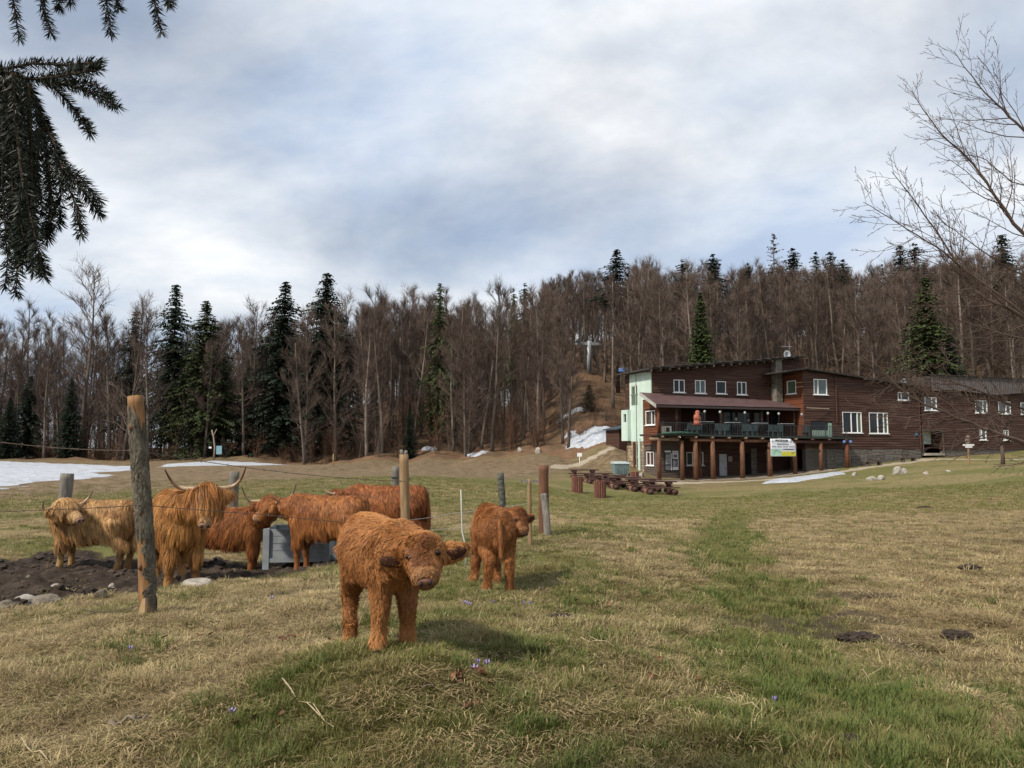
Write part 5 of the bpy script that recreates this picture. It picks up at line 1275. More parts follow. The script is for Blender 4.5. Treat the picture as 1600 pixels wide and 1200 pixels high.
def cattle(name, label, base, yaw, K, size, poll, muzzle, col1, col2, calf=False, horns=None, roll=0.0, nfur=26000, seed=1, tail=True, group=None, fore_off=((0, 0), (0, 0)), hind_off=((0, 0), (0, 0)), forelock=1.0, hk=1.0):
    rs_ = np.random.RandomState(seed)
    root = thing(name, label, 'calf' if calf else 'cow', base, yaw, group)
    M = Matrix.Translation(base) @ Matrix.Rotation(yaw, 4, 'Z'); Mi = M.inverted()
    k = size
    pl = Mi @ Vector(poll); mz = Mi @ Vector(muzzle)
    ax = (mz - pl).normalized(); hl = K['headL'] * k * hk; mz = pl + ax * hl
    upv = Vector((0, 0, 1)); hup = (upv - ax * upv.dot(ax)).normalized(); hside = hup.cross(ax).normalized()      # hside: animal's left
    if roll: hup, hside = (hup * math.cos(roll) + hside * math.sin(roll)), (hside * math.cos(roll) - hup * math.sin(roll))
    mb = MB()
    # trunk: stacked ellipses
    n = 20; rings = K['body']; vs = []; fs = []
    for (x, zc, ry, rz) in rings:
        for i in range(n):
            a = 2 * math.pi * i / n; vs.append((x * k, ry * k * math.cos(a), (zc + rz * math.sin(a) * (1.0 if math.sin(a) > 0 else 1.06)) * k))
    for j in range(len(rings) - 1):
        for i in range(n): i2 = (i + 1) % n; fs.append((j * n + i, j * n + i2, (j + 1) * n + i2, (j + 1) * n + i))
    fs.append(tuple(range(n))[::-1]); fs.append(tuple((len(rings) - 1) * n + i for i in range(n)))
    mb.add(vs, [f[::-1] for f in fs])
    hooves = []
    for sy in (1, -1):
        for (lx, ly, pts, off) in ((K['fx'], K['fy'], K['fore'], fore_off), (K['hx'], K['hy'], K['hind'], hind_off)):
            ox, oy = off[0 if sy == 1 else 1]
            foot = M @ Vector(((lx + ox) * k, (sy * ly + oy) * k, 0)); gz = H(foot.x, foot.y) - base[2]
            q = []; r_ = []
            for i, (dx_, z, r) in enumerate(pts):
                t = 1 - max(0, min(1, z / K['zs'])); q.append(((lx + dx_ + ox * t) * k, (sy * ly * (1.0 - .25 * (1 - t)) + oy * t) * k, z * k + gz * t)); r_.append(r * k)
            mb.tube(q, r_, 10); hooves.append((q[-2], q[-1], r_[-1]))
    # neck and head
    n0 = Vector(K['neck0'][:1] + (0,) + K['neck0'][1:2]) * k
    nb = pl + ax * hl * .12 - hup * .03 * k
    mb.tube([n0 - Vector((.15 * k, 0, .02 * k)), n0, n0.lerp(nb, .5) + Vector((0, 0, -.02 * k)), nb], [K['neck0'][2] * k * .9, K['neck0'][2] * k, K['neckm'] * k * 1.05, K['hr'][0] * k * .95], 14)
    hr = [r * k * hk for r in K['hr']]
    hp = [pl - ax * hl * .06, pl + ax * hl * .08, pl + ax * hl * .33, pl + ax * hl * .62, pl + ax * hl * .9, pl + ax * hl * 1.0]
    mb.tube(hp, [hr[0] * .7, hr[0], hr[1], hr[2], hr[3], hr[4]], 14)
    mb.ellipsoid(pl + ax * hl * .12 + hup * hr[0] * .35, (hr[0] * .9, hr[0] * .9, hr[0] * .75), nu=14, nv=10)
    mb.ellipsoid(pl + ax * hl * .62 - hup * hr[2] * .45, (hr[2] * .85, hr[2] * .85, hr[2] * .8), nu=14, nv=10)
    for sy in (1, -1):
        c = pl + ax * hl * .16 + hside * sy * (hr[0] * .95 + K['ear'][0] * k * .55) - hup * .015 * k
        ed = (hside * sy + hup * (-.12 if not calf else .12) - ax * .15).normalized(); nrm = (ax * .8 + hup * .35); nrm = (nrm - ed * nrm.dot(ed)).normalized(); bt = nrm.cross(ed)
        rot = Matrix((ed, bt, nrm)).transposed()
        mb.ellipsoid(c, (K['ear'][0] * k, K['ear'][1] * k, K['ear'][2] * k), rot, 12, 8)
        e = MB(); e.ellipsoid(c + nrm * K['ear'][2] * k * 1.05 + ed * .01 * k, (K['ear'][0] * k * .62, K['ear'][1] * k * .60, K['ear'][2] * k * .5), rot, 12, 8)
        e.build('ear_inside', EARIN, root, True)
    tmp = bpy.data.objects.new('tmp', mb.mesh('tmp')); link(tmp)
    m1 = tmp.modifiers.new('r', 'REMESH'); m1.mode = 'VOXEL'; m1.voxel_size = K['vox'] * k
    m2 = tmp.modifiers.new('s', 'SMOOTH'); m2.factor = .5; m2.iterations = 7 if not calf else 6
    dg = bpy.context.evaluated_depsgraph_get(); me = bpy.data.meshes.new_from_object(tmp.evaluated_get(dg)); bpy.data.objects.remove(tmp)
    nv = len(me.vertices); V = np.empty(nv * 3, np.float32); me.vertices.foreach_get('co', V); V = V.reshape(-1, 3).astype(float)
    me.calc_loop_triangles(); T = np.empty(len(me.loop_triangles) * 3, np.int32); me.loop_triangles.foreach_get('vertices', T); T = T.reshape(-1, 3)
    VN = np.empty(nv * 3, np.float32); me.vertices.foreach_get('normal', VN); VN = VN.reshape(-1, 3).astype(float)
    c1 = np.array(col1); c2 = np.array(col2)
    me.materials.clear(); me.materials.append(FUR)
    a = me.color_attributes.new('Col', 'FLOAT_COLOR', 'POINT')
    f0 = np.clip(.5 + .5 * n3(V, 5 / k, seed), 0, 1)[:, None]; a.data.foreach_set('color', np.c_[c1 * f0 * .8 + c2 * (1 - f0) * .8, np.ones(nv)].astype(np.float32).ravel())
    me.polygons.foreach_set('use_smooth', [True] * len(me.polygons))
    ob = bpy.data.objects.new('body', me); link(ob); ob.parent = root; me.name = 'body'
    # ---- coat
    A = np.linalg.norm(np.cross(V[T[:, 1]] - V[T[:, 0]], V[T[:, 2]] - V[T[:, 0]]), axis=1); cen = V[T].mean(1); tt_ = (cen - np.array(pl)) @ np.array(ax) / hl
    A = A * np.where((np.linalg.norm(cen - np.array(pl + ax * hl * .45), axis=1) < hl * .72), 2.6 if not calf else 2.6, 1.0); pr = A / A.sum()
    ti = rs_.choice(len(T), nfur, p=pr); r1 = np.sqrt(rs_.rand(nfur)); r2 = rs_.rand(nfur); w = np.c_[1 - r1, r1 * (1 - r2), r1 * r2]
    p = (V[T[ti]] * w[:, :, None]).sum(1); nn = unit((VN[T[ti]] * w[:, :, None]).sum(1))
    er_ = .97 if calf else .96
    eyes = {sy: pl + ax * hl * (.46 if calf else .42) + (hside * sy * .72 + hup * .70).normalized() * hr[1] * er_ for sy in (1, -1)}
    axn = np.array(ax); pln = np.array(pl); hupn = np.array(hup); hsn = np.array(hside)
    th = (p - pln) @ axn / hl; rad = np.linalg.norm((p - pln) - np.outer((p - pln) @ axn, axn), axis=1)
    zb = (.44 if not calf else .345) * k
    inbody = p[:, 2] > zb
    head = (th > .02) & (th < 1.15) & (rad < (.21 if not calf else .135) * k) & ((p - pln) @ axn > 0)
    ear = (np.abs((p - pln) @ hsn) > hr[0] * 1.15) & (np.abs((p - pln) @ hsn) < hr[0] * 1.15 + K['ear'][0] * k * 2) & (th > -.35) & (th < .6) & (rad < .5 * k)
    ear &= np.linalg.norm(p - pln - axn * hl * .16, axis=1) < hr[0] + K['ear'][0] * 2 * k
    leg = (~inbody) & ~head
    g = np.array([0, 0, -1.0]); fw = np.array([1.0, 0, 0])
    d = np.tile(g, (nfur, 1)) * 1.0 - fw * .28
    topz = smooth01(.45, .9, nn[:, 2])[:, None]; sidev = np.c_[np.zeros(nfur), np.sign(p[:, 1]) + .0, np.zeros(nfur)]
    d = d * (1 - topz) + (sidev * .8 - fw * .55 + g * .1) * topz
    d[leg] = g
    d[head] = axn * .8 + g * .5
    sw = np.stack([n3(p, 9 / k, seed + 1), n3(p, 9 / k, seed + 2), n3(p, 9 / k, seed + 3)], 1)
    sw2 = np.stack([n3(p, 31 / k, seed + 4), n3(p, 31 / k, seed + 5), n3(p, 31 / k, seed + 6)], 1)
    if calf:
        d = d * .75 + sw * .5 + sw2 * .62 + rs_.randn(nfur, 3) * .34
        L = np.full(nfur, .046); L[leg] = .037; L[leg & (p[:, 2] < .06 * k)] = .03; L[head] = .030; L[head & (th > .5)] = .030; L[head & (th > .86)] = .018; L[head & (th > .97)] = .004; L[ear] = .03
        fore = head & ((th < .40) | ((th < .70) & (np.abs((p - pln) @ hsn) < .045))) & (((p - pln) @ hupn) > -.01); L[fore] = .05; L[fore & (th > .45)] = .034; d[fore] += sw2[fore] * 1.3 + rs_.randn(fore.sum(), 3) * .4
        L *= rs_.uniform(.6, 1.25, nfur); lift = np.where(head & ~fore, .34, .60); wd = .0031
    else:
        d = d + sw * .28 + sw2 * .22 + rs_.randn(nfur, 3) * .10
        low = smooth01(.95 * k, .6 * k, p[:, 2])
        L = .15 + .13 * low; L[nn[:, 2] < -.5] = .12; L[leg] = np.where(p[leg][:, 2] > .28 * k, .12, .06); L[leg & (p[:, 2] < .09 * k)] = .025
        L[head] = .10; L[head & (th > .74)] = .05; L[head & (th > .94)] = .010; L[ear] = .12
        fore = head & (th < .36) & (((p - pln) @ hupn) > 0); L[fore] = .27 * forelock; d[fore] = axn * 1.0 + g * .55 + sw[fore] * .25 + rs_.randn(fore.sum(), 3) * .12
        L *= rs_.uniform(.65, 1.2, nfur) * k; lift = np.where(head, .30, .36); lift = np.where(fore, .42, lift); wd = .0058
    for sy in (1, -1):
        de = np.linalg.norm(p - np.array(eyes[sy]), axis=1); L = L * np.where(de < (.034 if calf else .03 * k), .30, 1.0)
    d = d - nn * (d * nn).sum(1, keepdims=True) * .9
    d = unit(d)
    # clumps: neighbouring hairs lean towards a shared tip
    ncl = nfur // (9 if calf else 14); kd = kdtree.KDTree(ncl); ci = rs_.choice(nfur, ncl, replace=False)
    for i, q in enumerate(ci): kd.insert(p[q], i)
    kd.balance(); near = np.array([ci[kd.find(q)[1]] for q in p])
    gvec = np.tile(g, (nfur, 1))
    lift = lift[:, None]; Lc = L[:, None]
    p0 = p - nn * .004
    p1 = p0 + unit(d * (1 - lift * .5) + nn * lift) * Lc * .36
    d2 = unit(d + nn * lift * (.55 if calf else .12) + gvec * (.05 if calf else .35)); p2 = p1 + d2 * Lc * .34
    d3 = unit(d2 + gvec * (.1 if calf else .45) - nn * (.05 if calf else .12) + rs_.randn(nfur, 3) * .1); p3 = p2 + d3 * Lc * .30
    cf = .45 if calf else .60
    off2 = p2[near] - p2; off3 = p3[near] - p3
    same = (np.linalg.norm(p[near] - p, axis=1) < (.05 if calf else .09))[:, None]
    p2 = p2 + off2 * cf * .5 * same; p3 = p3 + off3 * cf * same
    sd = unit(np.cross(nn, d) + rs_.randn(nfur, 3) * .22)
    ws = (wd * rs_.uniform(.7, 1.3, nfur))[:, None] * (k if not calf else 1)
    Vf = np.stack([p0 - sd * ws * .5, p0 + sd * ws * .5, p1 - sd * ws * .5, p1 + sd * ws * .5, p2 - sd * ws * .36, p2 + sd * ws * .36, p3], 1)
    b = np.arange(nfur)[:, None] * 7
    tris = np.concatenate([b + np.array(q)[None] for q in ((0, 1, 3), (0, 3, 2), (2, 3, 5), (2, 5, 4), (4, 5, 6))])
    mixf = np.clip(.5 + .55 * n3(p, 6 / k, seed + 9) + .3 * n3(p, 19 / k, seed + 10) + rs_.randn(nfur) * .16, 0, 1)[:, None]
    ch = c1 * mixf + c2 * (1 - mixf)
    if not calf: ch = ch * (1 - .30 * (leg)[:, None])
    pale = smooth01(.55, .95, th + rs_.randn(nfur) * .05) * head * (.35 if calf else .6); ch = ch * (1 - pale[:, None]) + np.array((.50, .33, .19)) * pale[:, None]
    if calf: dk = (fore | (head & (th < .72) & (np.abs((p - pln) @ hsn) < .035))) * smooth01(.09, .03, np.abs((p - pln) @ hsn)) * .75; ch = ch * (1 - dk[:, None]) + np.array((.17, .062, .026)) * dk[:, None]
    ch = ch * rs_.uniform(.82, 1.18, nfur)[:, None]
    clk = rs_.uniform(.60, 1.27, nfur) if not calf else rs_.uniform(.78, 1.18, nfur); ch = ch * clk[near][:, None]
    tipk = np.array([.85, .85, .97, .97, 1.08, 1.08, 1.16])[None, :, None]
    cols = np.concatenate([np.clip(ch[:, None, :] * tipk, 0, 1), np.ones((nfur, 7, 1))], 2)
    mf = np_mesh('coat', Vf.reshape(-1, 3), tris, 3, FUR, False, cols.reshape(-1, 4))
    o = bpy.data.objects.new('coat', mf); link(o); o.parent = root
    # ---- eyes, muzzle, horns, hooves, tail
    nost = []
    for sy in (1, -1):
        e = MB(); e.ellipsoid(eyes[sy], (.024 * k if not calf else .0155,) * 3, nu=12, nv=8); e.build('eye', EYE, root, True)
        e = MB(); c = mz + hside * sy * hr[4] * .46 + hup * hr[4] * .30 + ax * hr[4] * .30
        e.ellipsoid(c, (hr[4] * .24, hr[4] * .24, hr[4] * .28), nu=8, nv=6); nost.append(e.build('nostril', NOSTR, root, True))
    e = MB(); rot = Matrix((ax, hside, hup)).transposed(); e.ellipsoid(mz - ax * hr[4] * .12, (hr[4] * .52, hr[4] * .95, hr[4] * .72), rot, 14, 10); mo = e.build('muzzle', NOSEC if calf else NOSEA, root, True)
    for q_ in nost: q_.parent = mo
    e = MB(); e.ellipsoid(mz - ax * hr[4] * .55 - hup * hr[4] * .75, (hr[4] * .75, hr[4] * .75, hr[4] * .32), rot, 12, 8); e.build('lower_lip', NOSEC if calf else NOSEA, root, True)
    for (a_, b_, r) in hooves:
        e = MB(); a_ = Vector(a_); b_ = Vector(b_); e.tube([a_.lerp(b_, .45), b_ + Vector((.01 * k, 0, -.01)), ], [r * .85, r * 1.12], 10); e.build('hoof', HOOF, root, True)
    if horns:
        for sy, pts in horns.items():
            q = [pl + ax * hl * .03 + hside * sy * (hr[0] * .7) + hup * hr[0] * .35]
            for (s, u_, f_) in pts: q.append(pl + hside * sy * s * k + hup * u_ * k + ax * f_ * k)
            pp = []
            for i in range(len(q) - 1):                     # smooth the few control points
                a_ = q[max(i - 1, 0)]; b_ = q[i]; c_ = q[i + 1]; d_ = q[min(i + 2, len(q) - 1)]
                for s in range(5):
                    t = s / 5; pp.append(.5 * ((2 * b_) + (c_ - a_) * t + (2 * a_ - 5 * b_ + 4 * c_ - d_) * t * t + (3 * b_ - a_ - 3 * c_ + d_) * t ** 3))
            pp.append(q[-1]); m = len(pp); e = MB(); e.tube(pp, [.036 * k * (1 - (i / (m - 1)) ** 1.6 * .86) for i in range(m)], 10)
            o = e.build('horn', HORN, root, True)
            cc = o.data.color_attributes.new('Col', 'FLOAT_COLOR', 'POINT'); arr = []
            for i in range(m):
                t = i / (m - 1); c = np.array((.46, .34, .22)) * (1 - t) + np.array((.30, .17, .09)) * t if t < .75 else np.array((.16, .07, .035)) * (1 - (t - .75) * 3) + 0.02
                arr += [(*np.clip(c, .01, 1), 1)] * 10
            cc.data.foreach_set('color', np.array(arr, np.float32).ravel())
    if tail:
        e = MB(); x0, z0 = K['body'][1][0] * k, (K['body'][1][1] + K['body'][1][3] * .75) * k
        if calf: q = [(x0 + .02, 0, z0), (x0 - .03 * k, .005, z0 - .02 * k), (x0 - .05 * k, -.005, z0 - .14 * k), (x0 - .035 * k, -.01, z0 - .29 * k)]; rr_ = [.012, .010, .008, .006]
        else: q = [(x0, 0, z0), (x0 - .07 * k, .01, z0 - .06 * k), (x0 - .09 * k, 0, z0 - .35 * k), (x0 - .07 * k, .02, z0 - .62 * k)]; rr_ = [.035, .03, .024, .02]
        e.tube(q, rr_, 8)
        nt_ = 900 if calf else 700; rows = []; tq = rs_.rand(nt_) * 2.999
        qa = np.array(q); i_ = tq.astype(int); base_ = qa[i_] + (qa[i_ + 1] - qa[i_]) * (tq - i_)[:, None]
        an = rs_.rand(nt_) * 6.28; o_ = np.c_[np.cos(an), np.sin(an), np.zeros(nt_)]
        Lt = (.05 if calf else .10 + .12 * (tq / 3))[..., None] if not calf else np.full((nt_, 1), .055)
        b0 = base_ + o_ * .012; b1 = b0 + (o_ * .35 + g) * Lt * .5; b2 = b1 + (o_ * .05 + g + rs_.randn(nt_, 3) * .12) * Lt * .6; s_ = np.c_[-np.sin(an), np.cos(an), np.zeros(nt_)] * (.003 if calf else .006)
        vv = np.stack([b0 - s_, b0 + s_, b1 - s_, b1 + s_, b2], 1).reshape(-1, 3); bb = np.arange(nt_)[:, None] * 5
        tt = np.concatenate([bb + np.array(z)[None] for z in ((0, 1, 3), (0, 3, 2), (2, 3, 4))])
        cl = np.clip((c1 * .4 + c2 * .5) * rs_.uniform(.75, 1.15, nt_)[:, None], 0, 1); cl = np.repeat(np.c_[cl, np.ones(nt_)], 5, 0)
        tb = len(e.v); verts = np.concatenate([np.array(e.v), vv]); fl_ = []
        for f in e.f:
            for i in range(1, len(f) - 1): fl_.append((f[0], f[i], f[i + 1]))
        tri_ = np.concatenate([np.array(fl_), tt + tb]); cl = np.concatenate([np.tile(np.r_[c2 * .8, 1], (tb, 1)), cl])
        mt = np_mesh('tail', verts, tri_, 3, FUR, False, cl); o = bpy.data.objects.new('tail', mt); link(o); o.parent = root
    return root
def at_ground(px, Y): return G(px, Y)

# calves
cattle('highland_calf', 'fluffy ginger calf in front, head lowered towards the camera', G(598, 4.86), R(-63), CC, 1.12, P(661, 858, 4.34), P(666, 925, 4.12), (0.49, 0.225, 0.076), (0.30, 0.122, 0.038), True, None, R(-9), 100000, 3,
       fore_off=((-.02, 0), (.02, 0)), hind_off=((-.05, 0.02), (.05, 0)), hk=.93)
cattle('highland_calf', 'ginger calf seen from behind beside the thin stakes', G(769, 7.45), R(101), CC, 1.08, P(803, 806, 7.80), P(824, 846, 7.62), (0.44, 0.190, 0.064), (0.26, 0.098, 0.033), True, None, 0.0, 52000, 5,
       hind_off=((0, -.01), (0.04, -.02)), fore_off=((.02, .04), (0, 0)), hk=.95)
UPH = lambda s=1.0: {1: [(.20 * s, .03, .02), (.40 * s, .02, -.02), (.52 * s, .14, -.06), (.58 * s, .34, -.10)], -1: [(.20 * s, .03, .02), (.40 * s, .02, -.02), (.52 * s, .14, -.06), (.60 * s, .30, -.10)]}
# grown cattle
cattle('highland_cow', 'golden long-horned cow facing the camera behind the fence wire', G(284, 10.45), R(-58), CA, .98, P(322, 764, 9.62), P(320, 822, 9.32), (0.58, 0.30, 0.10), (0.34, 0.145, 0.042), False, UPH(.80), 0, 40000, 11, forelock=1.4, hk=1.08)
cattle('highland_cow', 'pale blond cow at far left with its face turned to the camera', G(152, 12.5), R(176), CA, .88, P(96, 792, 12.0), P(138, 824, 11.72), (0.64, 0.41, 0.18), (0.34, 0.165, 0.06), False,
       {1: [(.20, .0, .0), (.40, .03, -.02), (.50, .14, -.04), (.55, .28, -.05)], -1: [(.18, -.02, .0), (.30, -.02, .02), (.36, .05, .02), (.37, .16, .02)]}, 0, 36000, 13, hk=1.12)
cattle('highland_cow', 'reddish cow half hidden behind the golden cow, horns spread upward', G(362, 12.8), R(6), CA, .86, P(420, 784, 12.45), P(428, 815, 12.0), (0.44, 0.175, 0.055), (0.27, 0.090, 0.028), False, UPH(.84), 0, 30000, 17, hk=1.1)
cattle('highland_cow', 'auburn cow with raised head standing at the grey crate', G(512, 11.75), R(164), CA, .83, P(440, 788, 11.9), P(398, 812, 11.95), (0.46, 0.195, 0.064), (0.28, 0.098, 0.031), False, {1: [(.14, .06, -.02), (.20, .12, -.02)], -1: [(.14, .06, -.02), (.20, .12, -.02)]}, 0, 36000, 19, hk=1.15)
cattle('highland_cow', 'dark red cow at the back, rump beside the forked post', G(604, 13.9), R(176), CA, .92, P(532, 774, 13.7), P(515, 800, 14.1), (0.37, 0.135, 0.045), (0.22, 0.070, 0.025), False, {1: [(.15, .03, .0), (.26, .08, -.02), (.31, .24, -.03)], -1: [(.15, .03, .0), (.26, .08, -.02), (.31, .24, -.03)]}, 0, 32000, 23, hk=1.1)
# ------------------------------------------------------------------ fence
LICH = mat('lichen_bark_post', (0.175, 0.155, 0.115), (0.026, 0.022, 0.017), .95, 13, (1, 1, .5), .02)
PEEL = mat('peeled_post_wood', (0.31, 0.165, 0.065), (0.125, 0.062, 0.027), .75, 9, (2, 2, .35), .006)
GREYPOST = mat('weathered_grey_post', (0.215, 0.195, 0.165), (0.095, 0.083, 0.068), .9, 8, (3, 3, .4), .01)
TANPOST = mat('tan_post', (0.30, 0.20, 0.105), (0.165, 0.105, 0.055), .85, 8, (3, 3, .35), .008)
REDPOST = mat('red_rot_post', (0.17, 0.078, 0.042), (0.080, 0.036, 0.022), .8, 6, (2, 2, .5), .01)
MOSSPOST = mat('mossy_bark_post', (0.135, 0.135, 0.115), (0.030, 0.030, 0.026), .95, 26, (1, 1, 1), .02)
def rough_tube(pts, rads, n=14, seed=0, amp=.05, cuts=10):
    """a log with knots and dents"""
    rn = random.Random(seed); P_ = [Vector(p) for p in pts]; q = []; rr_ = []
    for i in range(len(P_) - 1):
        for s in range(cuts):
            t = s / cuts; q.append(P_[i].lerp(P_[i + 1], t)); rr_.append(rads[i] + (rads[i + 1] - rads[i]) * t)
    q.append(P_[-1]); rr_.append(rads[-1]); mb = MB(); mb.tube(q, rr_, n)
    for i, v in enumerate(mb.v):
        j = i // n; c = q[min(j, len(q) - 1)]; a = (i % n) / n * 6.28
        k = 1 + amp * (math.sin(3 * a + seed) * .5 + math.sin(j * .9 + a * 2 + seed) * .6 + rn.uniform(-.5, .5)); d = Vector(v) - c
        mb.v[i] = tuple(c + d * k)
    return mb
def knot(mb, c, d, r): mb.ellipsoid(c, (r, r, r * 1.2), None, 8, 6)
b0 = P(232, 972, 6.9); b0.z = H(b0.x, b0.y) - .25; t0 = P(214, 619, 6.9); r0 = .083
post = thing('fence_post', 'tall leaning fence post with patches of lichen bark and peeled orange wood', 'fence post', (b0.x, b0.y, b0.z + .25), 0)
loc = Vector((b0.x, b0.y, b0.z + .25)); L_ = lambda t: b0.lerp(t0, t) - loc + Vector((.018 * math.sin(math.pi * t * 1.3), .01 * math.sin(math.pi * 2 * t), 0))
rough_tube([L_(0), L_(.25), L_(.5), L_(.75), L_(1)], [.080, .067, .065, .064, .067], 18, 3, .06, 8).build('wood', PEEL, post, True)
def bark_patch(t_a, t_b, a0, a1, seed, m_):
    """a curved sheet of bark lying on the post with a ragged edge"""
    rn = random.Random(seed); mb = MB(); nz, na = 46, 26; vs = []; keep = {}
    for j in range(nz + 1):
        t = t_a + (t_b - t_a) * j / nz
        e0 = a0 + .45 * math.sin(j * .55 + seed) + rn.uniform(-.12, .12); e1 = a1 + .45 * math.sin(j * .4 + 2 * seed) + rn.uniform(-.12, .12)
        for i in range(na + 1):
            a = e0 + (e1 - e0) * i / na; r = .067 + rn.uniform(.002, .012); 
            if i in (0, na) or j in (0, nz): r = .058
            fr = j / nz; c = L_(t + .035 * (math.sin(i * .9 + seed * 2) + .6 * math.sin(i * 2.3)) * (fr ** 3) - .03 * math.sin(i * 1.1 + seed) * (1 - fr) ** 3); vs.append(c + Vector((math.cos(a) * r, math.sin(a) * r, 0)))
    fs = [(j * (na + 1) + i, j * (na + 1) + i + 1, (j + 1) * (na + 1) + i + 1, (j + 1) * (na + 1) + i) for j in range(nz) for i in range(na)]
    mb.add(vs, fs); mb.build('bark', m_, post, False)
bark_patch(.42, .92, R(140), R(300), 1, LICH); bark_patch(.42, .86, R(265), R(420), 2, LICH); bark_patch(.10, .42, R(285), R(400), 3, LICH); bark_patch(.50, .93, R(60), R(160), 4, LICH)
for t, a, r in ((.87, 250, .024), (.52, 215, .018), (.31, 245, .022), (.46, 280, .012)):
    mb = MB(); c = L_(t) + Vector((math.cos(R(a)), math.sin(R(a)), 0)) * .066; mb.ellipsoid(c, (r, r, r * 1.3)); mb.build('knot', mat('dark_knot', (0.14, 0.08, 0.04), None, .85, 20), post, True)
mb = MB(); mb.hexa([(-.05, -.12, 0), (.02, -.12, -.02), (.03, -.09, -.02), (-.02, -.09, 0), (-.01, -.11, .16), (.015, -.11, .17), (.015, -.09, .17), (-.005, -.09, .16)]); mb.build('splinter', mat('fresh_split_wood', (0.46, 0.33, 0.18), None, .8), post)
def post_thing(label, pxb, pxt, pyt, Y, wpx, m_, seed, tilt_y=0.0, extra=None, amp=.04):
    g = G(pxb, Y); t = P(pxt, pyt, Y + tilt_y); r = wpx * Y / FPX / 2
    o = thing('fence_post', label, 'fence post', g, 0)
    rough_tube([Vector((0, 0, -.3)), (t - g) * .5, t - g], [r * 1.1, r, r * .98], 12, seed, amp, 7).build('wood', m_, o, True)
    if extra: extra(o, t - g, r)
    return o
post_thing('thick grey post behind the blond cow', 105, 105, 740, 14.3, 19, GREYPOST, 5)
post_thing('thick grey post beside the horn tip of the golden cow', 367, 366, 737, 14.6, 16, GREYPOST, 6)
def nailed(o, t, r):
    g = MB(); g.box(t.x - r * 1.02, t.x + r * 1.02, t.y - r * 1.1, t.y - r * .9, t.z - .22, t.z - .20); g.build('band', IRON, o)
post_thing('short grey post just left of the forked tan post', 618, 618, 729, 15.2, 11.5, GREYPOST, 7, extra=nailed)
def fork(o, t, r):
    g = MB(); g.tube([t + Vector((-r * .4, 0, -.02)), t + Vector((-r * .55, 0, .06))], [r * .5, r * .35], 8); g.tube([t + Vector((r * .4, 0, -.02)), t + Vector((r * .5, 0, .05))], [r * .45, r * .3], 8); g.build('split_top', GREYPOST, o, True)
    g = MB(); g.tube([t * .62 + Vector((r * .8, 0, .2)), t * .62 + Vector((r * 2.4, -.02, .27))], [.008, .003], 5); g.build('twig', GREYPOST, o)
post_thing('tan post with forked top rising behind the front calf', 638, 631, 710, 9.6, 14.5, TANPOST, 8, extra=fork)
def stub(o, t, r):
    g = MB(); g.tube([t * .72, t * .72 + Vector((-.09, -.02, .01))], [.012, .005], 6); g.build('branch_stub', MOSSPOST, o)
post_thing('mossy bark post leaning behind the calf seen from the rear', 789, 782, 739, 11.6, 10.5, MOSSPOST, 9, extra=stub)
def clamp(o, t, r):
    g = MB(); g.box(t.x - .11, t.x + .13, t.y - .02, t.y + .02, t.z - .055, t.z - .015); g.build('crosspiece', GREYPOST, o)
post_thing('thin stake with a crosspiece beside the rear-view calf', 828, 827, 748, 10.4, 6.5, TANPOST, 10, extra=clamp)
def brace(o, t, r): pass
post_thing('thick post with red rotten top beside the picnic tables', 849, 849.5, 727, 11.7, 15.5, REDPOST, 11)
post_thing('grey weathered brace leaning against the red-topped post', 857, 849, 772, 11.35, 11, GREYPOST, 12, tilt_y=.2)
# electric fence rod
g = G(728, 9.0); rod = thing('electric_fence_rod', 'thin white plastic fence rod standing alone in the grass', 'fence rod', g, 0)
mb = MB(); a = P(727, 858, 9.0) - g; b_ = P(722, 830, 9.0) - g; c = P(720, 765, 9.0) - g
mb.tube([(0, 0, -.05), a + Vector((.01, 0, 0)), b_, b_.lerp(c, .5), c], [.009, .009, .008, .007, .005], 6); mb.build('rod', mat('white_plastic', (0.62, 0.62, 0.60), None, .5), rod, True)
mb = MB(); mb.tube([a * .45 + Vector((0, 0, .02)), a * .45 + Vector((.12, 0, .01))], .006, 5); mb.build('foot_peg', IRON, rod)
WIRE = mat('rusty_wire', (0.17, 0.13, 0.105), (0.09, 0.06, 0.045), .6, 20, metal=.3)
WIREW = mat('pale_wire', (0.45, 0.44, 0.42), (0.3, 0.3, 0.29), .5, 20, metal=.3)
def wire(label, pts, sag, m_, r=.0035, barbs=True):
    mb = MB(); q = []
    for i in range(len(pts) - 1):
        a, b_ = Vector(pts[i]), Vector(pts[i + 1]); n = 14
        for s in range(n): t = s / n; q.append(a.lerp(b_, t) - Vector((0, 0, sag * 4 * t * (1 - t))))
    q.append(Vector(pts[-1])); mb.tube(q, r, 5)
    rn = random.Random(len(pts) * 7 + int(sag * 1000)); 
    o = thing('fence_wire', label, 'fence wire', q[0], 0); off = q[0]
    mb.v = [tuple(Vector(v) - off) for v in mb.v]; mb.build('strand', m_, o)
    if barbs:
        bm_ = MB(); tot = 0; nxt = .1
        for i in range(len(q) - 1):
            L = (q[i + 1] - q[i]).length
            while tot + L > nxt:
                c = q[i].lerp(q[i + 1], (nxt - tot) / L) - off
                for k in range(2): d = rvec(rn) * .016; bm_.tube([c - d, c + d], .0022, 3)
                nxt += .14
            tot += L
        bm_.build('barbs', m_, o, kind='stuff')
pa_hi = P(214, 704, 6.86); pa_lo = P(222, 789, 6.83)
wire('upper barbed wire crossing the tall leaning post at the left', [P(-140, 668, 6.3), pa_hi, P(632, 752, 9.52)], .05, WIRE)
wire('lower barbed wire crossing the cattle at chest height', [P(-120, 801, 6.0), P(60, 797, 6.3), pa_lo, P(400, 803, 8.0), P(633, 824, 9.5)], .005, WIRE)
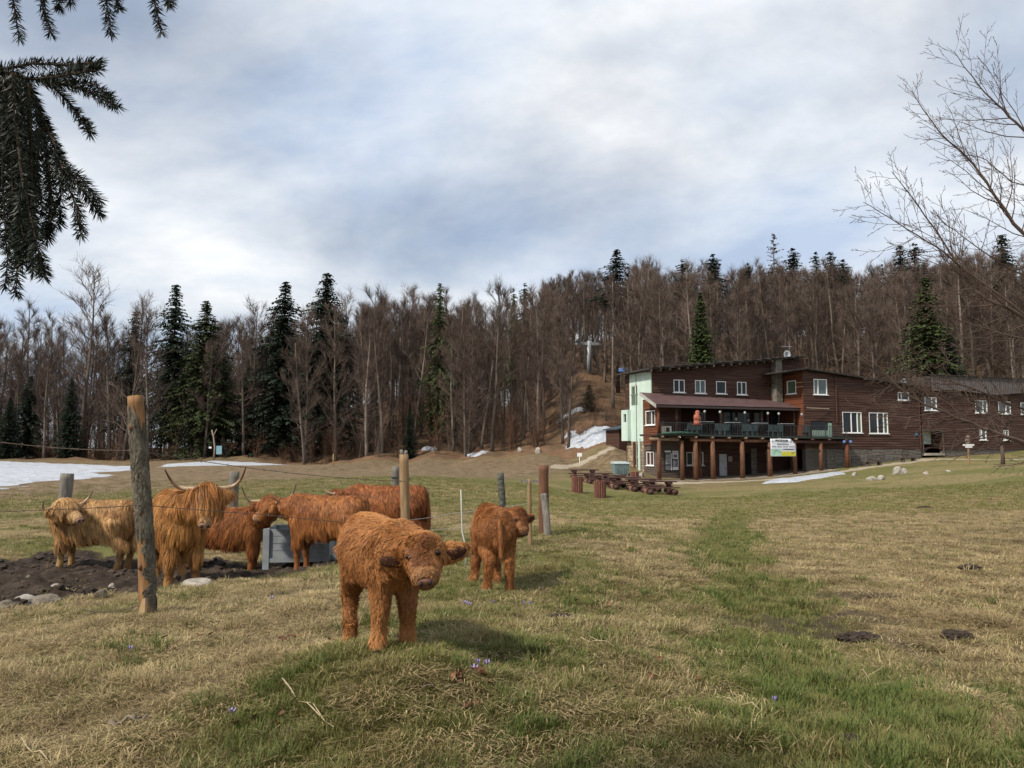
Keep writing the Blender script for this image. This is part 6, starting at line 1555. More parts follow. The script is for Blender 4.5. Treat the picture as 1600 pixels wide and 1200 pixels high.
wire('pale upper wire between the forked post and the thin stake', [P(634, 813, 9.55), P(700, 803, 9.9), P(827, 786, 10.4)], .01, WIREW, .003, False)
wire('pale lower wire between the forked post and the thin stake', [P(634, 829, 9.55), P(700, 826, 9.9), P(828, 812, 10.4)], .01, WIREW, .003, False)

# ------------------------------------------------------------------ crate behind the auburn cow
g = G(474, 12.6); GC = mat('grey_plastic_crate', (0.30, 0.33, 0.35), (0.20, 0.22, 0.235), .6, 5, dirt=(0.12, 0.095, 0.07), dirt_amt=.5)
cr_ = thing('plastic_crate', 'big grey plastic box crate used as a trough behind the cows', 'crate', g, R(4)); cr_.scale = (.88, .9, .84)
for sx in (-.58, .48):
    for sy in (-.4, .36): mb = MB(); mb.box(sx, sx + .11, sy, sy + .08, -.05, .70); mb.build('corner_post', GC, cr_)
for i in range(4): mb = MB(); mb.box(-.47, .48, -.36, -.33, .16 + i * .135, .285 + i * .135); mb.build('board', GC, cr_)
for i in range(4):
    for sx in (-.56, .54): mb = MB(); mb.box(sx, sx + .03, -.32, .36, .16 + i * .135, .285 + i * .135); mb.build('board', GC, cr_)
mb = MB(); mb.box(-.47, .48, -.39, -.31, .08, .155); mb.build('rail', GC, cr_)
mb = MB(); mb.box(-.47, .48, .33, .38, .08, .70); mb.box(-.5, .5, -.3, .33, .1, .14); mb.build('tub', GC, cr_)

# ------------------------------------------------------------------ picnic tables and slatted bins
TBL = mat('dark_red_table_wood', (0.085, 0.038, 0.030), (0.045, 0.021, 0.018), .7, 4, (.5, 3, 3), .004, rnd=.15)
TBE = mat('cut_log_end', (0.25, 0.13, 0.085), (0.14, 0.07, 0.045), .8, 6)
def table_set(px, Y, rz, k):
    g = G(px, Y); tl = ['rearmost', 'second from the rear', 'third from the rear', 'third from the front', 'second from the front', 'nearest'][k]
    t = thing('picnic_table', 'dark red log picnic table, ' + tl + ' of the six', 'table', g, rz, 'picnic tables')
    for i in range(3): mb = MB(); mb.box(-1.05, 1.05, -.36 + i * .245, -.36 + i * .245 + .235, .70, .77); mb.build('plank', TBL, t)
    for sx in (-.72, .62): mb = MB(); mb.tube([(sx, 0, -.12), (sx, 0, .58)], [.17, .16], 12); mb.build('leg', TBE if sx < 0 else TBL, t, True); mb = MB(); mb.box(sx - .15, sx + .15, -.34, .34, .58, .70); mb.build('crosspiece', TBL, t)
    for s, nm in ((-1, 'front'), (1, 'back')):
        c = g + Vector((math.cos(rz + math.pi / 2), math.sin(rz + math.pi / 2), 0)) * s * .78; c.z = H(c.x, c.y)
        o = thing('picnic_bench', 'low log bench on the ' + nm + ' side of the ' + tl + ' picnic table', 'bench', c, rz, 'picnic benches')
        for i in range(2): mb = MB(); mb.box(-1.05, 1.05, -.17 + i * .175, -.17 + i * .175 + .165, .38, .44); mb.build('plank', TBL, o)
        for sx in (-.7, .75): mb = MB(); mb.tube([(sx, -.24, .17), (sx, .24, .17)], .17, 12); mb.build('log_support', TBL, o, True)
for k, (px, Y) in enumerate(((912, 56.5), (932, 54), (951, 51.8), (974, 49.8), (1003, 48.2), (1027, 46))): table_set(px, Y, R(4), k)
def slat_bin(px, Y, k, label):
    g = G(px, Y); t = thing('waste_bin', label, 'waste bin', g, R(k * 25), 'slatted wooden bins'); n = 14; r = .27
    SL = mat('red_brown_slats', (0.20, 0.085, 0.055), (0.10, 0.042, 0.030), .75, 6, (3, 3, .5), rnd=.3)
    for i in range(n):
        a = 6.2832 * i / n; mb = MB(); h = .92 + .02 * math.sin(i * 2.3 + k); mb.tube([(math.cos(a) * r, math.sin(a) * r, -.06), (math.cos(a) * r, math.sin(a) * r, h)], .062, 6); mb.build('slat', SL, t)
    mb = MB(); mb.tube([(0, 0, 0), (0, 0, .86)], r * .9, 12); mb.build('liner', mat('bin_liner', (0.05, 0.045, 0.04), None, .7), t)
slat_bin(901, 44.6, 0, 'round red slatted wooden bin left of the picnic tables')
slat_bin(936.5, 42.5, 1, 'round red slatted wooden bin in front of the picnic tables')
slat_bin(990, 58, 2, 'round red slatted wooden bin between the tables and the lodge')

# ------------------------------------------------------------------ ski lift
pb = P(921, 606, 138); zb = H(pb.x, pb.y); ptop = P(921, 533, 138)
pyl = thing('lift_pylon', 'grey steel chairlift pylon with crossarm on the wooded slope', 'lift pylon', (pb.x, pb.y, zb), R(8)); hp_ = ptop.z - zb
STEEL = mat('galvanised_steel', (0.40, 0.42, 0.44), (0.28, 0.30, 0.32), .5, 2, metal=.3)
mb = MB(); mb.tube([(0, 0, -.5), (0, 0, hp_)], [.50, .36], 12); mb.build('mast', STEEL, pyl, True)
mb = MB(); mb.beam((-2.3, 0, hp_ - .5), (2.3, 0, hp_ - .5), .45, .5); mb.build('crossarm', STEEL, pyl)
for sx in (-2.1, 2.1):
    mb = MB(); mb.box(sx - .2, sx + .2, -1.2, 1.2, hp_ - .25, hp_ + .05); mb.build('sheave_train', mat('dark_steel', (0.10, 0.11, 0.13), None, .5, metal=.3), pyl)
    for i in range(4): mb = MB(); mb.tube([(sx - .08, -1 + i * .66, hp_ + .1), (sx + .08, -1 + i * .66, hp_ + .1)], .22, 10); mb.build('sheave', IRON, pyl)
mb = MB(); mb.beam((1.0, 0, hp_ - .3), (1.6, 0, hp_ + 1.3), .12, .12); mb.beam((0, 0, hp_), (0, 0, hp_ + 1.0), .12, .12); mb.build('lifting_frame', STEEL, pyl)
mb = MB()
for i in range(int(hp_ / .45)): mb.beam((-.2, -.62, .5 + i * .45), (.2, -.62, .5 + i * .45), .05, .05)
mb.beam((-.22, -.62, 0), (-.22, -.62, hp_ - .6), .06, .06); mb.beam((.22, -.62, 0), (.22, -.62, hp_ - .6), .06, .06); mb.build('ladder', IRON, pyl)
def cable(label, pts):
    mb = MB(); q = [Vector(p) for p in pts]; o = thing('lift_cable', label, 'cable', q[0]); mb.tube([p - q[0] for p in q], .035, 5); mb.build('strand', IRON, o)
top = Vector((pb.x, pb.y, zb + hp_ + .15)); cs, sn = math.cos(R(8)), math.sin(R(8))
for sx, nm in ((-2.1, 'left'), (2.1, 'right')):
    a = top + Vector((sx * cs, sx * sn, 0)); cable('thin steel lift cable on the ' + nm + ' side of the pylon', [a + Vector((-22, 60, 11)), a, P(1000, 585, 112) + Vector((sx * .6, 0, 0)), P(1075, 640, 90) + Vector((sx * .6, 0, 0))])
cp_ = P(973, 571, 121); seat = thing('lift_chair', 'blue lift chair hanging left of the lodge roof', 'lift chair', cp_, R(-20))
mb = MB(); mb.box(-.75, .75, -.25, .3, -1.0, -.9); mb.hexa([(-.75, .28, -.95), (.75, .28, -.95), (.75, .34, -.95), (-.75, .34, -.95), (-.75, .42, -.35), (.75, .42, -.35), (.75, .48, -.35), (-.75, .48, -.35)]); mb.build('seat', mat('blue_seat', (0.04, 0.14, 0.40), None, .5), seat)
mb = MB(); mb.tube([(0, .4, -.4), (0, .5, .3), (0, 0, 1.9)], .04, 6); mb.tube([(-.7, .4, -.4), (.7, .4, -.4)], .035, 6); mb.build('hanger', STEEL, seat)

# ------------------------------------------------------------------ small posts and signs about the meadow
g = G(1510, 61); sg = thing('hiking_signpost', 'wooden hiking signpost with white arrow plates in front of the right wing', 'signpost', g, R(-8)); hs = P(1508, 683, 61).z - g.z
mb = rough_tube([(0, 0, -.2), (.03, 0, hs * .5), (0, 0, hs * .72)], [.10, .085, .08], 9, 4, .06, 5); mb.build('pole', TANPOST, sg, True)
mb = MB(); mb.ellipsoid((0, 0, hs * .86), (.2, .12, .32), None, 10, 8); mb.ellipsoid((.03, -.02, hs * 1.0), (.14, .1, .14), None, 10, 8); mb.build('carved_head', mat('weathered_carving', (0.27, 0.20, 0.165), (0.15, .11, .09), .85, 8), sg, True)
for z, w_, x in ((hs * .71, .42, 0), (hs * .64, .26, .02)):
    mb = MB(); mb.hexa([(x - w_, -.12, z - .06), (x + w_, -.12, z - .06), (x + w_, -.09, z - .06), (x - w_, -.09, z - .06), (x - w_, -.12, z + .07), (x + w_, -.12, z + .07), (x + w_, -.09, z + .07), (x - w_, -.09, z + .07)]); mb.build('arrow_plate', mat('white_sign_paint', (0.66, 0.67, 0.66), None, .5), sg)
g = G(336, 92); sg = thing('information_post', 'crooked post with small blue and white boards at the wood edge', 'signpost', g, 0); hs = 3.6
mb = MB(); mb.tube([(0, 0, -.2), (.1, 0, 1.5), (-.1, 0, 2.8), (-.35, 0, hs)], [.12, .1, .09, .06], 7); mb.tube([(-.1, 0, 2.9), (.25, 0, hs + .1)], [.06, .04], 6); mb.build('pole', mat('pale_dead_wood', (0.30, 0.25, 0.2), None, .9), sg, True)
mb = MB(); mb.box(.3, .95, -.06, 0, .7, 1.7); mb.build('board', mat('pale_blue_board', (0.20, 0.36, 0.42), None, .6), sg)
mb = MB(); mb.box(-.6, -.3, -.06, 0, 1.4, 1.6); mb.build('board', WHITEP, sg)
for px, py, Y, h, lab, r, m_ in ((522, 731, 68, 1.05, 'yellowish marker stake far out on the meadow', .045, mat('yellow_stake', (0.42, 0.30, 0.13), None, .8)), (468, 790, 22, .42, 'thin wire stake in the grass behind the reddish cow', .012, WIREW), (597, 783, 15.5, .95, 'slanting pale stake above the dark red cow', .02, TANPOST), (905, 728, 72, 1.2, 'small white board on a stick beside the dirt trail', .03, WHITEP)):
    g = G(px, Y); t = thing('marker_stake', lab, 'stake', g, 0); mb = MB(); mb.tube([(0, 0, -.1), (.06 if px == 597 else 0, 0, h)], [r, r * .8], 6); mb.build('stick', m_, t, True)
    if px == 905: mb = MB(); mb.box(-.22, .22, -.04, -.02, h - .05, h + .3); mb.build('plate', WHITEP, t)
    if px == 597: mb = MB(); mb.tube([(.05, 0, h * .8), (.09, 0, h)], .012, 5); mb.build('tip', TANPOST, t)

# ------------------------------------------------------------------ stones
def rock(seed, sx, sy, sz):
    rn = random.Random(seed); bm = bmesh.new(); bmesh.ops.create_icosphere(bm, subdivisions=3, radius=1)
    ph = [rn.uniform(0, 6) for _ in range(6)]; pl_ = [(rvec(rn), rn.uniform(.55, .85)) for _ in range(7)]
    for v in bm.verts:
        c = v.co; k = 1 + .12 * math.sin(3 * c.x + ph[0]) + .1 * math.sin(4 * c.y + ph[1]) + .07 * math.sin(7 * c.z + 5 * c.x + ph[2]); c = c * k
        for n_, d in pl_:
            e = c.dot(n_) - d
            if e > 0: c = c - n_ * e * .85
        v.co = Vector((c.x * sx, c.y * sy, c.z * sz))
    me = bpy.data.meshes.new('stone'); bm.to_mesh(me); bm.free(); return me
ROCKW = mat('pale_limestone', (0.42, 0.38, 0.33), (0.18, 0.155, 0.13), .9, 7, bump=.03, dirt=(0.09, 0.10, 0.05), dirt_amt=.7)
ROCKM = mat('muddy_stone', (0.22, 0.185, 0.14), (0.075, 0.06, 0.042), .92, 9, bump=.03, dirt=(0.10, 0.115, 0.045), dirt_amt=.8)
def stone(px, py, Y, w, h, m_, label, seed, flat=1.0):
    g = G(px, Y); r = w * Y / FPX / 2; me = rock(seed, r, r * .8, max(h * Y / FPX * .8, .03)); me.materials.append(m_)
    o = bpy.data.objects.new('stone', me); link(o); o.location = g + Vector((0, 0, h * Y / FPX * .12)); o.rotation_euler = (0, 0, seed)
    tag(o, label, 'stone', 'loose stones')
for i, (px, Y, w, h, m_, lab) in enumerate(((52, 8.9, 46, 15, ROCKW, 'largest white-topped stone in the mud at far left'), (88, 8.2, 62, 20, ROCKM, 'broad mossy stone in the mud below the white-topped one'), (22, 8.0, 40, 13, ROCKM, 'dark stone at the lower left of the mud'), (170, 8.5, 24, 11, ROCKM, 'round stone in the mud left of the tall post'),
    (312, 9.35, 62, 11, ROCKW, 'flat pale stone at the hooves of the golden cow'), (100, 9.6, 14, 9, ROCKW, 'small pale stone under the blond cow'), (152, 10.6, 12, 6, ROCKW, 'thin pale stone in the mud right of the blond cow forelegs'), (60, 10.6, 18, 9, ROCKM, 'grey stone in the mud left of the blond cow'), (186, 10.0, 14, 6, ROCKW, 'small pale stone just left of the tall post'),
    (1398, 55, 22, 13, ROCKW, 'pale boulder heap stone on the bank below the paired windows'), (1410, 54.5, 14, 9, ROCKW, 'smaller pale stone touching the boulder below the paired windows'), (1358, 49, 18, 9, ROCKW, 'flat grey stone on the bank left of the boulder'), (1372, 48.6, 14, 8, ROCKW, 'rubble stone right of the flat grey one'), (1443, 51, 9, 5, ROCKW, 'small pale stone on the grass right of the boulder'), (1478, 51, 8, 4, ROCKW, 'tiny pale stone left of the signpost'),
    (1332, 58, 10, 6, ROCKW, 'small pale stone by the end of the dirty snow'), (842, 88, 14, 11, ROCKW, 'grey boulder at the edge of the wood left of the snow bank'), (812, 89, 10, 7, ROCKW, 'smaller grey boulder at the edge of the wood'), (992, 66, 12, 8, ROCKW, 'pale stone under the mint wall, left of a pair'), (1001, 66.3, 10, 8, ROCKW, 'pale stone under the mint wall, right of a pair'), (755, 21, 9, 3, ROCKW, 'pale scrap lying in the green meadow right of the dark red cow'))):
    stone(px, 0, Y, w, h, m_, lab, i + 1)
for k, (px0, Y) in enumerate(((1350, 70.0), (1404, 71.5))):
    g = G(px0, Y); t = thing('log_bench', 'low plank bench against the stone footing, ' + ('left' if k == 0 else 'right') + ' one', 'bench', g, LA, 'benches along the footing')
    mb = MB(); mb.box(0, 1.9, -.2, .2, .42, .5); mb.build('seat', WOODGREY, t)
    for x in (.2, 1.5): mb = MB(); mb.box(x, x + .2, -.18, .18, -.1, .42); mb.build('leg', WOODGREY, t)

# ------------------------------------------------------------------ earth heaps, sticks, leaves, crocuses
SOIL = mat('dark_crumbly_soil', (0.060, 0.042, 0.030), (0.020, 0.014, 0.011), .95, 22, bump=.03)
def heap(px, Y, w, h, label, seed):
    rn = random.Random(seed); g = G(px, Y); r = w * Y / FPX / 2; bm = bmesh.new(); bmesh.ops.create_icosphere(bm, subdivisions=4, radius=1)
    for v in bm.verts:
        c = v.co; s = 1 + .32 * (vnoise(c.x * 3 + seed, c.y * 3 + c.z * 2, seed) - .5) + .40 * (vnoise(c.x * 9 + seed, c.y * 9 + c.z * 7, seed) - .5); v.co = Vector((c.x * r * s, c.y * r * .8 * s, c.z * h * s))
    me = bpy.data.meshes.new('earth_heap'); bm.to_mesh(me); bm.free(); me.materials.append(SOIL); o = bpy.data.objects.new('earth_heap', me); link(o); o.location = g
    tag(o, label, 'earth heap', 'heaps of loose earth')
for i, q in enumerate(((872, 5.95, 60, .045, 'dark earth heap in the grass right of the front calf'), (1478, 6.0, 44, .05, 'dark earth heap in straw at the right photo edge'), (1312, 3.5, 36, .04, 'dark earth heap at the lower photo edge'), (1505, 9.2, 34, .05, 'earth heap in the straw above the green track'), (1455, 3.9, 26, .03, 'small earth heap in the lush tuft at lower right'), (1440, 22, 26, .06, 'earth heap far out on the right meadow'), (943, 4.0, 24, .02, 'small crumbly earth heap at the bottom middle'),
    (480, 19.5, 16, .05, 'molehill in the meadow above the auburn cow, left of two'), (503, 19.8, 12, .05, 'molehill in the meadow above the auburn cow, right of two'), (1085, 17, 14, .04, 'molehill beside the start of the green track'), (1330, 6.1, 60, .05, 'clods of earth beside the bare patch at right'))): heap(*q, i + 3)
STICK = mat('grey_stick', (0.24, 0.19, 0.145), (0.12, 0.09, 0.065), .9, 12)
def stick(px0, Y0, px1, Y1, r, label, seed, m_=STICK, lift=.03):
    rn = random.Random(seed); a = G(px0, Y0, lift); b_ = G(px1, Y1, lift); q = []
    for i in range(7):
        t = i / 6; c = a.lerp(b_, t); c.z = H(c.x, c.y) + lift * (1 + .6 * math.sin(i * 1.9 + seed)); c += Vector((rn.uniform(-.02, .02), rn.uniform(-.02, .02), 0)) * (b_ - a).length * .45; q.append(c)
    o = thing('fallen_stick', label, 'stick', a); mb = MB(); mb.tube([p - a for p in q], [r * .72 * (1 - .5 * i / 6) for i in range(7)], 6); mb.build('wood', m_, o, True)
    for k in range(2):
        i = rn.randint(2, 5); d = Vector((rn.uniform(-1, 1), rn.uniform(-1, 1), .25)).normalized() * (b_ - a).length * .22; mb = MB(); mb.tube([q[i] - a, q[i] - a + d], [r * .55, r * .25], 5); mb.build('side_twig', m_, o)
PALES = mat('bleached_stem', (0.48, 0.39, 0.25), (0.32, 0.25, 0.15), .9, 10)
for i, q in enumerate(((452, 4.15, 530, 3.62, .006, 'long bleached stem lying across the foreground tuft', PALES), (190, 3.95, 248, 3.98, .018, 'short thick grey branch lying at lower left', STICK), (95, 6.7, 235, 7.3, .010, 'dead branch lying below the tall fence post', STICK), (385, 7.4, 450, 7.6, .010, 'dark twig on the grass between the tall post and the calf', STICK), (660, 3.98, 715, 4.02, .006, 'lichen-grey twig beside the brown leaves at bottom middle', STICK), (1295, 11.0, 1360, 10.7, .006, 'thin fallen branch in the straw right of the track', STICK), (600, 8.7, 540, 8.9, .006, 'thin twig behind the front calf', STICK), (60, 3.75, 118, 3.5, .005, 'bleached stem in the lower left corner', PALES), (905, 5.05, 985, 4.9, .004, 'pale stalk lying in the grass right of the calf', PALES), (1320, 5.2, 1362, 4.6, .004, 'pale stalk along the green track', PALES), (880, 10.2, 945, 10.0, .007, 'dark fallen branch in front of the red-topped post', STICK), (1175, 3.9, 1110, 4.15, .004, 'pale stalk lying at bottom middle right', PALES))):
    stick(*q[:6], i + 1, q[6])
LEAFM = mat('rust_dead_leaf', (0.19, 0.088, 0.042), (0.085, 0.038, 0.02), .75, 14, rnd=.35)
def leaf_mesh(seed):
    rn = random.Random(seed); mb = MB(); n = 7; vs = []
    for i in range(n):
        t = i / (n - 1); w = .36 * math.sin(math.pi * min(1, t * 1.02)) ** .8 + .01; z = .10 * math.sin(t * 3 + seed)
        vs += [(-w, t - .5, z + .13 + .05 * rn.random()), (0, t - .5, z), (w, t - .5, z + .13 + .05 * rn.random())]
    fs = []
    for i in range(n - 1): a = 3 * i; fs += [(a, a + 1, a + 4, a + 3), (a + 1, a + 2, a + 5, a + 4)]
    mb.add(vs, fs); me = mb.mesh('leaf'); me.materials.append(LEAFM); return me
LV = [leaf_mesh(i) for i in range(4)]
rl = random.Random(21)
def leaves_at(px, Y, n, spread, label):
    g = G(px, Y); t = thing('dead_leaves', label, 'leaves', g)
    for i in range(n):
        x, y = g.x + rl.gauss(0, spread), g.y + rl.gauss(0, spread * .7); o = bpy.data.objects.new('leaf', LV[rl.randrange(4)]); link(o); o.parent = t; o.location = (x - g.x, y - g.y, H(x, y) - g.z + .035); s = rl.uniform(.035, .060); o.scale = (s, s, s); o.rotation_euler = (rl.uniform(-.6, .6), rl.uniform(-.6, .6), rl.uniform(0, 6.28))
leaves_at(733, 4.12, 11, .06, 'clump of rust-brown dead leaves at bottom middle'); leaves_at(718, 3.85, 3, .05, 'few dead leaves just below the brown clump'); leaves_at(500, 5.35, 4, .12, 'scattered dead leaves left of the front calf'); leaves_at(300, 5.6, 5, .25, 'scattered dead leaves below the tall fence post'); leaves_at(960, 6.6, 4, .2, 'scattered dead leaves in the straw right of the calves'); leaves_at(395, 3.8, 4, .12, 'scattered dead leaves in the foreground tuft'); leaves_at(1480, 8, 5, .4, 'scattered dead leaves in the straw at right'); leaves_at(1050, 4.4, 3, .2, 'scattered dead leaves at bottom right of centre')
PURP = mat('crocus_petal', (0.36, 0.31, 0.56), (0.24, 0.19, 0.42), .5, 20); STEMG = mat('crocus_stem', (0.30, 0.34, 0.22), None, .6)
def crocus(px, Y, label, op=.3):
    g = G(px, Y, .0); t = thing('crocus', label, 'flower', g, rl.random() * 6); hh_ = .05; t.scale = (.62, .62, .62)
    mb = MB(); mb.tube([(0, 0, -.01), (0, 0, hh_)], .0035, 5); mb.build('stem', STEMG, t)
    for i in range(6):
        a = i * 1.047; d = Vector((math.cos(a), math.sin(a), 0)); e = Vector((-math.sin(a), math.cos(a), 0)); mb = MB(); z = hh_ - .005
        mb.add([d * .002 + Vector((0, 0, z)), d * (.012 + .02 * op) + e * .010 + Vector((0, 0, z + .022)), d * (.010 + .05 * op) + Vector((0, 0, z + .046)), d * (.012 + .02 * op) - e * .010 + Vector((0, 0, z + .022))], [(0, 1, 2, 3)]); mb.build('petal', PURP, t)
for px, Y, lab, op in ((743, 4.2, 'larger open pale crocus beside the brown leaves', .6), (748, 4.32, 'crocus just behind the open one by the brown leaves', .2), (762, 4.35, 'crocus on the far right of the brown leaves', .4), (376, 3.95, 'single crocus in the foreground grass at lower left', .5), (728, 6.35, 'open crocus below the left legs of the rear-view calf', .7), (735, 6.3, 'second open crocus below the rear-view calf', .6), (772, 6.5, 'upright crocus right below the rear-view calf', .1), (818, 6.45, 'left of two closed crocuses right of the rear-view calf', .1), (828, 6.45, 'right of two closed crocuses right of the rear-view calf', .1), (432, 7.15, 'pale crocus on the bank left of the front calf', .5), (1198, 4.1, 'dark closed crocus on the grass at bottom right of centre', .2), (218, 5.3, 'faint crocus in the grass below the tall fence post', .4)): crocus(px, Y, lab, op)

# ------------------------------------------------------------------ bare tree reaching in from the right
rn = random.Random(8); g = G(1900, 12.5); nt_ = thing('bare_tree', 'bare near tree whose long thin branches reach in from the right edge', 'tree', g)
def PL(pts, Y): return [P(a, b_, Y + dy) - g for (a, b_, dy) in pts]
trk = MB(); trk.tube([Vector((0, 0, -.4))] + PL([(1895, 640, 0), (1885, 480, 0), (1870, 300, .2), (1850, 120, .3), (1830, -80, .4), (1815, -300, .4)], 12.5), [.20, .17, .14, .11, .08, .05, .02], 12); trk.build('trunk', TWIGL, nt_, True)
crn = MB()
def limb(pts, r0, r1, depth):
    q = []
    for i in range(len(pts) - 1):
        a = pts[max(i - 1, 0)]; b_ = pts[i]; c = pts[i + 1]; d = pts[min(i + 2, len(pts) - 1)]
        for s in range(4):
            t = s / 4; q.append(.5 * ((2 * b_) + (c - a) * t + (2 * a - 5 * b_ + 4 * c - d) * t * t + (3 * b_ - a - 3 * c + d) * t ** 3) + rvec(rn) * .012)
    q.append(pts[-1]); m = len(q); rad = [r0 + (r1 - r0) * (i / (m - 1)) ** .8 for i in range(m)]; crn.tube(q, rad, 6, False)
    L = sum((q[i + 1] - q[i]).length for i in range(m - 1)); side(q, rad, L, depth)
def side(q, rad, L, depth):
    if depth == 0: return
    m = len(q); n = int(L * (5.6 if depth > 1 else 8.0)) + 2
    for k in range(n):
        t = (k + rn.random()) / n
        if t < .12: continue
        x = t * (m - 1); i = min(m - 2, int(x)); c = q[i].lerp(q[i + 1], x - i); d0 = (q[min(i + 1, m - 1)] - q[i]).normalized()
        axs = d0.cross(Vector((0, 1, 0)) if abs(d0.y) < .9 else Vector((1, 0, 0))).normalized(); sgn = 1 if (k % 2) else -1
        d = (d0 * .75 + axs * sgn * rn.uniform(.4, .75) + rvec(rn) * .35).normalized(); l = min(L * .42, 1.7) * (1.15 - .75 * t) * rn.uniform(.45, 1.1) * (1 if depth > 1 else .75); sg = 4
        pts = [c]; p = c.copy()
        for s in range(sg): d = (d + rvec(rn) * .2 + d0 * .12).normalized(); p = p + d * l / sg; pts.append(p.copy())
        rr_ = min(rad[i] * .55, .011); crn.tube(pts, [max(rr_ * (1 - .8 * s / sg), .0030) for s in range(sg + 1)], 4 if depth > 1 else 3, False)
        side(pts, [rr_ * .6] * (sg + 1), l, depth - 1)
for pts, r0 in (([(1865, 560, 0), (1730, 455, 0), (1600, 364, 0), (1562, 315, 0), (1518, 254, 0), (1468, 205, 0), (1424, 142, 0)], .045),
                ([(1850, 430, .2), (1720, 330, .3), (1600, 205, .3), (1567, 172, .3), (1529, 133, .3), (1490, 80, .3)], .034),
                ([(1880, 640, -.3), (1740, 580, -.4), (1600, 496, -.4), (1529, 458, -.4), (1501, 419, -.4), (1446, 337, -.4), (1393, 268, -.4)], .045),
                ([(1640, 520, -.5), (1512, 425, -.5), (1463, 386, -.5), (1402, 348, -.5), (1349, 316, -.5)], .020),
                ([(1890, 780, -.6), (1720, 740, -.8), (1600, 692, -.9), (1550, 674, -.9), (1521, 663, -.9), (1465, 640, -.9), (1420, 617, -.9), (1370, 572, -.9), (1332, 548, -.9)], .050),
                ([(1885, 700, .6), (1720, 680, .7), (1600, 640, .8), (1500, 600, .8), (1440, 590, .8), (1390, 600, .8)], .034),
                ([(1885, 620, .9), (1740, 570, 1.0), (1600, 530, 1.0), (1500, 500, 1.0), (1440, 470, 1.0)], .034),
                ([(1700, 430, -.2), (1600, 430, -.2), (1520, 380, -.2), (1470, 345, -.2)], .016), ([(1690, 520, .3), (1600, 560, .3), (1520, 545, .3), (1450, 555, .3)], .014), ([(1700, 260, 0), (1600, 290, 0), (1540, 250, 0), (1500, 240, 0)], .014)):
    limb(PL(pts, 12.4), r0, .0045, 3)
crn.build('crown', TWIGL, nt_)
# small forked tree in front of the right wing
g = G(1563, 57); st = thing('small_tree', 'small forked bare tree in front of the right wing', 'tree', g)
tk = MB(); tk.tube([(0, 0, -.2), (.03, 0, .6), (-.02, 0, 1.45)], [.17, .13, .11], 8); tk.tube([(-.02, 0, 1.4), (-.35, 0, 1.8), (-.45, 0, 2.6), (-.8, .1, 4.2)], [.09, .07, .05, .02], 6); tk.tube([(-.02, 0, 1.4), (.12, .1, 2.2), (.2, .1, 3.4), (.6, 0, 5)], [.08, .06, .04, .015], 6); tk.build('trunk', TWIGL, st, True)
ct = MB()
for i in range(46):
    t = rn.random(); b_ = Vector((-.45 - .35 * t, .05, 2.4 + 1.8 * t)) if i % 2 else Vector((.15 + .4 * t, .1, 2.2 + 2.6 * t)); q, rr_ = grow(ct, rn, b_, (rvec(rn) + Vector((0, 0, .6))).normalized(), rn.uniform(.8, 2.0), .02, .05, .25, 4); ct.tube(q, [.02, .016, .012, .01, .008], 4, False)
    for k in range(4): c = q[rn.randint(1, 4)]; d = rvec(rn); strip(ct, [c, c + d * .3, c + (d + rvec(rn) * .3) * .6], .016, .008, rn)
ct.build('crown', TWIGL, st)

# ------------------------------------------------------------------ spruce beside the camera whose bough hangs into the picture
NEEDN = mat('near_spruce_needles', (0.016, 0.024, 0.011), (0.007, 0.012, 0.006), .55, 30, spec=.3)
sx, sy = -2.35, .75; g = Vector((sx, sy, H(sx, sy))); ns = thing('spruce_tree', 'near spruce whose dark drooping bough hangs into the upper left corner', 'tree', g)
tr_, cr2 = spruce(500, 4.6, 1.02, .12, 0, .35, .12, 1.6); tr_.materials.append(SPR_BARK); cr2.materials.append(NEED_D)
for nm, me in (('trunk', tr_), ('crown', cr2)): o = bpy.data.objects.new(nm, me); link(o); o.parent = ns
bo = MB(); nd_v = []; nd_f = []
rn = random.Random(44)
def shoot(pts, r, dens=1.0, nl=.0165, dY=0.0):
    q3 = []
    P3 = [P(a, b_, Y) - g for (a, b_, Y) in pts]
    for i in range(len(P3) - 1):
        for s in range(6): q3.append(P3[i].lerp(P3[i + 1], s / 6))
    q3.append(P3[-1]); m = len(q3); bo.tube(q3, [r * (1 - .6 * i / (m - 1)) for i in range(m)], 6)
    L = sum((q3[i + 1] - q3[i]).length for i in range(m - 1)); n = int(L * 1500 * dens)
    for k in range(n + 14):
        t = (k + rn.random()) / n if k < n else 1.0; x = min(t, .9999) * (m - 1); i = min(m - 2, int(x)); c = q3[i].lerp(q3[i + 1], x - i); d = (q3[i + 1] - q3[i]).normalized()
        s = rvec(rn); s = (s - d * s.dot(d)).normalized(); fwd = rn.uniform(.55, 1.0) if k < n else rn.uniform(1.2, 3); dd = (s + d * fwd).normalized(); l = nl * rn.uniform(.75, 1.2); e = dd.cross(rvec(rn)).normalized() * .00075
        b_ = len(nd_v); nd_v.extend([c - e * .7, c + e * .7, c + dd * l * .6 + e, c + dd * l * .6 - e, c + dd * l]); nd_f.extend([(b_, b_ + 1, b_ + 2), (b_, b_ + 2, b_ + 3), (b_ + 3, b_ + 2, b_ + 4)])
Yb = 1.12
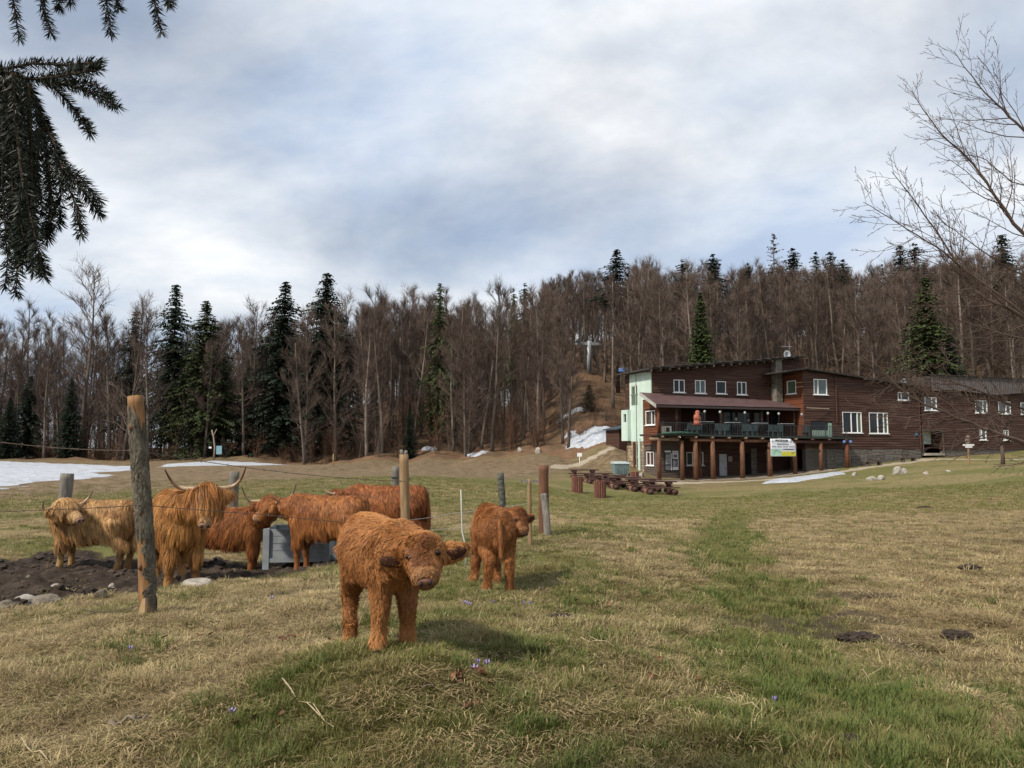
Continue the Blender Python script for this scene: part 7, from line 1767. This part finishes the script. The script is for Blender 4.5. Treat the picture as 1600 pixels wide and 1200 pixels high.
for pts, r in (([(-60, 70), (0, 110), (50, 124), (100, 118), (150, 108)], .003), ([(60, 126), (110, 132), (150, 148), (183, 166)], .002), ([(80, 132), (110, 163), (130, 190), (141, 207)], .002), ([(95, 118), (120, 108), (150, 106)], .0015),
               ([(40, 122), (65, 180), (85, 225), (98, 262), (130, 297), (154, 332)], .0022), ([(98, 262), (108, 295), (122, 330), (126, 366)], .0016), ([(60, 175), (75, 240), (80, 300), (80, 345), (74, 372)], .002), ([(85, 235), (95, 300), (92, 350)], .0015),
               ([(20, 115), (25, 200), (35, 280), (50, 350), (62, 400), (70, 432)], .0024), ([(25, 200), (28, 300), (28, 380), (25, 458)], .002), ([(-15, 110), (4, 200), (4, 290), (10, 385)], .002), ([(45, 130), (50, 230), (50, 300), (44, 385)], .002), ([(5, 120), (16, 230), (22, 330), (36, 410)], .002), ([(30, 118), (38, 200), (44, 290), (58, 365)], .002), ([(10, 112), (12, 180), (-4, 260), (-8, 340)], .002), ([(35, 280), (30, 340), (44, 400)], .0015), ([(62, 200), (58, 270), (66, 330)], .0016),
               ([(15, -60), (20, -5), (30, 60)], .0018), ([(55, -60), (62, -5), (80, 52)], .0018), ([(80, -70), (92, -20), (93, 12)], .0015), ([(150, -70), (165, -5), (173, 50)], .0018), ([(185, -60), (180, -10), (186, 14)], .0014), ([(232, -60), (240, -5), (252, 50)], .0018), ([(120, -60), (112, -20), (110, 4)], .0014), ([(268, -50), (262, -20), (266, 6)], .0012)):
    yy = Yb + rn.uniform(-.06, .06) + (.06 if pts[0][1] < -40 else 0)
    shoot([(a, b_, yy + .03 * math.sin(i * 1.3)) for i, (a, b_) in enumerate(pts)], r, 1.75)
    if pts[0][1] > 60 and pts[0][0] < 70:                     # a second, deeper layer of hanging twigs
        jx = rn.uniform(-16, 8); shoot([(a + jx * i / 3 - 4, b_ - rn.uniform(0, 26) * (i > 1), yy + .09 + .03 * math.sin(i * 1.1)) for i, (a, b_) in enumerate(pts)], r, 1.5)
e0 = P(-60, 70, Yb) - g; bo.tube([Vector((0, 0, e0.z + .35)), Vector((.5, .1, e0.z + .3)), e0], [.03, .018, .004], 8)
e1 = P(120, -70, Yb + .06) - g; bo.tube([Vector((0, 0, e1.z + .45)), Vector((.7, .1, e1.z + .32)), P(-40, -130, Yb) - g, e1, P(300, -60, Yb + .1) - g], [.03, .02, .01, .005, .002], 8)
for a in (15, 55, 80, 232, 268): bo.tube([P(a, -64, Yb + .06) - g, P(a + 10, -100, Yb + .05) - g], .002, 5)
bob = bo.build('bough', SPR_BARK, ns); me = np_mesh('needles', np.array([tuple(v) for v in nd_v]), np.array(nd_f), 3, NEEDN); o = bpy.data.objects.new('needles', me); link(o); o.parent = bob; o['kind'] = 'stuff'

# ------------------------------------------------------------------ grass
def tuft(seed, n, h, spread, lean, w, m_, flat=0.0):
    rn = random.Random(seed); mb = MB()
    for i in range(n):
        a = rn.uniform(0, 6.283); r = spread * math.sqrt(rn.random()); c = Vector((math.cos(a) * r, math.sin(a) * r, -.012)); b_ = a + rn.gauss(0, 1.0); out = Vector((math.cos(b_), math.sin(b_), 0)); L = h * rn.uniform(.45, 1.15); ln = lean * rn.uniform(.4, 1.6)
        d = (out * ln + Vector((0, 0, 1 - flat))).normalized(); p1 = c + d * L * .5; d2 = (d + out * ln * .8 - Vector((0, 0, .25 + flat))).normalized(); p2 = p1 + d2 * L * .5; s = Vector((-out.y, out.x, 0)) * w * .5
        if p2.z < .004: p2.z = .004 + rn.random() * .01
        mb.add([c - s, c + s, p1 - s * .9, p1 + s * .9, p2], [(0, 1, 3, 2), (2, 3, 4)])
    me = mb.mesh('grass_tuft'); me.materials.append(m_); return bpy.data.objects.new('grass_tuft', me)
def grass_mat(name, a, b_, dry):
    t = NT(name); t.b.inputs['Roughness'].default_value = .6; t.b.inputs['Specular IOR Level'].default_value = .2; oi = t.n('ShaderNodeObjectInfo'); gp = t.n('ShaderNodeNewGeometry').outputs['Position']
    c = t.mix(oi.outputs['Random'], a, b_); c = t.mix(t.ramp(t.noise(2.0, 4, .6, gp), [(.42, 0), (.68, .75)]), c, dry); t.l(c, t.b.inputs['Base Color'])
    tl = t.n('ShaderNodeBsdfTranslucent'); t.l(c, tl.inputs[0]); mx = t.n('ShaderNodeMixShader'); mx.inputs[0].default_value = .25; t.l(t.b.outputs[0], mx.inputs[1]); t.l(tl.outputs[0], mx.inputs[2]); t.l(mx.outputs[0], t.o.inputs[0]); return t.m
GG = grass_mat('fresh_grass', (0.105, 0.116, 0.030), (0.190, 0.190, 0.056), (0.26, 0.21, 0.09)); GL = grass_mat('lush_grass', (0.070, 0.105, 0.022), (0.120, 0.150, 0.036), (0.15, 0.15, 0.05)); GS = grass_mat('straw_grass', (0.32, 0.245, 0.120), (0.54, 0.43, 0.23), (0.24, 0.17, 0.085))
short = [tuft(i, 26, .055, .07, .45, .0042, GG) for i in range(5)]; lush = [tuft(20 + i, 34, .12, .06, .5, .005, GL) for i in range(4)]; GT = grass_mat('brown_thatch', (0.13, 0.090, 0.045), (0.20, 0.145, 0.075), (0.09, 0.062, 0.032)); straw = [tuft(40 + i, 24, .12, .09, 1.2, .0040, GS if i not in (1, 4) else GT, .55) for i in range(6)]; strawup = [tuft(60 + i, 16, .13, .05, .6, .0035, GS, .1) for i in range(3)]
rg = np.random.RandomState(5)
def scatter(n, r0, r1, powr=1.0, ang=37):
    th = np.radians(rg.uniform(-ang, ang, n)); r = r0 * (r1 / r0) ** (rg.rand(n) ** powr); return r * np.sin(th), r * np.cos(th), r
def field(name, srcs, n, r0, r1, pfun, scl, label, cat, grow_far=0.0):
    x, y, r = scatter(n, r0, r1); z = zones(x, y); pr = pfun(x, y, z) * (1 - np.clip(z['mud'] * 1.3, 0, .97)) * (1 - z['path']) ; keep = rg.rand(n) < pr; x, y, r = x[keep], y[keep], r[keep]
    hz = height(x, y); s = rg.uniform(.65, 1.35, len(x)) * scl * (1 + grow_far * np.maximum(0, r - 6) / 10)
    o = inst_group(name, srcs, np.c_[x, y, hz], s, rg.uniform(0, 6.28, len(x)), rg.randint(0, len(srcs), len(x))); tag(o, label, cat, kind='stuff')
pn = lambda x, y, s: fbm(x * 1.7, y * 1.7, 4, s)
field('green_grass', short, 60000, 2.4, 45, lambda x, y, z: np.clip(.85 - z['dry'] * .75 * (y < 20) - .55 * z['brown'], .05, 1), 1.0, 'short green pasture grass covering the meadow', 'grass', .35)
field('lush_grass', lush, 9000, 2.4, 30, lambda x, y, z: smooth01(.54, .70, pn(x, y, 201)) * (1 - z['dry'] * .8) + z['track'] * .7 + smooth01(1.3, .2, np.hypot(x - 2.6, y - 4.0)) * .6, .8, 'darker lush grass tufts in damp spots of the meadow', 'grass', .1)
field('straw', straw, 62000, 2.4, 40, lambda x, y, z: np.clip(z['dry'] * 1.0 + .16 + smooth01(.44, .66, pn(x, y, 211)) * .7 * (1 - z['track']) - z['brown'] * .4, 0, 1) * (1 - .75 * z['track']), 1.0, 'matted dry straw lying between the green blades', 'straw', .25)
field('dry_stalks', strawup, 7000, 2.4, 22, lambda x, y, z: np.clip(z['dry'] * .8 + .06, 0, 1) * smooth01(.4, .6, pn(x, y, 221)), .9, 'upright dry stalks scattered in the grass', 'straw', .1)
# clods in the trodden mud
CL = [bpy.data.objects.new('clod', rock(300 + i, .05, .045, .03)) for i in range(4)]
for c in CL: c.data.materials.append(mat('mud_clod', (0.070, 0.050, 0.036), (0.026, 0.019, 0.014), .95, 18, bump=.01, rnd=.4))
x = rg.uniform(-9.5, -1.5, 9000); y = rg.uniform(7.2, 14.5, 9000); z = zones(x, y); kp = (z['pen'] > .45) & (rg.rand(9000) < .42 * smooth01(.35, .6, fbm(x * 1.2, y * 1.2, 3, 303)) + .05); x, y = x[kp], y[kp]
o = inst_group('mud_clods', CL, np.c_[x, y, height(x, y) - .015], .35 + 1.5 * rg.rand(len(x)) ** 2.2, rg.uniform(0, 6.28, len(x)), rg.randint(0, 4, len(x))); tag(o, 'trodden mud clods under the cattle', 'mud', kind='stuff')
